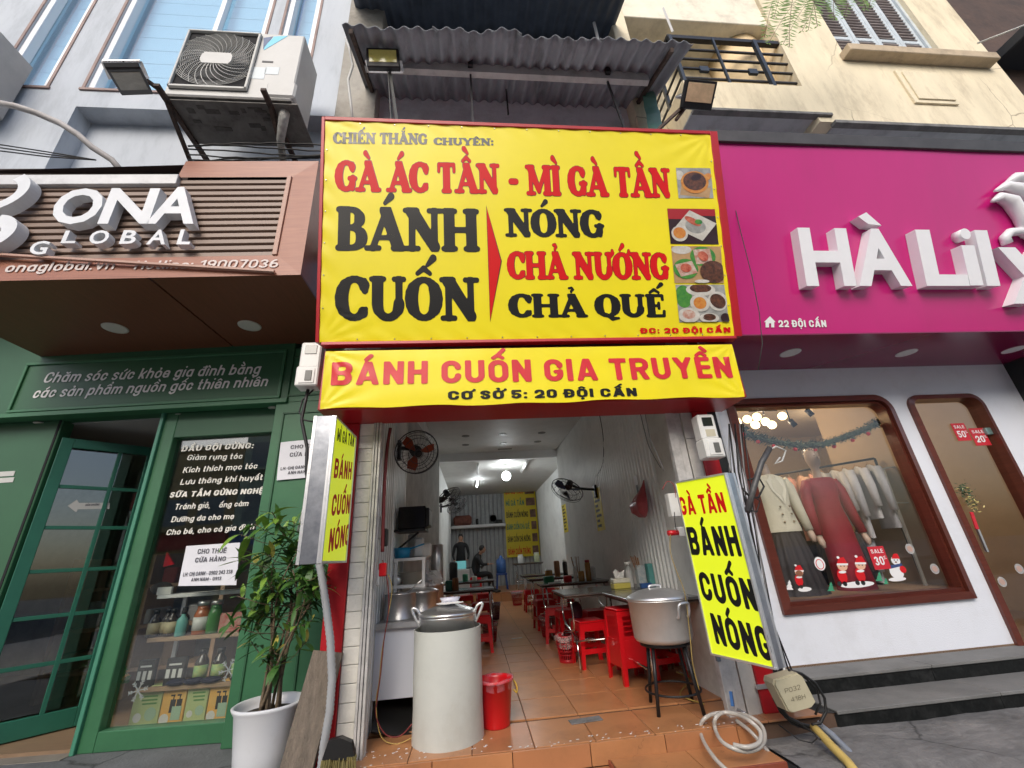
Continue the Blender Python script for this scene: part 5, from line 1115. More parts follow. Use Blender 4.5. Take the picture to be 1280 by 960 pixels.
# ------------------------------------------------------------------ green shop front
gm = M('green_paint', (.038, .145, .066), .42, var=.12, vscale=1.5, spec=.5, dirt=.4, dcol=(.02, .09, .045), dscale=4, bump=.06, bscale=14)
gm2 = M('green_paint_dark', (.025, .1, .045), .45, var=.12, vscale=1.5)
GF = Fr((-2.1, 4.59, -.1), (.9969, -.0785, 0), (0, 0, 1))
gh = lambda x, y, n=0.: GF.hit(x, y, n)
gs = thing('green_shop', 'green painted shop front with white window lettering under the brown canopy', 'shop front', GF.p(-1, 0))
UL = -6.0; UR = 1.2
vH0 = gh(180, 511.6, .22)[1]; vH1 = 4.6
jx0 = gh(203, 560)[0]; jx1 = gh(222, 547)[0]     # post between door and window
wu0, wu1 = jx1, gh(352, 543)[0]; wv0, wv1 = gh(215, 905)[1], gh(290, 545)[1]
hu1 = gh(359, 500, .22)[0]
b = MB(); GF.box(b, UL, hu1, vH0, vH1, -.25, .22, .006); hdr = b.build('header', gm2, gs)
iu0, iv0 = gh(15, 513, .22); iu1, iv1 = gh(354.4, 440.7, .22)
iv0 = vH0+.07; iu0 = gh(28, 480, .22)[0]; iu1 = gh(352, 465, .22)[0]
b = MB()
for a in ((iu0-.03, iu1+.03, iv0-.03, iv0), (iu0-.03, iu1+.03, iv1, iv1+.03), (iu0-.03, iu0, iv0, iv1), (iu1, iu1+.03, iv0, iv1)): GF.box(b, *a, .215, .24, .004)
b.build('header_moulding', gm, gs)
b = MB(); GF.box(b, UL, hu1, vH0-.012, vH0+.035, .1, .235, .003); b.build('header_edge', gm, gs)
for px, py in ((50, 529), (226, 519), (342, 510)):
    q = gh(px, py, .1); c = atz(px, py, vH0-.1-.014); b = MB(); b.lathe([(.0, -.004), (.05, -.004), (.055, 0)], c, 18); b.build('header_light', M('lamp_cover', (.55, .53, .47)), gs)
z6 = lambda x, y: (x/3.555, 430+y/3.555); z7 = lambda x, y: (180+x/3.554, 430+y/3.554)
gt = M('header_lettering', (.75, .74, .72), .4)
goth('Chăm sóc sức khỏe gia đình bằng', GF.__class__(GF.p(0, 0, .22), GF.U, GF.W), z6(190, 174), z7(512, 133), z6(190, 128), gt, hdr, r=.075, n=.006, h=.05, shear=.18)
goth('các sản phẩm nguồn gốc thiên nhiên', Fr(GF.p(0, 0, .22), GF.U, GF.W), z6(143, 242), z7(545, 188), z6(143, 196), gt, hdr, r=.075, n=.006, h=.05, shear=.18)
# frame members
b = MB(); GF.box(b, jx0, jx1, 0, vH0, -.06, .06, .006); b.build('door_post', gm, gs)
b = MB(); GF.box(b, jx0-.035, jx0+.002, 0, vH0, -.03, .09, .004); b.build('post_edge', M('green_edge', (.06, .23, .15), .35), gs)
b = MB(); GF.box(b, jx1, wu1+.06, 0, wv0, -.06, .06, .006); b.build('window_rail', gm, gs)
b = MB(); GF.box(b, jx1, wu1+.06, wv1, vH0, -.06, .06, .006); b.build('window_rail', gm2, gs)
b = MB(); GF.box(b, wu1, UR, 0, vH0, -.06, .2, .006); GF.box(b, hu1, UR, vH0, 3.6, -.06, .2); b.build('pilaster', gm, gs)
b = MB()
pu0, pu1 = wu1+.09, wu1+.55
for v0, v1 in ((.25, 1.2), (1.35, vH0-.12), (vH0+.06, 3.5)):
    for a in ((pu0, pu1, v0, v0+.02), (pu0, pu1, v1-.02, v1), (pu0, pu0+.02, v0, v1), (pu1-.02, pu1, v0, v1)): GF.box(b, *a, .198, .212, .003)
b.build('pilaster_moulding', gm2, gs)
b = MB(); GF.box(b, wu0, wu1, wv0, wv1, -.02, -.012); wpn = b.build('window_pane', glass('shop_glass', (.92, .94, .92), 2.2), gs)
# lettering on the glass
cream_w = M('window_lettering', (.78, .77, .7), .5); wg = Fr(GF.p(0, 0, -.01), GF.U, GF.W)
for body, BL, BR, TL, r_, ser in (('DẦU GỘI GỪNG:', (165, 478), (485, 463), (165, 454), .1, 0), ('Giảm rụng tóc', (190, 517), (435, 510), (190, 493), .075, 0), ('Kích thích mọc tóc', (172, 573), (502, 553), (172, 548), .075, 0),
     ('Lưu thông khí huyết', (160, 626), (525, 604), (160, 601), .075, 0), ('SỮA TẮM GỪNG NGHỆ:', (112, 683), (540, 663), (112, 659), .1, 0), ('Tránh gió,', (135, 737), (292, 728), (135, 711), .075, 0), ('ống cảm', (333, 727), (462, 719), (333, 703), .075, 0),
     ('Dưỡng da cho mẹ', (120, 792), (398, 777), (120, 767), .075, 0), ('Cho bé, cho cả gia đình', (98, 850), (488, 823), (98, 825), .075, 0)):
    goth(body, wg, z7(*BL), z7(*BR), z7(*TL), cream_w, wpn, r=r_, n=.003, h=.05, shear=.12)
# posters
pap = M('paper', (.72, .73, .78), .6, var=.04)
def poster(lab, fr, quad, rows):
    u = [fr.hit(*p) for p in quad]; b = MB(); n_ = 6
    def Pq(a, c): x = [(1-a)*(1-c), a*(1-c), a*c, (1-a)*c]; uu = sum(x[i]*u[i][0] for i in range(4)); vv = sum(x[i]*u[i][1] for i in range(4)); return fr.p(uu, vv, .004+.002*math.sin(a*7+c*5))
    g_ = [Pq(i/n_, j/n_) for j in range(n_+1) for i in range(n_+1)]; b._add(g_, [(j*7+i, j*7+i+1, (j+1)*7+i+1, (j+1)*7+i) for j in range(n_) for i in range(n_)], True)
    t = b.build('paper_notice', pap, None, lab, 'notice')
    for body, BL, BR, TL in rows: goth(body, fr, BL, BR, TL, grey_ink, t, r=.085, n=.009, h=.07)
    return t
z8 = lambda x, y: (130+x/3.2, 660+y/3.2)
poster('white rental notice taped inside the green shop window above the shelves', wg, (z8(298, 232), z8(530, 228), z8(545, 58), z8(330, 72)), [
  ('CHO THUÊ', z8(375, 104), z8(490, 100), z8(375, 84)), ('CỬA HÀNG', z8(365, 138), z8(488, 132), z8(365, 119)), ('LH: CHỊ OANH - 0902 243 338', z8(318, 194), z8(515, 182), z8(318, 178)), ('ANH NAM - 0913', z8(350, 214), z8(470, 208), z8(350, 200))])
pg_ = Fr(GF.p(0, 0, .215), GF.U, GF.W)
poster('white rental notice on the green pilaster beside the left light box', pg_, (z7(590, 606), z7(725, 594), z7(745, 424), z7(608, 437)), [
  ('CHO THUÊ', z7(652, 468), z7(790, 458), z7(652, 451)), ('CỬA HÀNG', z7(648, 502), z7(790, 494), z7(648, 484)), ('LH: CHỊ OANH', z7(608, 562), z7(720, 552), z7(608, 548)), ('ANH NAM', z7(640, 580), z7(722, 574), z7(640, 566))])
# room behind the window
dkw = M('dim_shop_wall', (.5, .5, .47), .8, var=.2); wfl = M('wood_floor', (.26, .17, .1), .5, col2=(.2, .13, .08), vscale=4, stretch=(1, 8, 1))
b = MB(); GF.box(b, UL, UR, .03, 3.2, -3.6, -3.5); GF.box(b, UR-.1, UR, .03, 3.2, -3.5, -.07); GF.box(b, UL, UL+.1, .03, 3.2, -3.5, -.07); b.build('room_walls', dkw, gs)
b = MB(); GF.box(b, UL, UR, 0, .03, -3.6, .02); b.build('room_floor', wfl, gs)
b = MB(); GF.box(b, UL, UR, 2.95, 3.05, -3.6, -.07); b.build('room_ceiling', M('dim_ceiling', (.3, .3, .29), .7), gs)
# open door leaf
dt = gh(78, 547); zt_ = GF.p(*dt).z; A3 = GF.p(*dt); B3 = atz(192, 560, zt_); B3 = A3+(B3-A3)*1.05
dU = V(B3.x-A3.x, B3.y-A3.y, 0); DW = dU.length; DF = Fr((A3.x, A3.y, -.06), dU, (0, 0, 1)); DH = zt_+.06
dr = thing('shop_door', 'green glazed door standing ajar into the green shop, small panes', 'door', DF.p(DW/2, 0))
b = MB(); st = .1
DF.box(b, 0, st, 0, DH, -.02, .02, .004); DF.box(b, DW-st*.8, DW, 0, DH, -.02, .02, .004); DF.box(b, st, DW-st*.8, 0, .16, -.02, .02, .004); DF.box(b, st, DW-st*.8, DH-.1, DH, -.02, .02, .004); dfr = b.build('door_frame', M('green_door', (.02, .13, .085), .4, var=.1), dr)
um = st+(DW-1.8*st)*.62
b = MB(); DF.box(b, um-.018, um+.018, .16, DH-.1, -.016, .016, .003)
rows_ = 6
for i in range(1, rows_): v = .16+(DH-.26)*i/rows_; DF.box(b, st, DW-st*.8, v-.018, v+.018, -.014, .014, .003)
b.build('glazing_bars', MATS['green_door'], dr)
for i in range(rows_):
    for a, c in ((st, um-.018), (um+.018, DW-st*.8)):
        b = MB(); DF.box(b, a, c, .16+(DH-.26)*i/rows_+.018, .16+(DH-.26)*(i+1)/rows_-.018, -.003, .003); b.build('pane', MATS['shop_glass'], dfr)
ax = [(300, 720), (342, 692), (350, 706), (487, 706), (485, 733), (345, 735), (338, 748)]
u = [DF.hit(*z6(*p)) for p in ax]; b = MB(); b.prism([tuple(p) for p in u], DF.P, DF.U, DF.W, .002, .004); fix_normals(b.build('arrow_sticker', M('sticker_grey', (.5, .5, .48), .5), dr))
goth('BẤM CHUÔNG', DF, z6(378, 720), z6(440, 718), z6(378, 711), grey_ink, dr, r=.1, n=.008, h=.09)
b = MB(); GF.box(b, UL, dt[0]-.02, 0, vH0, -.1, .03, .006); b.build('side_panel', gm2, gs)
b = MB(); GF.box(b, dt[0]-.06, dt[0]-.035, 0, vH0, .03, .035); b.build('gap_shade_strip', MATS['hollow_shade'], gs)  # black strip laid on the panel to draw a shaded gap
for i in range(2): q0_ = gh(*z6(12-4*i, 575+28*i)); b = MB(); GF.box(b, q0_[0], q0_[0]+.16, q0_[1]-.04, q0_[1]+.01, .03, .034); b.build('sticker', MATS['sticker_grey'], gs)
# display shelves behind the window
wsh = M('shelf_wood', (.42, .28, .17), .5, col2=(.34, .22, .13), vscale=5, stretch=(1, 6, 1))
sf_ = Fr(GF.p(0, 0, -.24), GF.U, GF.W); sh = lambda x, y: sf_.hit(*z8(x, y))
rack = thing('display_shelf', 'display shelves with bottles and gift packs behind the green shop window', 'shelf', GF.p(.3, 0, -.4))
sv = []
for (xa, ya, xb, yb, m) in ((135, 275, 622, 240, white_p), (90, 458, 620, 400, wsh), (45, 648, 580, 606, wsh), (10, 812, 560, 770, wsh)):
    a = sh(xa, ya); c = sh(xb, yb); v = (a[1]+c[1])/2; sv.append(v); b = MB(); sf_.box(b, wu0+.02, wu1+.1, v-.035, v, -.28, .03, .004); b.build('shelf_board', m, rack)
for xx in (240, 205): pass
b = MB(); q = sh(232, 340)[0]
for du in (q, wu1+.02): sf_.box(b, du-.02, du+.02, .05, sv[0]-.036, -.3, -.281)
b.build('shelf_upright', white_p, rack)
def bottle(px, shelf, r_, h_, body_m, cap_m, lab_m, lab, n=-.06, neck=.4, pump=False, sy=1.):
    u = sh(px, 400)[0] if shelf == 1 else sh(px, 560)[0]
    c = sf_.p(u, sv[shelf]+.001, n); t = thing('bottle', lab, 'bottle', c)
    b = MB(); b.lathe([(r_*.92, 0), (r_, .01), (r_, h_*.6), (r_*.85, h_*.68), (r_*neck, h_*.78), (r_*neck, h_*.86)], c, 14); gb = b.build('glass_body', body_m, t)
    b = MB(); b.lathe([(r_*neck*1.15, h_*.86), (r_*neck*1.15, h_)], c, 12); b.build('cap', cap_m, t)
    if lab_m: b = MB(); b.lathe([(r_*1.015, h_*.12), (r_*1.015, h_*.52)], c, 14); b.build('label', lab_m, gb)
dkb = M('dark_bottle', (.03, .02, .012), .15, coat=.4); crl = M('cream_label', (.55, .48, .3), .5); teal = M('teal_plastic', (.15, .42, .38), .4); orj = M('orange_jar', (.4, .12, .04), .2, coat=.3); grj = M('green_jar', (.06, .2, .05), .2, coat=.3); ylab = M('yellow_green_label', (.5, .5, .12), .5, col2=(.12, .35, .15), vscale=18); blk = M('black_plastic', (.015, .015, .015), .4); whl = M('white_label', (.65, .65, .62), .5)
for px, nm in ((180, 'first'), (213, 'second'), (248, 'third'), (280, 'fourth')): bottle(px, 1, .05, .24, dkb, blk, crl, nm+' brown bottle with cream label from the left on the upper wooden shelf', n=-.06-.05*((px//30) % 2))
bottle(308, 1, .045, .22, teal, blk, None, 'teal plastic bottle between the brown bottles and the orange jar', n=.0)
bottle(368, 1, .07, .29, orj, steel, whl, 'orange jar with white label on the upper wooden shelf', neck=.75)
bottle(420, 1, .062, .29, grj, steel, None, 'green jar beside the orange one on the upper wooden shelf', neck=.75)
for px, nm in ((372, 'left'), (443, 'middle'), (522, 'right')): bottle(px, 2, .058, .27, dkb, blk, ylab, nm+' one of three dark bottles with yellow-green labels on the lower wooden shelf', neck=.5)
for xa, xb, nm in ((135, 200, 'left'), (247, 320, 'right')):
    u0, u1 = sh(xa, 560)[0], sh(xb, 560)[0]; c = sf_.p((u0+u1)/2, sv[2]+.001, .0); t = thing('gift_box', nm+' of two small black boxes with pale print on the lower wooden shelf', 'box', c)
    b = MB(); sf_.box(b, u0, u1, sv[2]+.001, sv[2]+.22, -.05, -.0, .003); b.build('carton', blk, t)
    b = MB(); w3 = (u1-u0)/3
    for k_ in range(3): sf_.box(b, u0+w3*(k_+.2), u0+w3*(k_+.8), sv[2]+.06, sv[2]+.13, .0, .002)
    sf_.box(b, u0+w3*.5, u0+w3*2.5, sv[2]+.16, sv[2]+.175, .0, .002); b.build('print_shape', whl, t, kind='stuff')
u0, u1 = sh(452, 400)[0], sh(545, 400)[0]; b = MB(); sf_.box(b, u0, u1, sv[1]+.001, sv[1]+.17, -.1, -.01, .01); b.build('snack_pack', M('snack_pack', (.5, .35, .3), .4, col2=(.45, .06, .04), vscale=14), None, 'crinkled red and cream packet right of the green jar', 'packet')
for i, xa in enumerate((275, 345, 410)): u0 = sh(xa, 590)[0]; b = MB(); b.ball(sf_.p(u0+.06, sv[2]+.028, .02), .09, .06, .026, 12, 6); b.build('folded_cloth', M('navy_cloth', (.012, .015, .045), .8, bump=.6, bscale=30), None, ('left', 'middle', 'right')[i]+' folded navy cloth before the three bottles on the lower shelf', 'cloth')
bx_g = M('green_pack', (.48, .55, .25), .45, col2=(.38, .46, .2), vscale=3); bx_o = M('orange_pack', (.8, .38, .06), .45, col2=(.7, .48, .15), vscale=3)
for i, (xa, xb, kind_) in enumerate(((85, 200, 0), (203, 298, 1), (302, 388, 0), (392, 480, 1), (484, 575, 0))):
    u0, u1 = sh(xa, 800)[0], sh(xb, 800)[0]; v0 = sv[3]+.001; v1 = sv[3]+(sh(300, 625)[1]-sh(300, 790)[1]); t = thing('gift_bag', '%s yellow-%s gift pack from the left on the window floor' % (('first', 'second', 'third', 'fourth', 'fifth')[i], ('green', 'orange')[kind_]), 'pack', sf_.p((u0+u1)/2, v0, 0))
    b = MB(); sf_.box(b, u0, u1, v0, v1, -.12, -.02, .004); b.build('carton', (bx_g, bx_o)[kind_], t)
    Wd = u1-u0; Hd = v1-v0
    if kind_ == 0:
        for (a, c_, d_, e_, m) in ((.12, .4, .0, .28, whl), (.5, .9, .12, .3, M('pale_green_print', (.35, .5, .35), .5))): b = MB(); b.lathe([(0, .0), (Wd*(c_-a)/2, 0), (Wd*(c_-a)/2, .002)], sf_.p(u0+Wd*(a+c_)/2, v0+Hd*(d_+e_)/2+.03, -.02), 18, axis=sf_.N); b.build('print_shape', m, t)
        b = MB()
        for k_ in range(3): sf_.box(b, u0+Wd*(.25+.05*k_), u0+Wd*.85, v0+Hd*(.72-.09*k_), v0+Hd*(.76-.09*k_), -.02, -.018)
        b.build('printed_lines', M('green_print', (.1, .25, .06), .5), t, kind='stuff')
    else:
        for k_ in (0, 1):
            b = MB(); uu = u0+Wd*(.38+.27*k_); sf_.box(b, uu, uu+Wd*.22, v0+Hd*.3, v0+Hd*.62, -.02, -.017); sf_.box(b, uu+Wd*.09, uu+Wd*.13, v0+Hd*.62, v0+Hd*.72, -.02, -.017); sf_.box(b, uu-.005, uu+Wd*.15, v0+Hd*.7, v0+Hd*.74, -.02, -.017); b.build('bottle_print', blk, t)
        b = MB(); b.lathe([(0, 0), (Wd*.2, 0), (Wd*.2, .002)], sf_.p(u0+Wd*.22, v0+Hd*.15, -.02), 16, axis=sf_.N); b.build('print_shape', whl, t)
        b = MB(); sf_.box(b, u0+Wd*.5, u0+Wd*.9, v0+Hd*.12, v0+Hd*.45, -.017, -.015); b.build('print_shape', M('pale_green_print', (.35, .5, .35)), t)
# items on the top shelf and plants in the window, paper snowflakes
u0 = sh(215, 240)[0]; b = MB(); b.ball(sf_.p(u0, sv[0]+.06, -.05), .1, .06, .06); b.build('basket', M('dark_wicker', (.05, .035, .025), .8, bump=.8, bscale=60), None, 'small dark round basket on the white top shelf', 'basket')
b = MB(); sf_.box(b, u0+.02, u0+.16, sv[0]+.001, sv[0]+.07, -.0, .03, .003); b.build('price_card', whl, None, 'white folded card before the basket on the top shelf', 'card')
u0 = sh(262, 120)[0]; v0 = sh(262, 155)[1]; b = MB(); b.prism([(0, 0), (.1, .02), (.0, .14)], sf_.p(u0-.03, v0), sf_.U, sf_.W, .02); fix_normals(b.build('red_pennant', red_pl, None, 'small red pennant standing above the top shelf', 'pennant'))
flk = M('silver_flake', (.6, .62, .64), .35, metal=.4)
for (x, y, s_), nm in (((490, 572, .085), 'beside the right bottle'), ((125, 655, .08), 'above the first gift pack')):
    q = wg.hit(*z8(x, y)); b = MB()
    for k_ in range(6):
        a = PI*k_/6*2+.2; e = (q[0]+s_*math.cos(a), q[1]+s_*math.sin(a)); b.bar(wg.p(*q, -.03), wg.p(*e, -.03), .008, .004, up=wg.N)
        for t_ in (.55, .8):
            m_ = (q[0]+s_*t_*math.cos(a), q[1]+s_*t_*math.sin(a))
            for s2 in (-.7, .7): b.bar(wg.p(*m_, -.03), wg.p(m_[0]+s_*.28*math.cos(a+s2), m_[1]+s_*.28*math.sin(a+s2), -.03), .006, .004, up=wg.N)
    b.build('snowflake_sticker', flk, None, 'silver paper snowflake on the window '+nm, 'snowflake')
c = sf_.p(sh(85, 560)[0], sv[2], .05); t = thing('potted_flowers', 'small bunch of green and orange flowers at the left of the lower wooden shelf', 'plant', c); rr = random.Random(4)
b = MB(); b.mi = 0
for i in range(60):
    a, e_ = rr.uniform(0, 6.28), rr.uniform(.1, 1.3); p = c+V(math.cos(a)*.08*math.cos(e_), math.sin(a)*.06*math.cos(e_), .04+.14*math.sin(e_)); d = V(rr.uniform(-1, 1), rr.uniform(-1, 1), rr.uniform(-.2, 1)).normalized(); s_ = d.orthogonal().normalized()*.012; b.mi = 0 if i % 5 else 1; b._add([p-d*.03, p+s_, p+d*.03, p-s_], [(0, 1, 2, 3)], False)
b.build('foliage', [M('small_leaf', (.08, .25, .06), .5), M('orange_petal', (.7, .35, .08), .5)], t)
# furniture glimpsed through the door
t = thing('storage_rack', 'brown wooden rack of boxes glimpsed through the open green door', 'rack', GF.p(-2.0, .03, -1.6))
for v in (.3, .75, 1.2): b = MB(); GF.box(b, -3.2, -1.2, v, v+.04, -2.0, -1.5); b.build('rack_board', wsh, t)
for u_ in (-3.2, -2.2, -1.24): b = MB(); GF.box(b, u_, u_+.05, .03, 1.6, -2.0, -1.5); b.build('rack_post', wsh, t)
rr = random.Random(8)
for i in range(9):
    u_ = -3.1+i*.21; v = (.34, .79, 1.24)[i % 3]; m = (M('carton_brown', (.2, .13, .08), .8), M('bag_grey', (.35, .35, .34), .6), M('box_red', (.25, .04, .03), .6))[i % 3]
    b = MB(); GF.box(b, u_, u_+.17, v, v+rr.uniform(.15, .3), -1.9, -1.55, .01); b.build('stock_box', m, None, '%s box %s on the %s board of the rack behind the door' % (('brown', 'pale grey', 'dull red')[i % 3], ('leftmost', 'central', 'rightmost')[i//3], ('lowest', 'middle', 'top')[i % 3]), 'box', 'boxes in the rack behind the green door')
# pavement edge under the door
b = MB(); GF.box(b, UL, jx0-.03, -.02, .005, -.05, .16); b.build('door_sill', M('stone_sill', (.2, .18, .15), .7, var=.2), gs)

# ------------------------------------------------------------------ meter box left, cables, plank, conduit, plant, broom
def meter(c, s, lab, tilt=0):
    """meter cabinet: upper housing with dark window, lower lid with breaker window"""
    t = thing('electricity_meter', lab, 'meter', c); x, y, z = c; w_ = .17*s; h_ = .42*s
    b = MB(); b.box(x-w_/2, x+w_/2, y-.1, y+.02, z+h_*.42, z+h_, .012); b.box(x-w_*.54, x+w_*.54, y-.12, y+.02, z, z+h_*.43, .01); hs = b.build('housing', plastic_w, t)
    b = MB(); b.box(x-w_*.28, x+w_*.3, y-.106, y-.098, z+h_*.72, z+h_*.92, .002); b.build('meter_window', M('dark_window', (.02, .025, .02), .1, coat=.5), hs)
    b = MB(); b.box(x-w_*.35, x+w_*.38, y-.127, y-.118, z+h_*.05, z+h_*.36, .003); ld_ = b.build('lid', plastic_w, t)
    b = MB(); b.box(x-w_*.06, x+w_*.26, y-.133, y-.125, z+h_*.1, z+h_*.32, .002); b.build('breaker_window', M('grey_window', (.12, .12, .11), .4), ld_)
    if tilt: b = MB(); b.box(x-w_*.22, x+w_*.32, y-.103, y-.099, z+h_*.48, z+h_*.64); b.build('label', M('faded_label', (.5, .46, .34), .6), t)
meter(V(-1.36, 3.45, 2.6), 1.0, 'grey-white electricity meter box on the green wall left of the yellow banner')
meter(V(2.05, 3.42, 1.84), .92, 'weathered white electricity meter box above the right light box', 1)
for pts, r_, lab in ((((385, 487), (381, 505), (377, 525), (380, 540), (384, 560), (383, 590), (388, 620)), .014, 'thick black cable dropping from the left meter behind the light box'),
                     (((392, 487), (378, 500), (374, 515), (380, 525), (395, 528)), .007, 'thin black cable looping below the left meter'), (((400, 440), (399, 455), (402, 470), (397, 480)), .006, 'thin wire hanging between the left meter and the banner')):
    b = MB(); b.tube([at(x, y, 3.42) for x, y in pts], r_, 8); b.build('black_cable', cable_b, None, lab, 'cable')
b = MB(); b.tube([at(387, 610, 3.6), at(378, 640, 3.6), at(372, 665, 3.6)], .008, 6); b.build('white_rod', cable_w, None, 'thin pale rod slanting behind the left light box over the green wall', 'rod')
pk_ = thing('timber_plank', 'weathered grey timber plank leaning beside the planter', 'plank', (-1.12, 3.55, -.1))
b = MB(); b.bar((-1.16, 3.42, -.1), (-1.045, 3.56, .64), .2, .05, up=(0, -1, 0)); b.build('board', M('weathered_timber', (.27, .22, .17), .85, col2=(.16, .13, .1), vscale=5, stretch=(6, 6, .7), bump=.8, bscale=30, dirt=.4), pk_)
b = MB(); pts = [at(x, y, 3.44) for x, y in ((397, 695), (402, 720), (408, 760), (413, 800), (415, 850), (412, 890), (405, 930), (400, 975))]; rs = []; P2 = []
for i in range(len(pts)-1):
    for k_ in range(14): P2.append(pts[i].lerp(pts[i+1], k_/14)); rs.append(.024+.0035*(k_ % 2))
b.tube(P2, rs, 10); b.build('corrugated_conduit', M('grey_conduit2', (.36, .37, .38), .5, var=.1), None, 'grey ribbed conduit running down beside the red strip to the pavement', 'conduit')
br_ = thing('broom', 'black-topped straw broom head standing at the foot of the cream pilaster', 'broom', at(425, 950, 3.35))
c = at(425, 945, 3.38); b = MB(); b.prism([(-.1, .0), (.1, -.02), (.07, .07), (.0, .1), (-.07, .09)], c, (1, 0, 0), (0, 0, 1), .05, -.02); fix_normals(b.build('broom_cap', blk, br_))
b = MB(); rr = random.Random(2)
for i in range(60): x = -.1+.2*i/59; b.bar(c+V(x, -.02+rr.uniform(-.02, .02), .0), c+V(x*1.15, -.03+rr.uniform(-.02, .02), -.12), .006, .004)
b.build('bristles', M('straw', (.2, .17, .06), .8, var=.3), br_, kind='stuff')
# plant
PC = V(-1.44, 3.66, -.1)
pp = thing('potted_plant', 'bushy green plant with braided stems in a tall white pot before the shop window', 'plant', PC)
pr0 = [(r_*1.1, h_) for r_, h_ in ((.13, 0), (.145, .02), (.165, .2), (.19, .41), (.205, .435), (.21, .45), (.2, .457), (.19, .45), (.18, .42), (.17, .38), (0, .38))]
b = MB(); b.lathe(pr0, PC, 36); b.build('pot', M('white_glazed_pot', (.72, .73, .75), .3, coat=.2, dirt=.3, dcol=(.42, .4, .36), dscale=4), pp)
b = MB(); b.lathe([(0, .405), (.1, .41), (.178, .395)], PC, 20); b.build('soil', M('soil', (.04, .03, .02), .95, bump=1, bscale=60), pp)
rr = random.Random(21); stem_m = M('plant_stem', (.17, .12, .07), .8, col2=(.09, .07, .045), vscale=18, bump=.6, bscale=50)
tips = []
for k_ in range(11):
    a = 2*PI*k_/11+rr.random(); r0_ = .03+.055*rr.random(); x0_, y0_ = r0_*math.cos(a), r0_*math.sin(a); tw_ = rr.uniform(1.5, 3)*rr.choice((-1, 1)); pts = []; H = rr.uniform(.7, 1.15); lean = V(rr.uniform(-.1, .1), rr.uniform(-.08, .08), 0)
    for i in range(13):
        t_ = i/12; r_ = (r0_*(1-.35*math.sin(PI*min(1, t_*1.4))))+.11*t_**3; an = a+tw_*t_; pts.append(PC+V(r_*math.cos(an), r_*math.sin(an), .39+H*t_)+lean*t_*t_)
    b = MB(); b.tube(pts, [.012*(1-.6*i/12) for i in range(13)], 6); b.build('stem', stem_m, pp)
    tips += [(pts[j], (pts[min(j+1, 12)]-pts[j-1]).normalized()) for j in (3, 5, 7, 8, 9, 10, 11, 12)]
leafm = [M('plant_leaf', (.07, .17, .03), .48, col2=(.03, .09, .018), vscale=4, spec=.5), M('young_leaf', (.22, .36, .05), .4, col2=(.13, .26, .04), vscale=4), M('yellow_leaf', (.42, .38, .08), .4)]
def leaf(b, p, d, L, wd, droop, up=V(0, 0, 1)):
    d = d.normalized(); s_ = d.cross(up); s_ = s_.normalized() if s_.length > .01 else V(1, 0, 0); n_ = s_.cross(d); k = 5; L1, L2, mid = [], [], []
    q = Vector(p)
    for i in range(k+1):
        t_ = i/k; c = q+d*L*t_-V(0, 0, 1)*droop*L*t_*t_; wv = wd*math.sin(PI*min(1, t_*.92+.06))**.8*(1-.25*t_); mid.append(c-n_*wv*.25); L1.append(c+s_*wv); L2.append(c-s_*wv)
    L1[k] = L2[k] = mid[k]
    vs = L1+mid+L2; m = k+1
    b._add(vs, [(i, i+1, m+i+1, m+i) for i in range(k)]+[(m+i, m+i+1, 2*m+i+1, 2*m+i) for i in range(k)], True)
clusters = []
for (p, d) in tips:
    if rr.random() < (.85 if p.z > .85 else .2):
        a = rr.uniform(0, 2*PI); L = rr.uniform(.06, .24)*(1 if p.z > .6 else .7); e = p+V(math.cos(a)*L, math.sin(a)*L*.8, rr.uniform(.02, .16)); clusters.append((p, e))
for x, y in ((318, 655), (345, 650), (368, 652), (300, 668), (385, 668), (330, 690), (360, 700), (395, 690), (398, 738), (380, 755), (300, 770), (285, 782), (390, 775), (345, 770), (405, 745), (320, 725), (350, 735), (300, 700), (375, 720), (352, 665), (340, 640), (310, 760), (365, 780), (296, 745)):
    e = at(x, y, 3.5+rr.uniform(-.1, .25)); tz = min(max(e.z-.1, .6), 1.45); p = PC+V(0, 0, tz+.1)+V(rr.uniform(-.05, .05), 0, 0); clusters.append((p, e))
bt = MB(); 
for (p, e) in clusters: m_ = (p+e)/2+V(0, 0, -.02); bt.tube([p, m_, e], .0035, 4)
bt.build('twigs', stem_m, pp, kind='stuff')
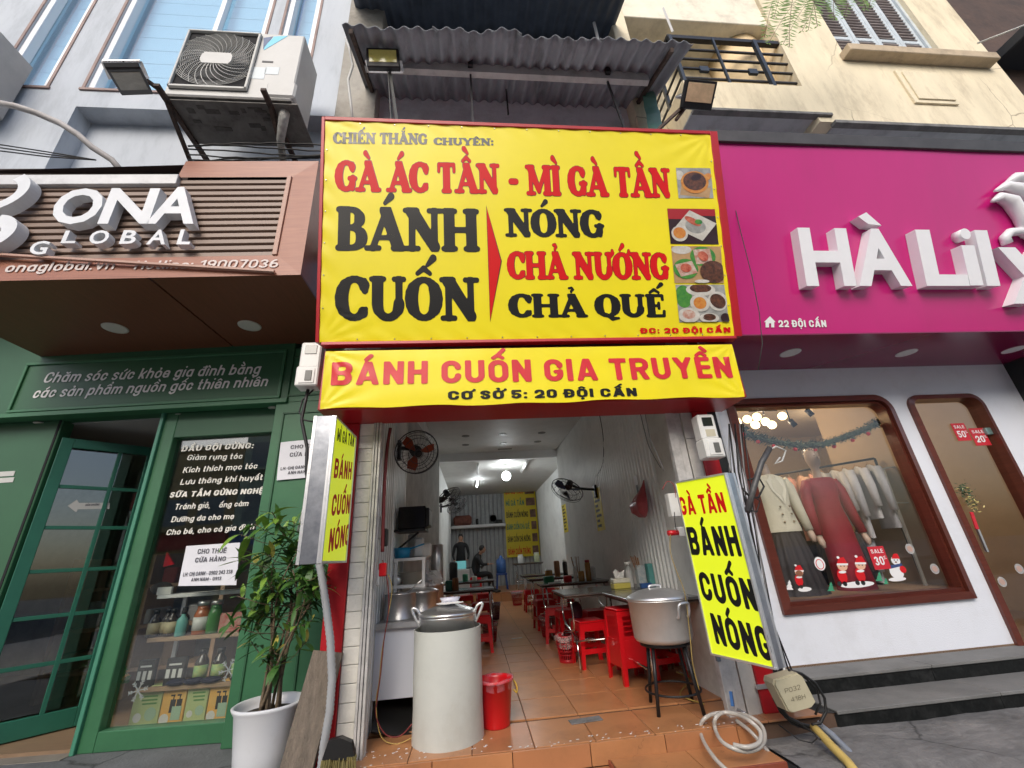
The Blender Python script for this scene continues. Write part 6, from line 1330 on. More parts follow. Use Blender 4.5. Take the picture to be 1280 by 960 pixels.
# the 290 biggest leaves are leaves of their own, sharing a few shapes
shapes = []
for mi in range(3):
    for dv in (.15, .4, .75):
        b = MB(); leaf(b, V(0, 0, 0), V(1, 0, 0), 1., .2, dv); shapes.append((mi, b))
meshes = {}
for idx, (mi, b) in enumerate(shapes):
    me = bpy.data.meshes.new('leaf'); me.from_pydata(b.v, [], b.f); me.materials.append(leafm[mi]); me.polygons.foreach_set('use_smooth', [True]*len(b.f)); me.update(); meshes.setdefault(mi, []).append(me)
nl = 0; extra = {0: MB(), 1: MB(), 2: MB()}
order = list(clusters); rr.shuffle(order)
for ci, (p, e) in enumerate(order):
    ax_ = (e-p).normalized() if (e-p).length > .01 else V(0, 0, 1); k = rr.randint(5, 8)
    for i in range(k):
        a = 2.4*i+rr.random()*.6; t_ = 1-.5*(i/k); o = ax_.orthogonal().normalized(); o2 = ax_.cross(o); d = (ax_*rr.uniform(.2, .9)+(o*math.cos(a)+o2*math.sin(a))*1.0+V(0, 0, .25)).normalized()
        L = rr.uniform(.085, .15)*(1.12 if e.z > 1.2 else .95); mi = 1 if rr.random() < (.45 if e.z > 1.2 else .14) else (2 if rr.random() < .05 else 0); base = p.lerp(e, t_)
        if nl < 290:
            up_ = V(0, 0, 1); s_ = d.cross(up_).normalized(); n_ = s_.cross(d)
            mt = Matrix((d, -s_*-1, n_)).transposed().to_4x4() if False else Matrix(((d.x, -s_.x, n_.x), (d.y, -s_.y, n_.y), (d.z, -s_.z, n_.z))).to_4x4()
            ob = bpy.data.objects.new('leaf', rr.choice(meshes[mi])); COL.objects.link(ob); ob.parent = pp
            ob.matrix_local = Matrix.Translation(base-PC) @ mt @ Matrix.Scale(L*1.15, 4); nl += 1
        else: leaf(extra[mi], base, d, L, L*.17, rr.uniform(.1, .8))
for mi in extra:
    if extra[mi].v: extra[mi].build('leaves', leafm[mi], pp, kind='stuff')
# ------------------------------------------------------------------ clothes shop on the right
WY = 4.12
WF = Fr((0, WY, 0), (1, 0, 0), (0, 0, 1))
wx0_, wx1_, wz0_, wz1_ = 2.82, 4.77, .55, 2.61      # window
dx0, dx1, dz0, dz1 = 5.0, 5.98, .14, 2.61          # door
cs = thing('clothes_shop', 'white fronted clothes shop with brown framed window under the pink sign', 'shop front', (4.6, WY, .1))
wpt = M('white_shop_wall', (.74, .77, .83), .55, var=.03, vscale=1.5, bump=.15, bscale=90, dirt=.35, dcol=(.5, .5, .5), dscale=2.2)
b = MB()
b.box(2.3, wx0_, WY, WY+.15, .12, 3.0); b.box(wx0_, wx1_, WY, WY+.15, .12, wz0_); b.box(wx0_, wx1_, WY, WY+.15, wz1_, 3.0); b.box(wx1_, dx0, WY, WY+.15, .12, 3.0); b.box(dx0, dx1, WY, WY+.15, dz1, 3.0); b.box(dx1, 6.55, WY, WY+.15, .12, 3.0)
# rounded upper corners of the openings
def corner(cx, cz, sx, r_):
    pts = [(cx, cz)]+[(cx-sx*r_+sx*r_*math.cos(R(90*i/8)), cz-r_+r_*math.sin(R(90*i/8))) for i in range(9)]
    if sx > 0: pts = pts
    b.prism(pts if sx < 0 else list(reversed(pts)), (0, WY+.15, 0), (1, 0, 0), (0, 0, 1), .15, 0)
for cx, sx in ((wx1_, 1), (dx0, -1), (dx1, 1)): corner(cx, (wz1_ if cx == wx1_ else dz1), sx, .16)
fix_normals(b.build('wall', wpt, cs))
mah = M('mahogany_frame', (.13, .03, .018), .3, col2=(.09, .02, .012), vscale=3, stretch=(1, 1, 12), coat=.3)
def rframe(name, x0, x1, z0, z1, rl, rr_, w_, d0, d1, m, parent, bottom=True):
    """rounded-top frame of flat bars swept round an opening"""
    pth = [(x0, z0)]+[(x0+rl-rl*math.cos(R(90*i/8)), z1-rl+rl*math.sin(R(90*i/8))) for i in range(9)] + [(x1-rr_+rr_*math.sin(R(90*i/8)), z1-rr_+rr_*math.cos(R(90*i/8))) for i in range(9)]+[(x1, z0)]
    n = len(pth); cl = bottom; b = MB(); ring = []
    for i, (x, z) in enumerate(pth):
        if cl: a, c = pth[(i-1) % n], pth[(i+1) % n]
        else: a, c = pth[max(i-1, 0)], pth[min(i+1, n-1)]
        v1 = V(x-a[0], z-a[1]); v2 = V(c[0]-x, c[1]-z)
        v1 = v1.normalized() if v1.length > 1e-6 else v2.normalized(); v2 = v2.normalized() if v2.length > 1e-6 else v1
        t = (v1+v2).normalized(); nn = V(t.y, -t.x); k = 1/max(.5, nn.dot(V(v1.y, -v1.x))); ring.append((V(x, z), nn*k))
    vs = []
    for p, nn in ring:
        for o_, y in ((0, d0), (w_, d0-.012), (w_, d1), (0, d1)): q = p+nn*o_; vs.append(V(q.x, y, q.y))
    m_ = 4; fs = [(i*4+j, ((i+1) % n)*4+j, ((i+1) % n)*4+(j+1) % 4, i*4+(j+1) % 4) for i in range(n if cl else n-1) for j in range(4)]
    b._add(vs, fs, False); return fix_normals(b.build(name, m, parent))
win = thing('shop_window', 'wide mahogany framed display window with holiday stickers', 'window', ((wx0_+wx1_)/2, WY, wz0_))
rframe('outer_frame', wx0_-.02, wx1_+.02, wz0_-.02, wz1_+.02, .05, .2, .065, WY-.035, WY+.12, mah, win)
rframe('inner_frame', wx0_+.045, wx1_-.045, wz0_+.045, wz1_-.045, .03, .15, .035, WY-.01, WY+.1, mah, win)
b = MB(); b.box(wx0_, wx1_, WY+.05, WY+.056, wz0_, wz1_-.02); b.build('pane', glass('boutique_glass', (.95, .95, .95), .8), win)
dor = thing('glass_door', 'mahogany framed glass door with sale tags at the right edge of the photo', 'door', ((dx0+dx1)/2, WY, dz0))
rframe('outer_frame', dx0, dx1, dz0-.02, dz1, .14, .16, .055, WY-.03, WY+.12, mah, dor, False)
b = MB(); b.box(dx0+.05, dx1-.05, WY+.04, WY+.05, dz0, dz1-.05); b.build('pane', MATS['boutique_glass'], dor)
b = MB(); b.box(dx1-.12, dx1-.05, WY+.0, WY+.06, 2.12, 2.2, .004); b.build('hinge', M('teal_hinge', (.25, .4, .38), .35, metal=.6), dor)
# black trim at far right, downlight rim wall
b = MB(); b.box(6.55, 6.66, 3.9, 4.4, -.1, 3.0); b.box(6.66, 9, 4.0, 4.4, -.1, 5.0); b.build('dark_pier', MATS['dark_cladding'], None, 'black clad pier at the right edge beyond the glass door', 'pier')
# steps: two black risers with grey treads
st_ = thing('shop_steps', 'two black granite steps with worn grey treads before the clothes shop', 'steps', (4.6, 3.8, -.1))
tread = M('grey_tread', (.2, .2, .195), .75, col2=(.14, .14, .135), vscale=2.5, bump=.2, bscale=60, dirt=.35, dcol=(.3, .29, .27)); gran = M('black_granite', (.008, .009, .009), .35, spec=.3, var=.6, vscale=40, dirt=.12, dcol=(.2, .2, .2), dscale=9)
for i in range(3):
    xa = 2.45+1.35*i; b = MB(); b.box(xa+(.04 if i == 0 else 0), xa+1.345, 3.83, WY+.2, .095, .12, .004); b.build('tread_slab', tread, st_)
    b = MB(); b.box(xa+(.04 if i == 0 else 0), xa+1.345, 3.845, 3.87, 0, .095); b.build('riser_slab', gran, st_)
    xb = 2.58+1.35*i; b = MB(); b.box(xb, xb+1.346, 3.48, 3.845, -.022, .002, .004); b.build('tread_slab', tread, st_)
    b = MB(); b.box(xb, xb+1.346, 3.495, 3.515, -.16, -.022); b.build('riser_slab', gran, st_)
b = MB(); b._add([V(2.35, 3.6, -.16), V(2.58, 3.495, -.16), V(2.58, 3.495, -.022), V(2.35, 3.6, -.022)], [(0, 1, 2, 3)], False); b._add([V(2.35, 3.6, -.01), V(2.58, 3.48, -.01), V(2.58, 3.85, -.01), V(2.35, 3.85, -.01)], [(0, 1, 2, 3)], False); b.build('corner_slab', gran, st_)
b = MB(); b.box(2.4, 6.6, 3.86, WY, -.1, .095); b.box(2.55, 6.6, 3.515, 3.86, -.16, -.022); b.build('step_core', dark_conc, st_)
# room
bw = M('beige_shop_wall', (.4, .3, .2), .7, var=.05); b = MB(); b.box(2.35, 7, 7.6, 7.7, .1, 3.1); b.box(2.3, 2.38, WY+.16, 7.6, .1, 3.1); b.box(6.9, 7, WY+.16, 7.6, .1, 3.1); b.build('room_walls', bw, cs)
b = MB(); b.box(2.3, 7, WY+.0, 7.7, .1, .135); b.build('room_floor', M('brown_shop_floor', (.2, .13, .08), .35, var=.1), cs)
b = MB(); b.box(2.3, 7, WY+.16, 7.7, 3.02, 3.12); b.build('room_ceiling', M('shop_ceiling', (.55, .45, .33), .7), cs)
b = MB(); b.box(wx0_, wx1_+.1, WY+.2, WY+1.1, .135, .62, .005); b.build('display_plinth', M('plinth_wood', (.3, .2, .12), .5, col2=(.24, .15, .09), vscale=4, stretch=(1, 8, 1)), cs)
b = MB(); b.box(4.15, 4.9, 5.3, 5.5, .14, 1.35, .03); b.build('dark_drape', M('dark_drape', (.02, .02, .022), .9, var=.4), cs)
b = MB(); b.box(4.93, 4.97, WY+.2, WY+1.2, .135, 3.0); b.build('partition', bw, cs)
# globe cluster lamp and spots
gl_ = thing('globe_lamp', 'cluster of glowing warm glass globes hanging inside the clothes shop', 'lamp', (4.2, 5.5, 2.8))
warm = M('warm_globe', (1, .8, .5), .3, emit=(1., .72, .36), estr=3)
for px, py in ((934, 524), (946, 521), (957, 527), (965, 531), (978, 520), (944, 531), (921, 527)):
    c = at(px, py, 5.0); b = MB(); b.ball(c, .055, n=12, k=8); b.build('globe', warm, gl_)
c = at(955, 518, 5.0); b = MB(); b.tube([c+V(-.2, 0, .05), c+V(.2, 0, .05)], .01, 6); b.tube([c, V(c.x, c.y, 3.02)], .008, 6); b.build('lamp_bar', blk_metal, gl_)
for xy, e_ in (((4.0, 5.2, 2.6), 17), ((5.6, 5.6, 2.7), 16), ((3.6, 6.6, 2.6), 15)):
    ld = bpy.data.lights.new('shop_light', 'POINT'); lo = bpy.data.objects.new('shop_light', ld); COL.objects.link(lo); lo.location = xy; ld.energy = e_; ld.color = (1, .8, .55); ld.shadow_soft_size = .12
for nm, (px, py) in (('left', (987, 525)), ('right', (1008, 512))):
    c = at(px, py, 4.9); t = thing('track_spot', nm+' of two black spotlights on the clothes shop ceiling', 'spotlight', c); b = MB(); b.tube([c, c+V(.04, -.02, -.09)], .035, 10); b.build('spot_head', blk_metal, t); b = MB(); b.tube([c, V(c.x, c.y, 3.02)], .01, 6); b.build('spot_stem', blk_metal, t)
b = MB(); b.bar(at(968, 512, 4.9)+V(0, 0, .1), at(1000, 494, 4.9)+V(0, 0, .1), .03, .02); b.build('light_track', blk_metal, None, 'short black lighting track inside the clothes shop', 'track')
# garland
ga = thing('garland', 'dark tinsel garland with red baubles drooping inside the shop window', 'garland', (3.9, 4.3, 2.2)); rr = random.Random(12)
gp_ = [at(x, y, 4.3) for x, y in ((918, 532), (940, 545), (965, 552), (1000, 557), (1030, 555), (1060, 545), (1085, 535), (1108, 522))]
b = MB(); gm_ = M('tinsel', (.03, .07, .035), .6, col2=(.13, .14, .1), vscale=40)
for i in range(len(gp_)-1):
    for k_ in range(170):
        p = gp_[i].lerp(gp_[i+1], rr.random()); d = V(rr.gauss(0, 1), rr.gauss(0, 1), rr.gauss(0, 1)).normalized(); s_ = d.orthogonal().normalized()*.009; b._add([p, p+d*.08+s_, p+d*.07-s_], [(0, 1, 2)], False)
b.tube(gp_, .03, 8); b.build('tinsel', gm_, ga)
for i in range(9): t_ = (i+.5)/9*7; j = int(t_); p = gp_[j].lerp(gp_[min(j+1, 7)], t_-j)+V(0, -.02, -.06); b = MB(); b.ball(p, .022, n=10, k=6); b.build('bauble', red_pl, ga)
# clothes rails and garments
rl_ = thing('clothes_rail', 'black clothes rail running back through the shop window display', 'rail', (4.5, 5.2, 2.1))
zr_ = 2.0; e0, e1 = V(3.7, 6.3, zr_), V(4.86, 4.62, zr_)
b = MB(); b.tube([e0, e1], .014, 8); b.tube([e0+V(0, 0, .0), V(e0.x, e0.y, .14)], .014, 8); b.tube([e1, V(e1.x, e1.y, .14)], .014, 8); b.build('rail_tube', blk_metal, rl_)
e2, e3 = V(2.75, 5.6, 1.95), V(3.9, 6.1, 1.95); b = MB(); b.tube([e2, e3], .014, 8); b.build('rail_tube', blk_metal, rl_)
def garment(c, ang, wd, ln, m, lab, grp, sleeves=True):
    t = thing('hanging_garment', lab, 'clothes', c, grp); ca, sa = math.cos(ang), math.sin(ang); U = V(ca, sa, 0); Nn = V(-sa, ca, 0)
    rows = [(.0, .05, .03), (-.03, .6, .04), (-.1, .92, .08), (-.3*ln, .85, .1), (-.6*ln, .9, .1), (-ln, 1.0, .11)]; b = MB(); n = 12; vs = []
    for i, (h, s_, d) in enumerate(rows):
        for j in range(n):
            a = 2*PI*j/n; vs.append(c+U*(wd/2*s_*math.cos(a))+Nn*(d/2*math.sin(a)*(1+.5*math.sin(3*a+i)))+V(0, 0, h-.06))
    b._add(vs, [(i*n+j, i*n+(j+1) % n, (i+1)*n+(j+1) % n, (i+1)*n+j) for i in range(len(rows)-1) for j in range(n)], True)
    if sleeves:
        for s_ in (-1, 1): p = c+U*s_*wd*.42+V(0, 0, -.12); b.tube([p, p+U*s_*.05+V(0, 0, -.2), p+U*s_*.06+V(0, 0, -.5*ln-.12)], [.05, .045, .035], 8)
    b.build('cloth', m, t); b = MB(); b.tube([c+V(0, 0, .0), c+V(0, 0, -.03), c-U*wd*.35+V(0, 0, -.09)], .005, 4); b.tube([c+V(0, 0, -.03), c+U*wd*.35+V(0, 0, -.09)], .005, 4); b.build('hanger', wsh, t)
cols = [('pale grey', (.5, .5, .52)), ('white grey', (.6, .6, .6)), ('grey', (.36, .37, .4)), ('light grey', (.48, .49, .52)), ('dusty pink', (.5, .24, .19)), ('salmon', (.55, .27, .2)), ('peach', (.58, .36, .25)), ('cream', (.55, .5, .38)), ('bright green', (.02, .28, .06)), ('beige', (.42, .34, .26)), ('dark brown', (.07, .045, .035)), ('charcoal', (.05, .05, .055))]
d_ = (e1-e0); a_ = math.atan2(d_.y, d_.x)+PI/2
seq = [2, 0, 3, 0, 2, 5, 6, 4, 5, 7, 8, 9, 10, 11, 9]
pos_w = ('nearest the glass', 'second from the glass', 'third from the glass', 'fourth from the glass', 'fifth from the glass', 'sixth from the glass', 'seventh from the glass', 'eighth from the glass', 'ninth from the glass', 'tenth from the glass', 'eleventh from the glass', 'twelfth from the glass', 'third from the back', 'second from the back', 'at the back end')
for i, k_ in enumerate(seq):
    c = e1.lerp(e0, .04+.92*i/len(seq)); garment(c, a_+.45+rr.uniform(-.25, .25), .46, rr.uniform(.62, .85), M('cloth_'+cols[k_][0].replace(' ', '_'), cols[k_][1], .8, bump=.4, bscale=25), '%s top %s on the slanting clothes rail' % (cols[k_][0], pos_w[i]), 'garments on the slanting rail')
for i, k_ in enumerate((11, 10, 9, 7, 9, 11, 10)):
    c = e2.lerp(e3, .08+.14*i); garment(c, 1.35+rr.uniform(-.1, .1), .42, .85, MATS.get('cloth_'+cols[k_][0].replace(' ', '_')), '%s garment %s on the rear left rail behind the mannequins' % (cols[k_][0], ('first', 'second', 'third', 'fourth', 'fifth', 'sixth', 'seventh')[i]), 'garments on the rear rail')
# low rail with dark clothes at right
for i, k_ in enumerate((11, 10, 11, 2)): garment(V(4.2+.16*i, 5.0, 1.3), 1.2+rr.uniform(-.1, .1), .4, .6, MATS.get('cloth_'+cols[k_][0].replace(' ', '_')), 'dark garment %s on the low rail at right of the display' % ('first', 'second', 'third', 'fourth')[i], 'garments on the low rail')
b = MB(); b.tube([(4.05, 5.0, 1.3), (4.85, 5.0, 1.3)], .012, 6); b.build('low_rail', steel, None, 'low chrome rail carrying dark clothes at the right of the display', 'rail')
# mannequins
def loft(b, rows, c, n=20, tilt=V(0, 0, 0)):
    """rows: (height, half width, half depth, dx, dy)"""
    vs = []
    for (h, rx, ry, dx, dy) in rows:
        for j in range(n): a = 2*PI*j/n; vs.append(c+V(dx+rx*math.cos(a), dy+ry*math.sin(a), h)+tilt*h)
    b._add(vs, [(i*n+j, i*n+(j+1) % n, (i+1)*n+(j+1) % n, (i+1)*n+j) for i in range(len(rows)-1) for j in range(n)], True); return b
skin_m = M('mannequin_shell', (.55, .42, .33), .35)
def folds(rows, k, amp): return rows
m1 = V(3.42, 4.62, .62); mq = thing('mannequin', 'mannequin in a cream double breasted blazer and pleated dark skirt', 'mannequin', m1)
jk = M('cream_blazer', (.62, .6, .47), .75, var=.05, vscale=3, bump=.3, bscale=15); sk = M('pleated_skirt', (.035, .03, .03), .7)
loft(b := MB(), [(1.22, .03, .03, 0, 0), (1.27, .04, .04, 0, 0), (1.33, .035, .035, 0, 0), (1.37, .028, .028, 0, 0), (1.375, .0, .0, 0, 0)], m1); b.build('neck', skin_m, mq)
b = MB(); loft(b, [(.62, .205, .13, 0, 0), (.66, .2, .13, 0, 0), (.85, .155, .105, 0, 0), (.95, .16, .115, 0, 0), (1.08, .185, .125, 0, 0), (1.17, .2, .1, 0, 0), (1.22, .15, .075, 0, 0), (1.25, .05, .05, 0, 0)], m1)
for s_ in (-1, 1): b.tube([m1+V(s_*.17, 0, 1.19), m1+V(s_*.22, -.0, 1.1), m1+V(s_*.25, -.01, .88), m1+V(s_*.27, -.05, .62)], [.05, .06, .052, .042], 12)
b.build('blazer', jk, mq)
b = MB()
for s_ in (-1, 1):
    b._add([m1+V(s_*.03, -.085, 1.235), m1+V(s_*.1, -.1, 1.17), m1+V(s_*.085, -.125, 1.06), m1+V(.02, -.13, .9)], [(0, 1, 2, 3)], False)
b.build('lapels', M('cream_lapel', (.7, .68, .55), .7), mq)
for x in (-.05, .06):
    for z in (.72, .8, .88): b = MB(); b.lathe([(.012, 0), (.012, .006), (0, .008)], m1+V(x, -.13, z), 10, axis=(0, -1, .05)); b.build('button', M('button', (.25, .2, .12), .4), mq)
vs = []; n = 64; rows = [(.66, .15, .1), (.45, .2, .15), (.2, .24, .18), (.0, .27, .21)]; b = MB()
for h, rx, ry in rows:
    for j in range(n): a = 2*PI*j/n; k_ = 1+.06*math.sin(16*a); vs.append(m1+V(rx*k_*math.cos(a), ry*k_*math.sin(a), h))
b._add(vs, [(i*n+j, i*n+(j+1) % n, (i+1)*n+(j+1) % n, (i+1)*n+j) for i in range(3) for j in range(n)], True); b.build('skirt', sk, mq)
b = MB(); 
for s_ in (-1, 1): b.tube([m1+V(s_*.27, -.05, .62), m1+V(s_*.272, -.06, .55), m1+V(s_*.27, -.07, .5)], [.03, .035, .018], 8)
b.build('hand', skin_m, mq)
m2 = V(4.08, 4.66, .62); mq2 = thing('mannequin', 'mannequin with face and lifted chin wearing a long dark red dress', 'mannequin', m2); rd = M('crimson_dress', (.24, .004, .017), .65, var=.15, vscale=3, bump=.4, bscale=9)
b = MB(); loft(b, [(1.16, .05, .05, 0, 0), (1.24, .042, .045, 0, 0), (1.3, .04, .045, 0, 0), (1.33, .05, .062, 0, -.01), (1.37, .062, .078, 0, -.012), (1.43, .07, .088, 0, -.006), (1.49, .068, .085, 0, 0), (1.54, .045, .055, 0, .005), (1.555, 0, 0, 0, .005)], m2)
b.ball(m2+V(0, -.092, 1.41), .01, .016, .02, 8, 6); b.build('head', skin_m, mq2)
b = MB()
for s_ in (-1, 1): b.ball(m2+V(s_*.025, -.083, 1.44), .012, .005, .006, 8, 5)
b.ball(m2+V(0, -.083, 1.375), .018, .006, .006, 8, 5); b.build('face_paint', M('face_paint', (.12, .05, .04), .5), mq2); b = MB(); b.ball(m2+V(.012, .025, 1.47), .078, .085, .1, 12, 8); b.ball(m2+V(.05, .06, 1.36), .04, .04, .1, 10, 8); b.build('wig', M('brown_wig', (.06, .03, .015), .6, bump=1, bscale=40), mq2)
b = MB(); loft(b, [(-.02, .2, .16, .02, 0), (.2, .19, .15, .01, 0), (.5, .18, .13, 0, 0), (.66, .175, .125, 0, 0), (.86, .145, .1, 0, 0), (.95, .155, .11, 0, 0), (1.07, .18, .12, 0, 0), (1.15, .19, .095, 0, 0), (1.185, .15, .08, 0, 0), (1.18, .07, .06, 0, -.01)], m2)
for s_ in (-1, 1): b.tube([m2+V(s_*.165, 0, 1.15), m2+V(s_*.22, 0, 1.04), m2+V(s_*.25, -.01, .82), m2+V(s_*.27, -.05, .56)], [.05, .06, .055, .045], 12)
b.build('dress', rd, mq2)
b = MB()
for s_ in (-1, 1): b.tube([m2+V(s_*.27, -.05, .56), m2+V(s_*.275, -.07, .48), m2+V(s_*.27, -.08, .43)], [.028, .034, .016], 8)
b.build('hand', skin_m, mq2)
# stickers on the window: sale tags, holiday figures, trees, baubles
z9 = lambda x, y: (910+x/3, 480+y/3); z10 = lambda x, y: (1080+x/3, 480+y/3)
SF = Fr((0, WY+.045, 0), (1, 0, 0), (0, 0, 1)); SD = Fr((0, WY+.035, 0), (1, 0, 0), (0, 0, 1))
sale = M('sale_red', (.55, .015, .03), .5); wsk = M('sticker_white', (.8, .8, .8), .5); skn = M('sticker_skin', (.75, .45, .3), .5); grn = M('sticker_green', (.05, .3, .16), .5); brn = M('sticker_brown', (.25, .1, .05), .5)
def sale_tag(quad, fr, txt, lab):
    u = [fr.hit(*p) for p in quad]; x0_, x1_ = (u[0][0]+u[3][0])/2, (u[1][0]+u[2][0])/2; z0_, z1_ = (u[0][1]+u[1][1])/2, (u[2][1]+u[3][1])/2; b = MB(); b.prism([(x0_, z0_), (x1_, z0_), (x1_, z1_), (x0_, z1_)], fr.P, fr.U, fr.W, .002, 0); t = fix_normals(b.build('sale_tag', sale, None, lab, 'tag')); W_, H_ = x1_-x0_, z1_-z0_
    goth('SALE', fr, (x0_+W_*.12, z0_+H_*.7), (x0_+W_*.88, z0_+H_*.7), (x0_, z0_+H_*.88), wsk, t, r=.08, n=.004, h=.07, px=False)
    goth(txt, fr, (x0_+W_*.15, z0_+H_*.18), (x0_+W_*.72, z0_+H_*.18), (x0_, z0_+H_*.56), wsk, t, r=.09, n=.004, h=.07, px=False)
    goth('%', fr, (x0_+W_*.74, z0_+H_*.42), (x0_+W_*.92, z0_+H_*.42), (x0_, z0_+H_*.56), wsk, t, r=.09, n=.004, h=.09, px=False)
def rq(cx, cy, w_, h_, f): return (f(cx-w_/2, cy+h_/2), f(cx+w_/2, cy+h_/2), f(cx+w_/2, cy-h_/2), f(cx-w_/2, cy-h_/2))
sale_tag(rq(566, 652, 62, 88, z9), SF, '30', 'red sale tag showing 30 low in the display window')
sale_tag(rq(364, 180, 52, 66, z10), SD, '50', 'red sale tag showing 50 high on the glass door')
sale_tag(rq(434, 198, 58, 66, z10), SD, '20', 'red sale tag showing 20 beside the 50 tag on the door')
def disc(b, f, cx, cy, rx, ry, fr, mi, lay, n=14):
    c = fr.hit(*f(cx, cy)); e = fr.hit(*f(cx+rx, cy)); g_ = fr.hit(*f(cx, cy-ry)); a, d = abs(e[0]-c[0]), abs(g_[1]-c[1]); b.mi = mi; b.prism([(c[0]+a*math.cos(2*PI*i/n), c[1]+d*math.sin(2*PI*i/n)) for i in range(n)], fr.P, fr.U, fr.W, .0006, lay*.0008)
def poly(b, f, pts, fr, mi, lay): b.mi = mi; b.prism([tuple(fr.hit(*f(*p))) for p in pts], fr.P, fr.U, fr.W, .0006, lay*.0008)
SM = [wsk, red_pl, skn, grn, brn, M('sticker_navy', (.04, .07, .2), .5), M('sticker_black', (.02, .02, .02), .5)]
def kid(b, cx, cy, s_=1.):
    disc(b, z9, cx, cy+38*s_, 17*s_, 26*s_, SF, 1, 1); disc(b, z9, cx-10*s_, cy+66*s_, 8*s_, 9*s_, SF, 6, 1); disc(b, z9, cx+10*s_, cy+66*s_, 8*s_, 9*s_, SF, 6, 1)
    disc(b, z9, cx, cy+3*s_, 18*s_, 17*s_, SF, 2, 2); poly(b, z9, [(cx-20*s_, cy-4*s_), (cx+20*s_, cy-4*s_), (cx+4*s_, cy-30*s_), (cx-14*s_, cy-26*s_)], SF, 1, 3); poly(b, z9, [(cx-20*s_, cy), (cx+20*s_, cy), (cx+20*s_, cy-7*s_), (cx-20*s_, cy-7*s_)], SF, 0, 4); disc(b, z9, cx-16*s_, cy-28*s_, 5*s_, 5*s_, SF, 0, 4); disc(b, z9, cx, cy+24*s_, 14*s_, 5*s_, SF, 0, 4)
    for e_ in (-6, 6): disc(b, z9, cx+e_*s_, cy+3*s_, 2*s_, 2.4*s_, SF, 6, 5, 8)
b = MB(); kid(b, 428, 680, 1.05); kid(b, 496, 676, 1.05); disc(b, z9, 485, 752, 66, 12, SF, 0, 0); fix_normals(b.build('window_sticker', SM, None, 'sticker of two red hatted carol children on white snow', 'sticker'))
b = MB(); kid(b, 266, 704, .85); disc(b, z9, 288, 770, 26, 9, SF, 0, 0); disc(b, z9, 266, 710, 13, 12, SF, 4, 6); fix_normals(b.build('window_sticker', SM, None, 'small sticker of a brown faced elf in a red cap, lower left', 'sticker'))
b = MB(); disc(b, z10, 122, 705, 26, 28, SF, 0, 1); disc(b, z10, 118, 662, 17, 17, SF, 0, 2); poly(b, z10, [(102, 655), (134, 655), (124, 636), (110, 636)], SF, 1, 3); poly(b, z10, [(98, 680), (140, 672), (142, 682), (100, 692)], SF, 5, 4); disc(b, z10, 145, 695, 12, 14, SF, 1, 4); disc(b, z10, 125, 732, 34, 8, SF, 0, 0); disc(b, z10, 118, 668, 4, 3, SF, 4, 5)
for e_ in (-6, 6): disc(b, z10, 118+e_, 660, 2, 2.4, SF, 6, 5, 8)
fix_normals(b.build('window_sticker', SM, None, 'snowman sticker with scarf and red hat at lower right of the window', 'sticker'))
def tree_st(f, cx, cy, s_, mi, lab):
    b = MB()
    for k_ in range(3): poly(b, f, [(cx-(8+5*k_)*s_, cy+(k_*14)*s_), (cx+(8+5*k_)*s_, cy+(k_*14)*s_), (cx, cy-(16-k_*10)*s_)], SF, mi, k_)
    fix_normals(b.build('window_sticker', SM, None, lab, 'sticker'))
tree_st(z9, 230, 748, .85, 0, 'white fir tree sticker at the lower left of the window'); tree_st(z9, 386, 754, .8, 3, 'pale green fir sticker left of the carol children'); tree_st(z9, 567, 716, .8, 3, 'green fir sticker below the 30 sale tag'); tree_st(z10, 82, 735, .55, 3, 'tiny green fir sticker beside the snowman')
b = MB(); disc(b, z9, 344, 674, 20, 26, SF, 0, 0, 20); disc(b, z9, 344, 676, 15, 20, SF, 1, 1, 18); disc(b, z9, 344, 676, 12, 17, SF, 0, 2, 18); fix_normals(b.build('window_sticker', SM, None, 'round white bauble sticker hanging between the two mannequins', 'sticker'))
clr = M('clear_bauble', (.6, .6, .6), .1, spec=1., alpha=.5)
for f, cx, cy, fr, lab in ((z10, 172, 618, SF, 'bauble sticker near the right post of the display window'), (z10, 265, 693, SF, 'clear bauble sticker in the lower right corner of the window'), (z10, 518, 742, SD, 'clear bauble sticker low on the glass door'), (z10, 582, 693, SD, 'clear bauble sticker at the right edge of the door'), (z10, 362, 505, SD, 'faint bauble sticker left of the wreath handle')):
    b = MB(); disc(b, f, cx, cy, 16, 20, fr, 0, 0, 18); disc(b, f, cx, cy, 10, 12, fr, 1, 1, 14); fix_normals(b.build('window_sticker', [clr, M('bauble_core', (.45, .3, .25), .4)], None, lab, 'sticker'))
# white framed stand near the right of the display
b = MB(); P_ = [(66, 318), (140, 300)]; p0 = at(*z10(70, 318), 4.5); p1 = at(*z10(235, 765), 4.5); b.bar(p0, p1, .03, .02); p2 = at(*z10(140, 305), 4.5); b.bar(p0, p2, .03, .02); b.bar(at(*z10(110, 445), 4.5), at(*z10(190, 445), 4.5), .015, .015); b.build('display_stand', M('pale_metal_stand', (.42, .42, .38), .4, metal=.4), None, 'thin pale metal stand leaning at the right of the window display', 'stand')
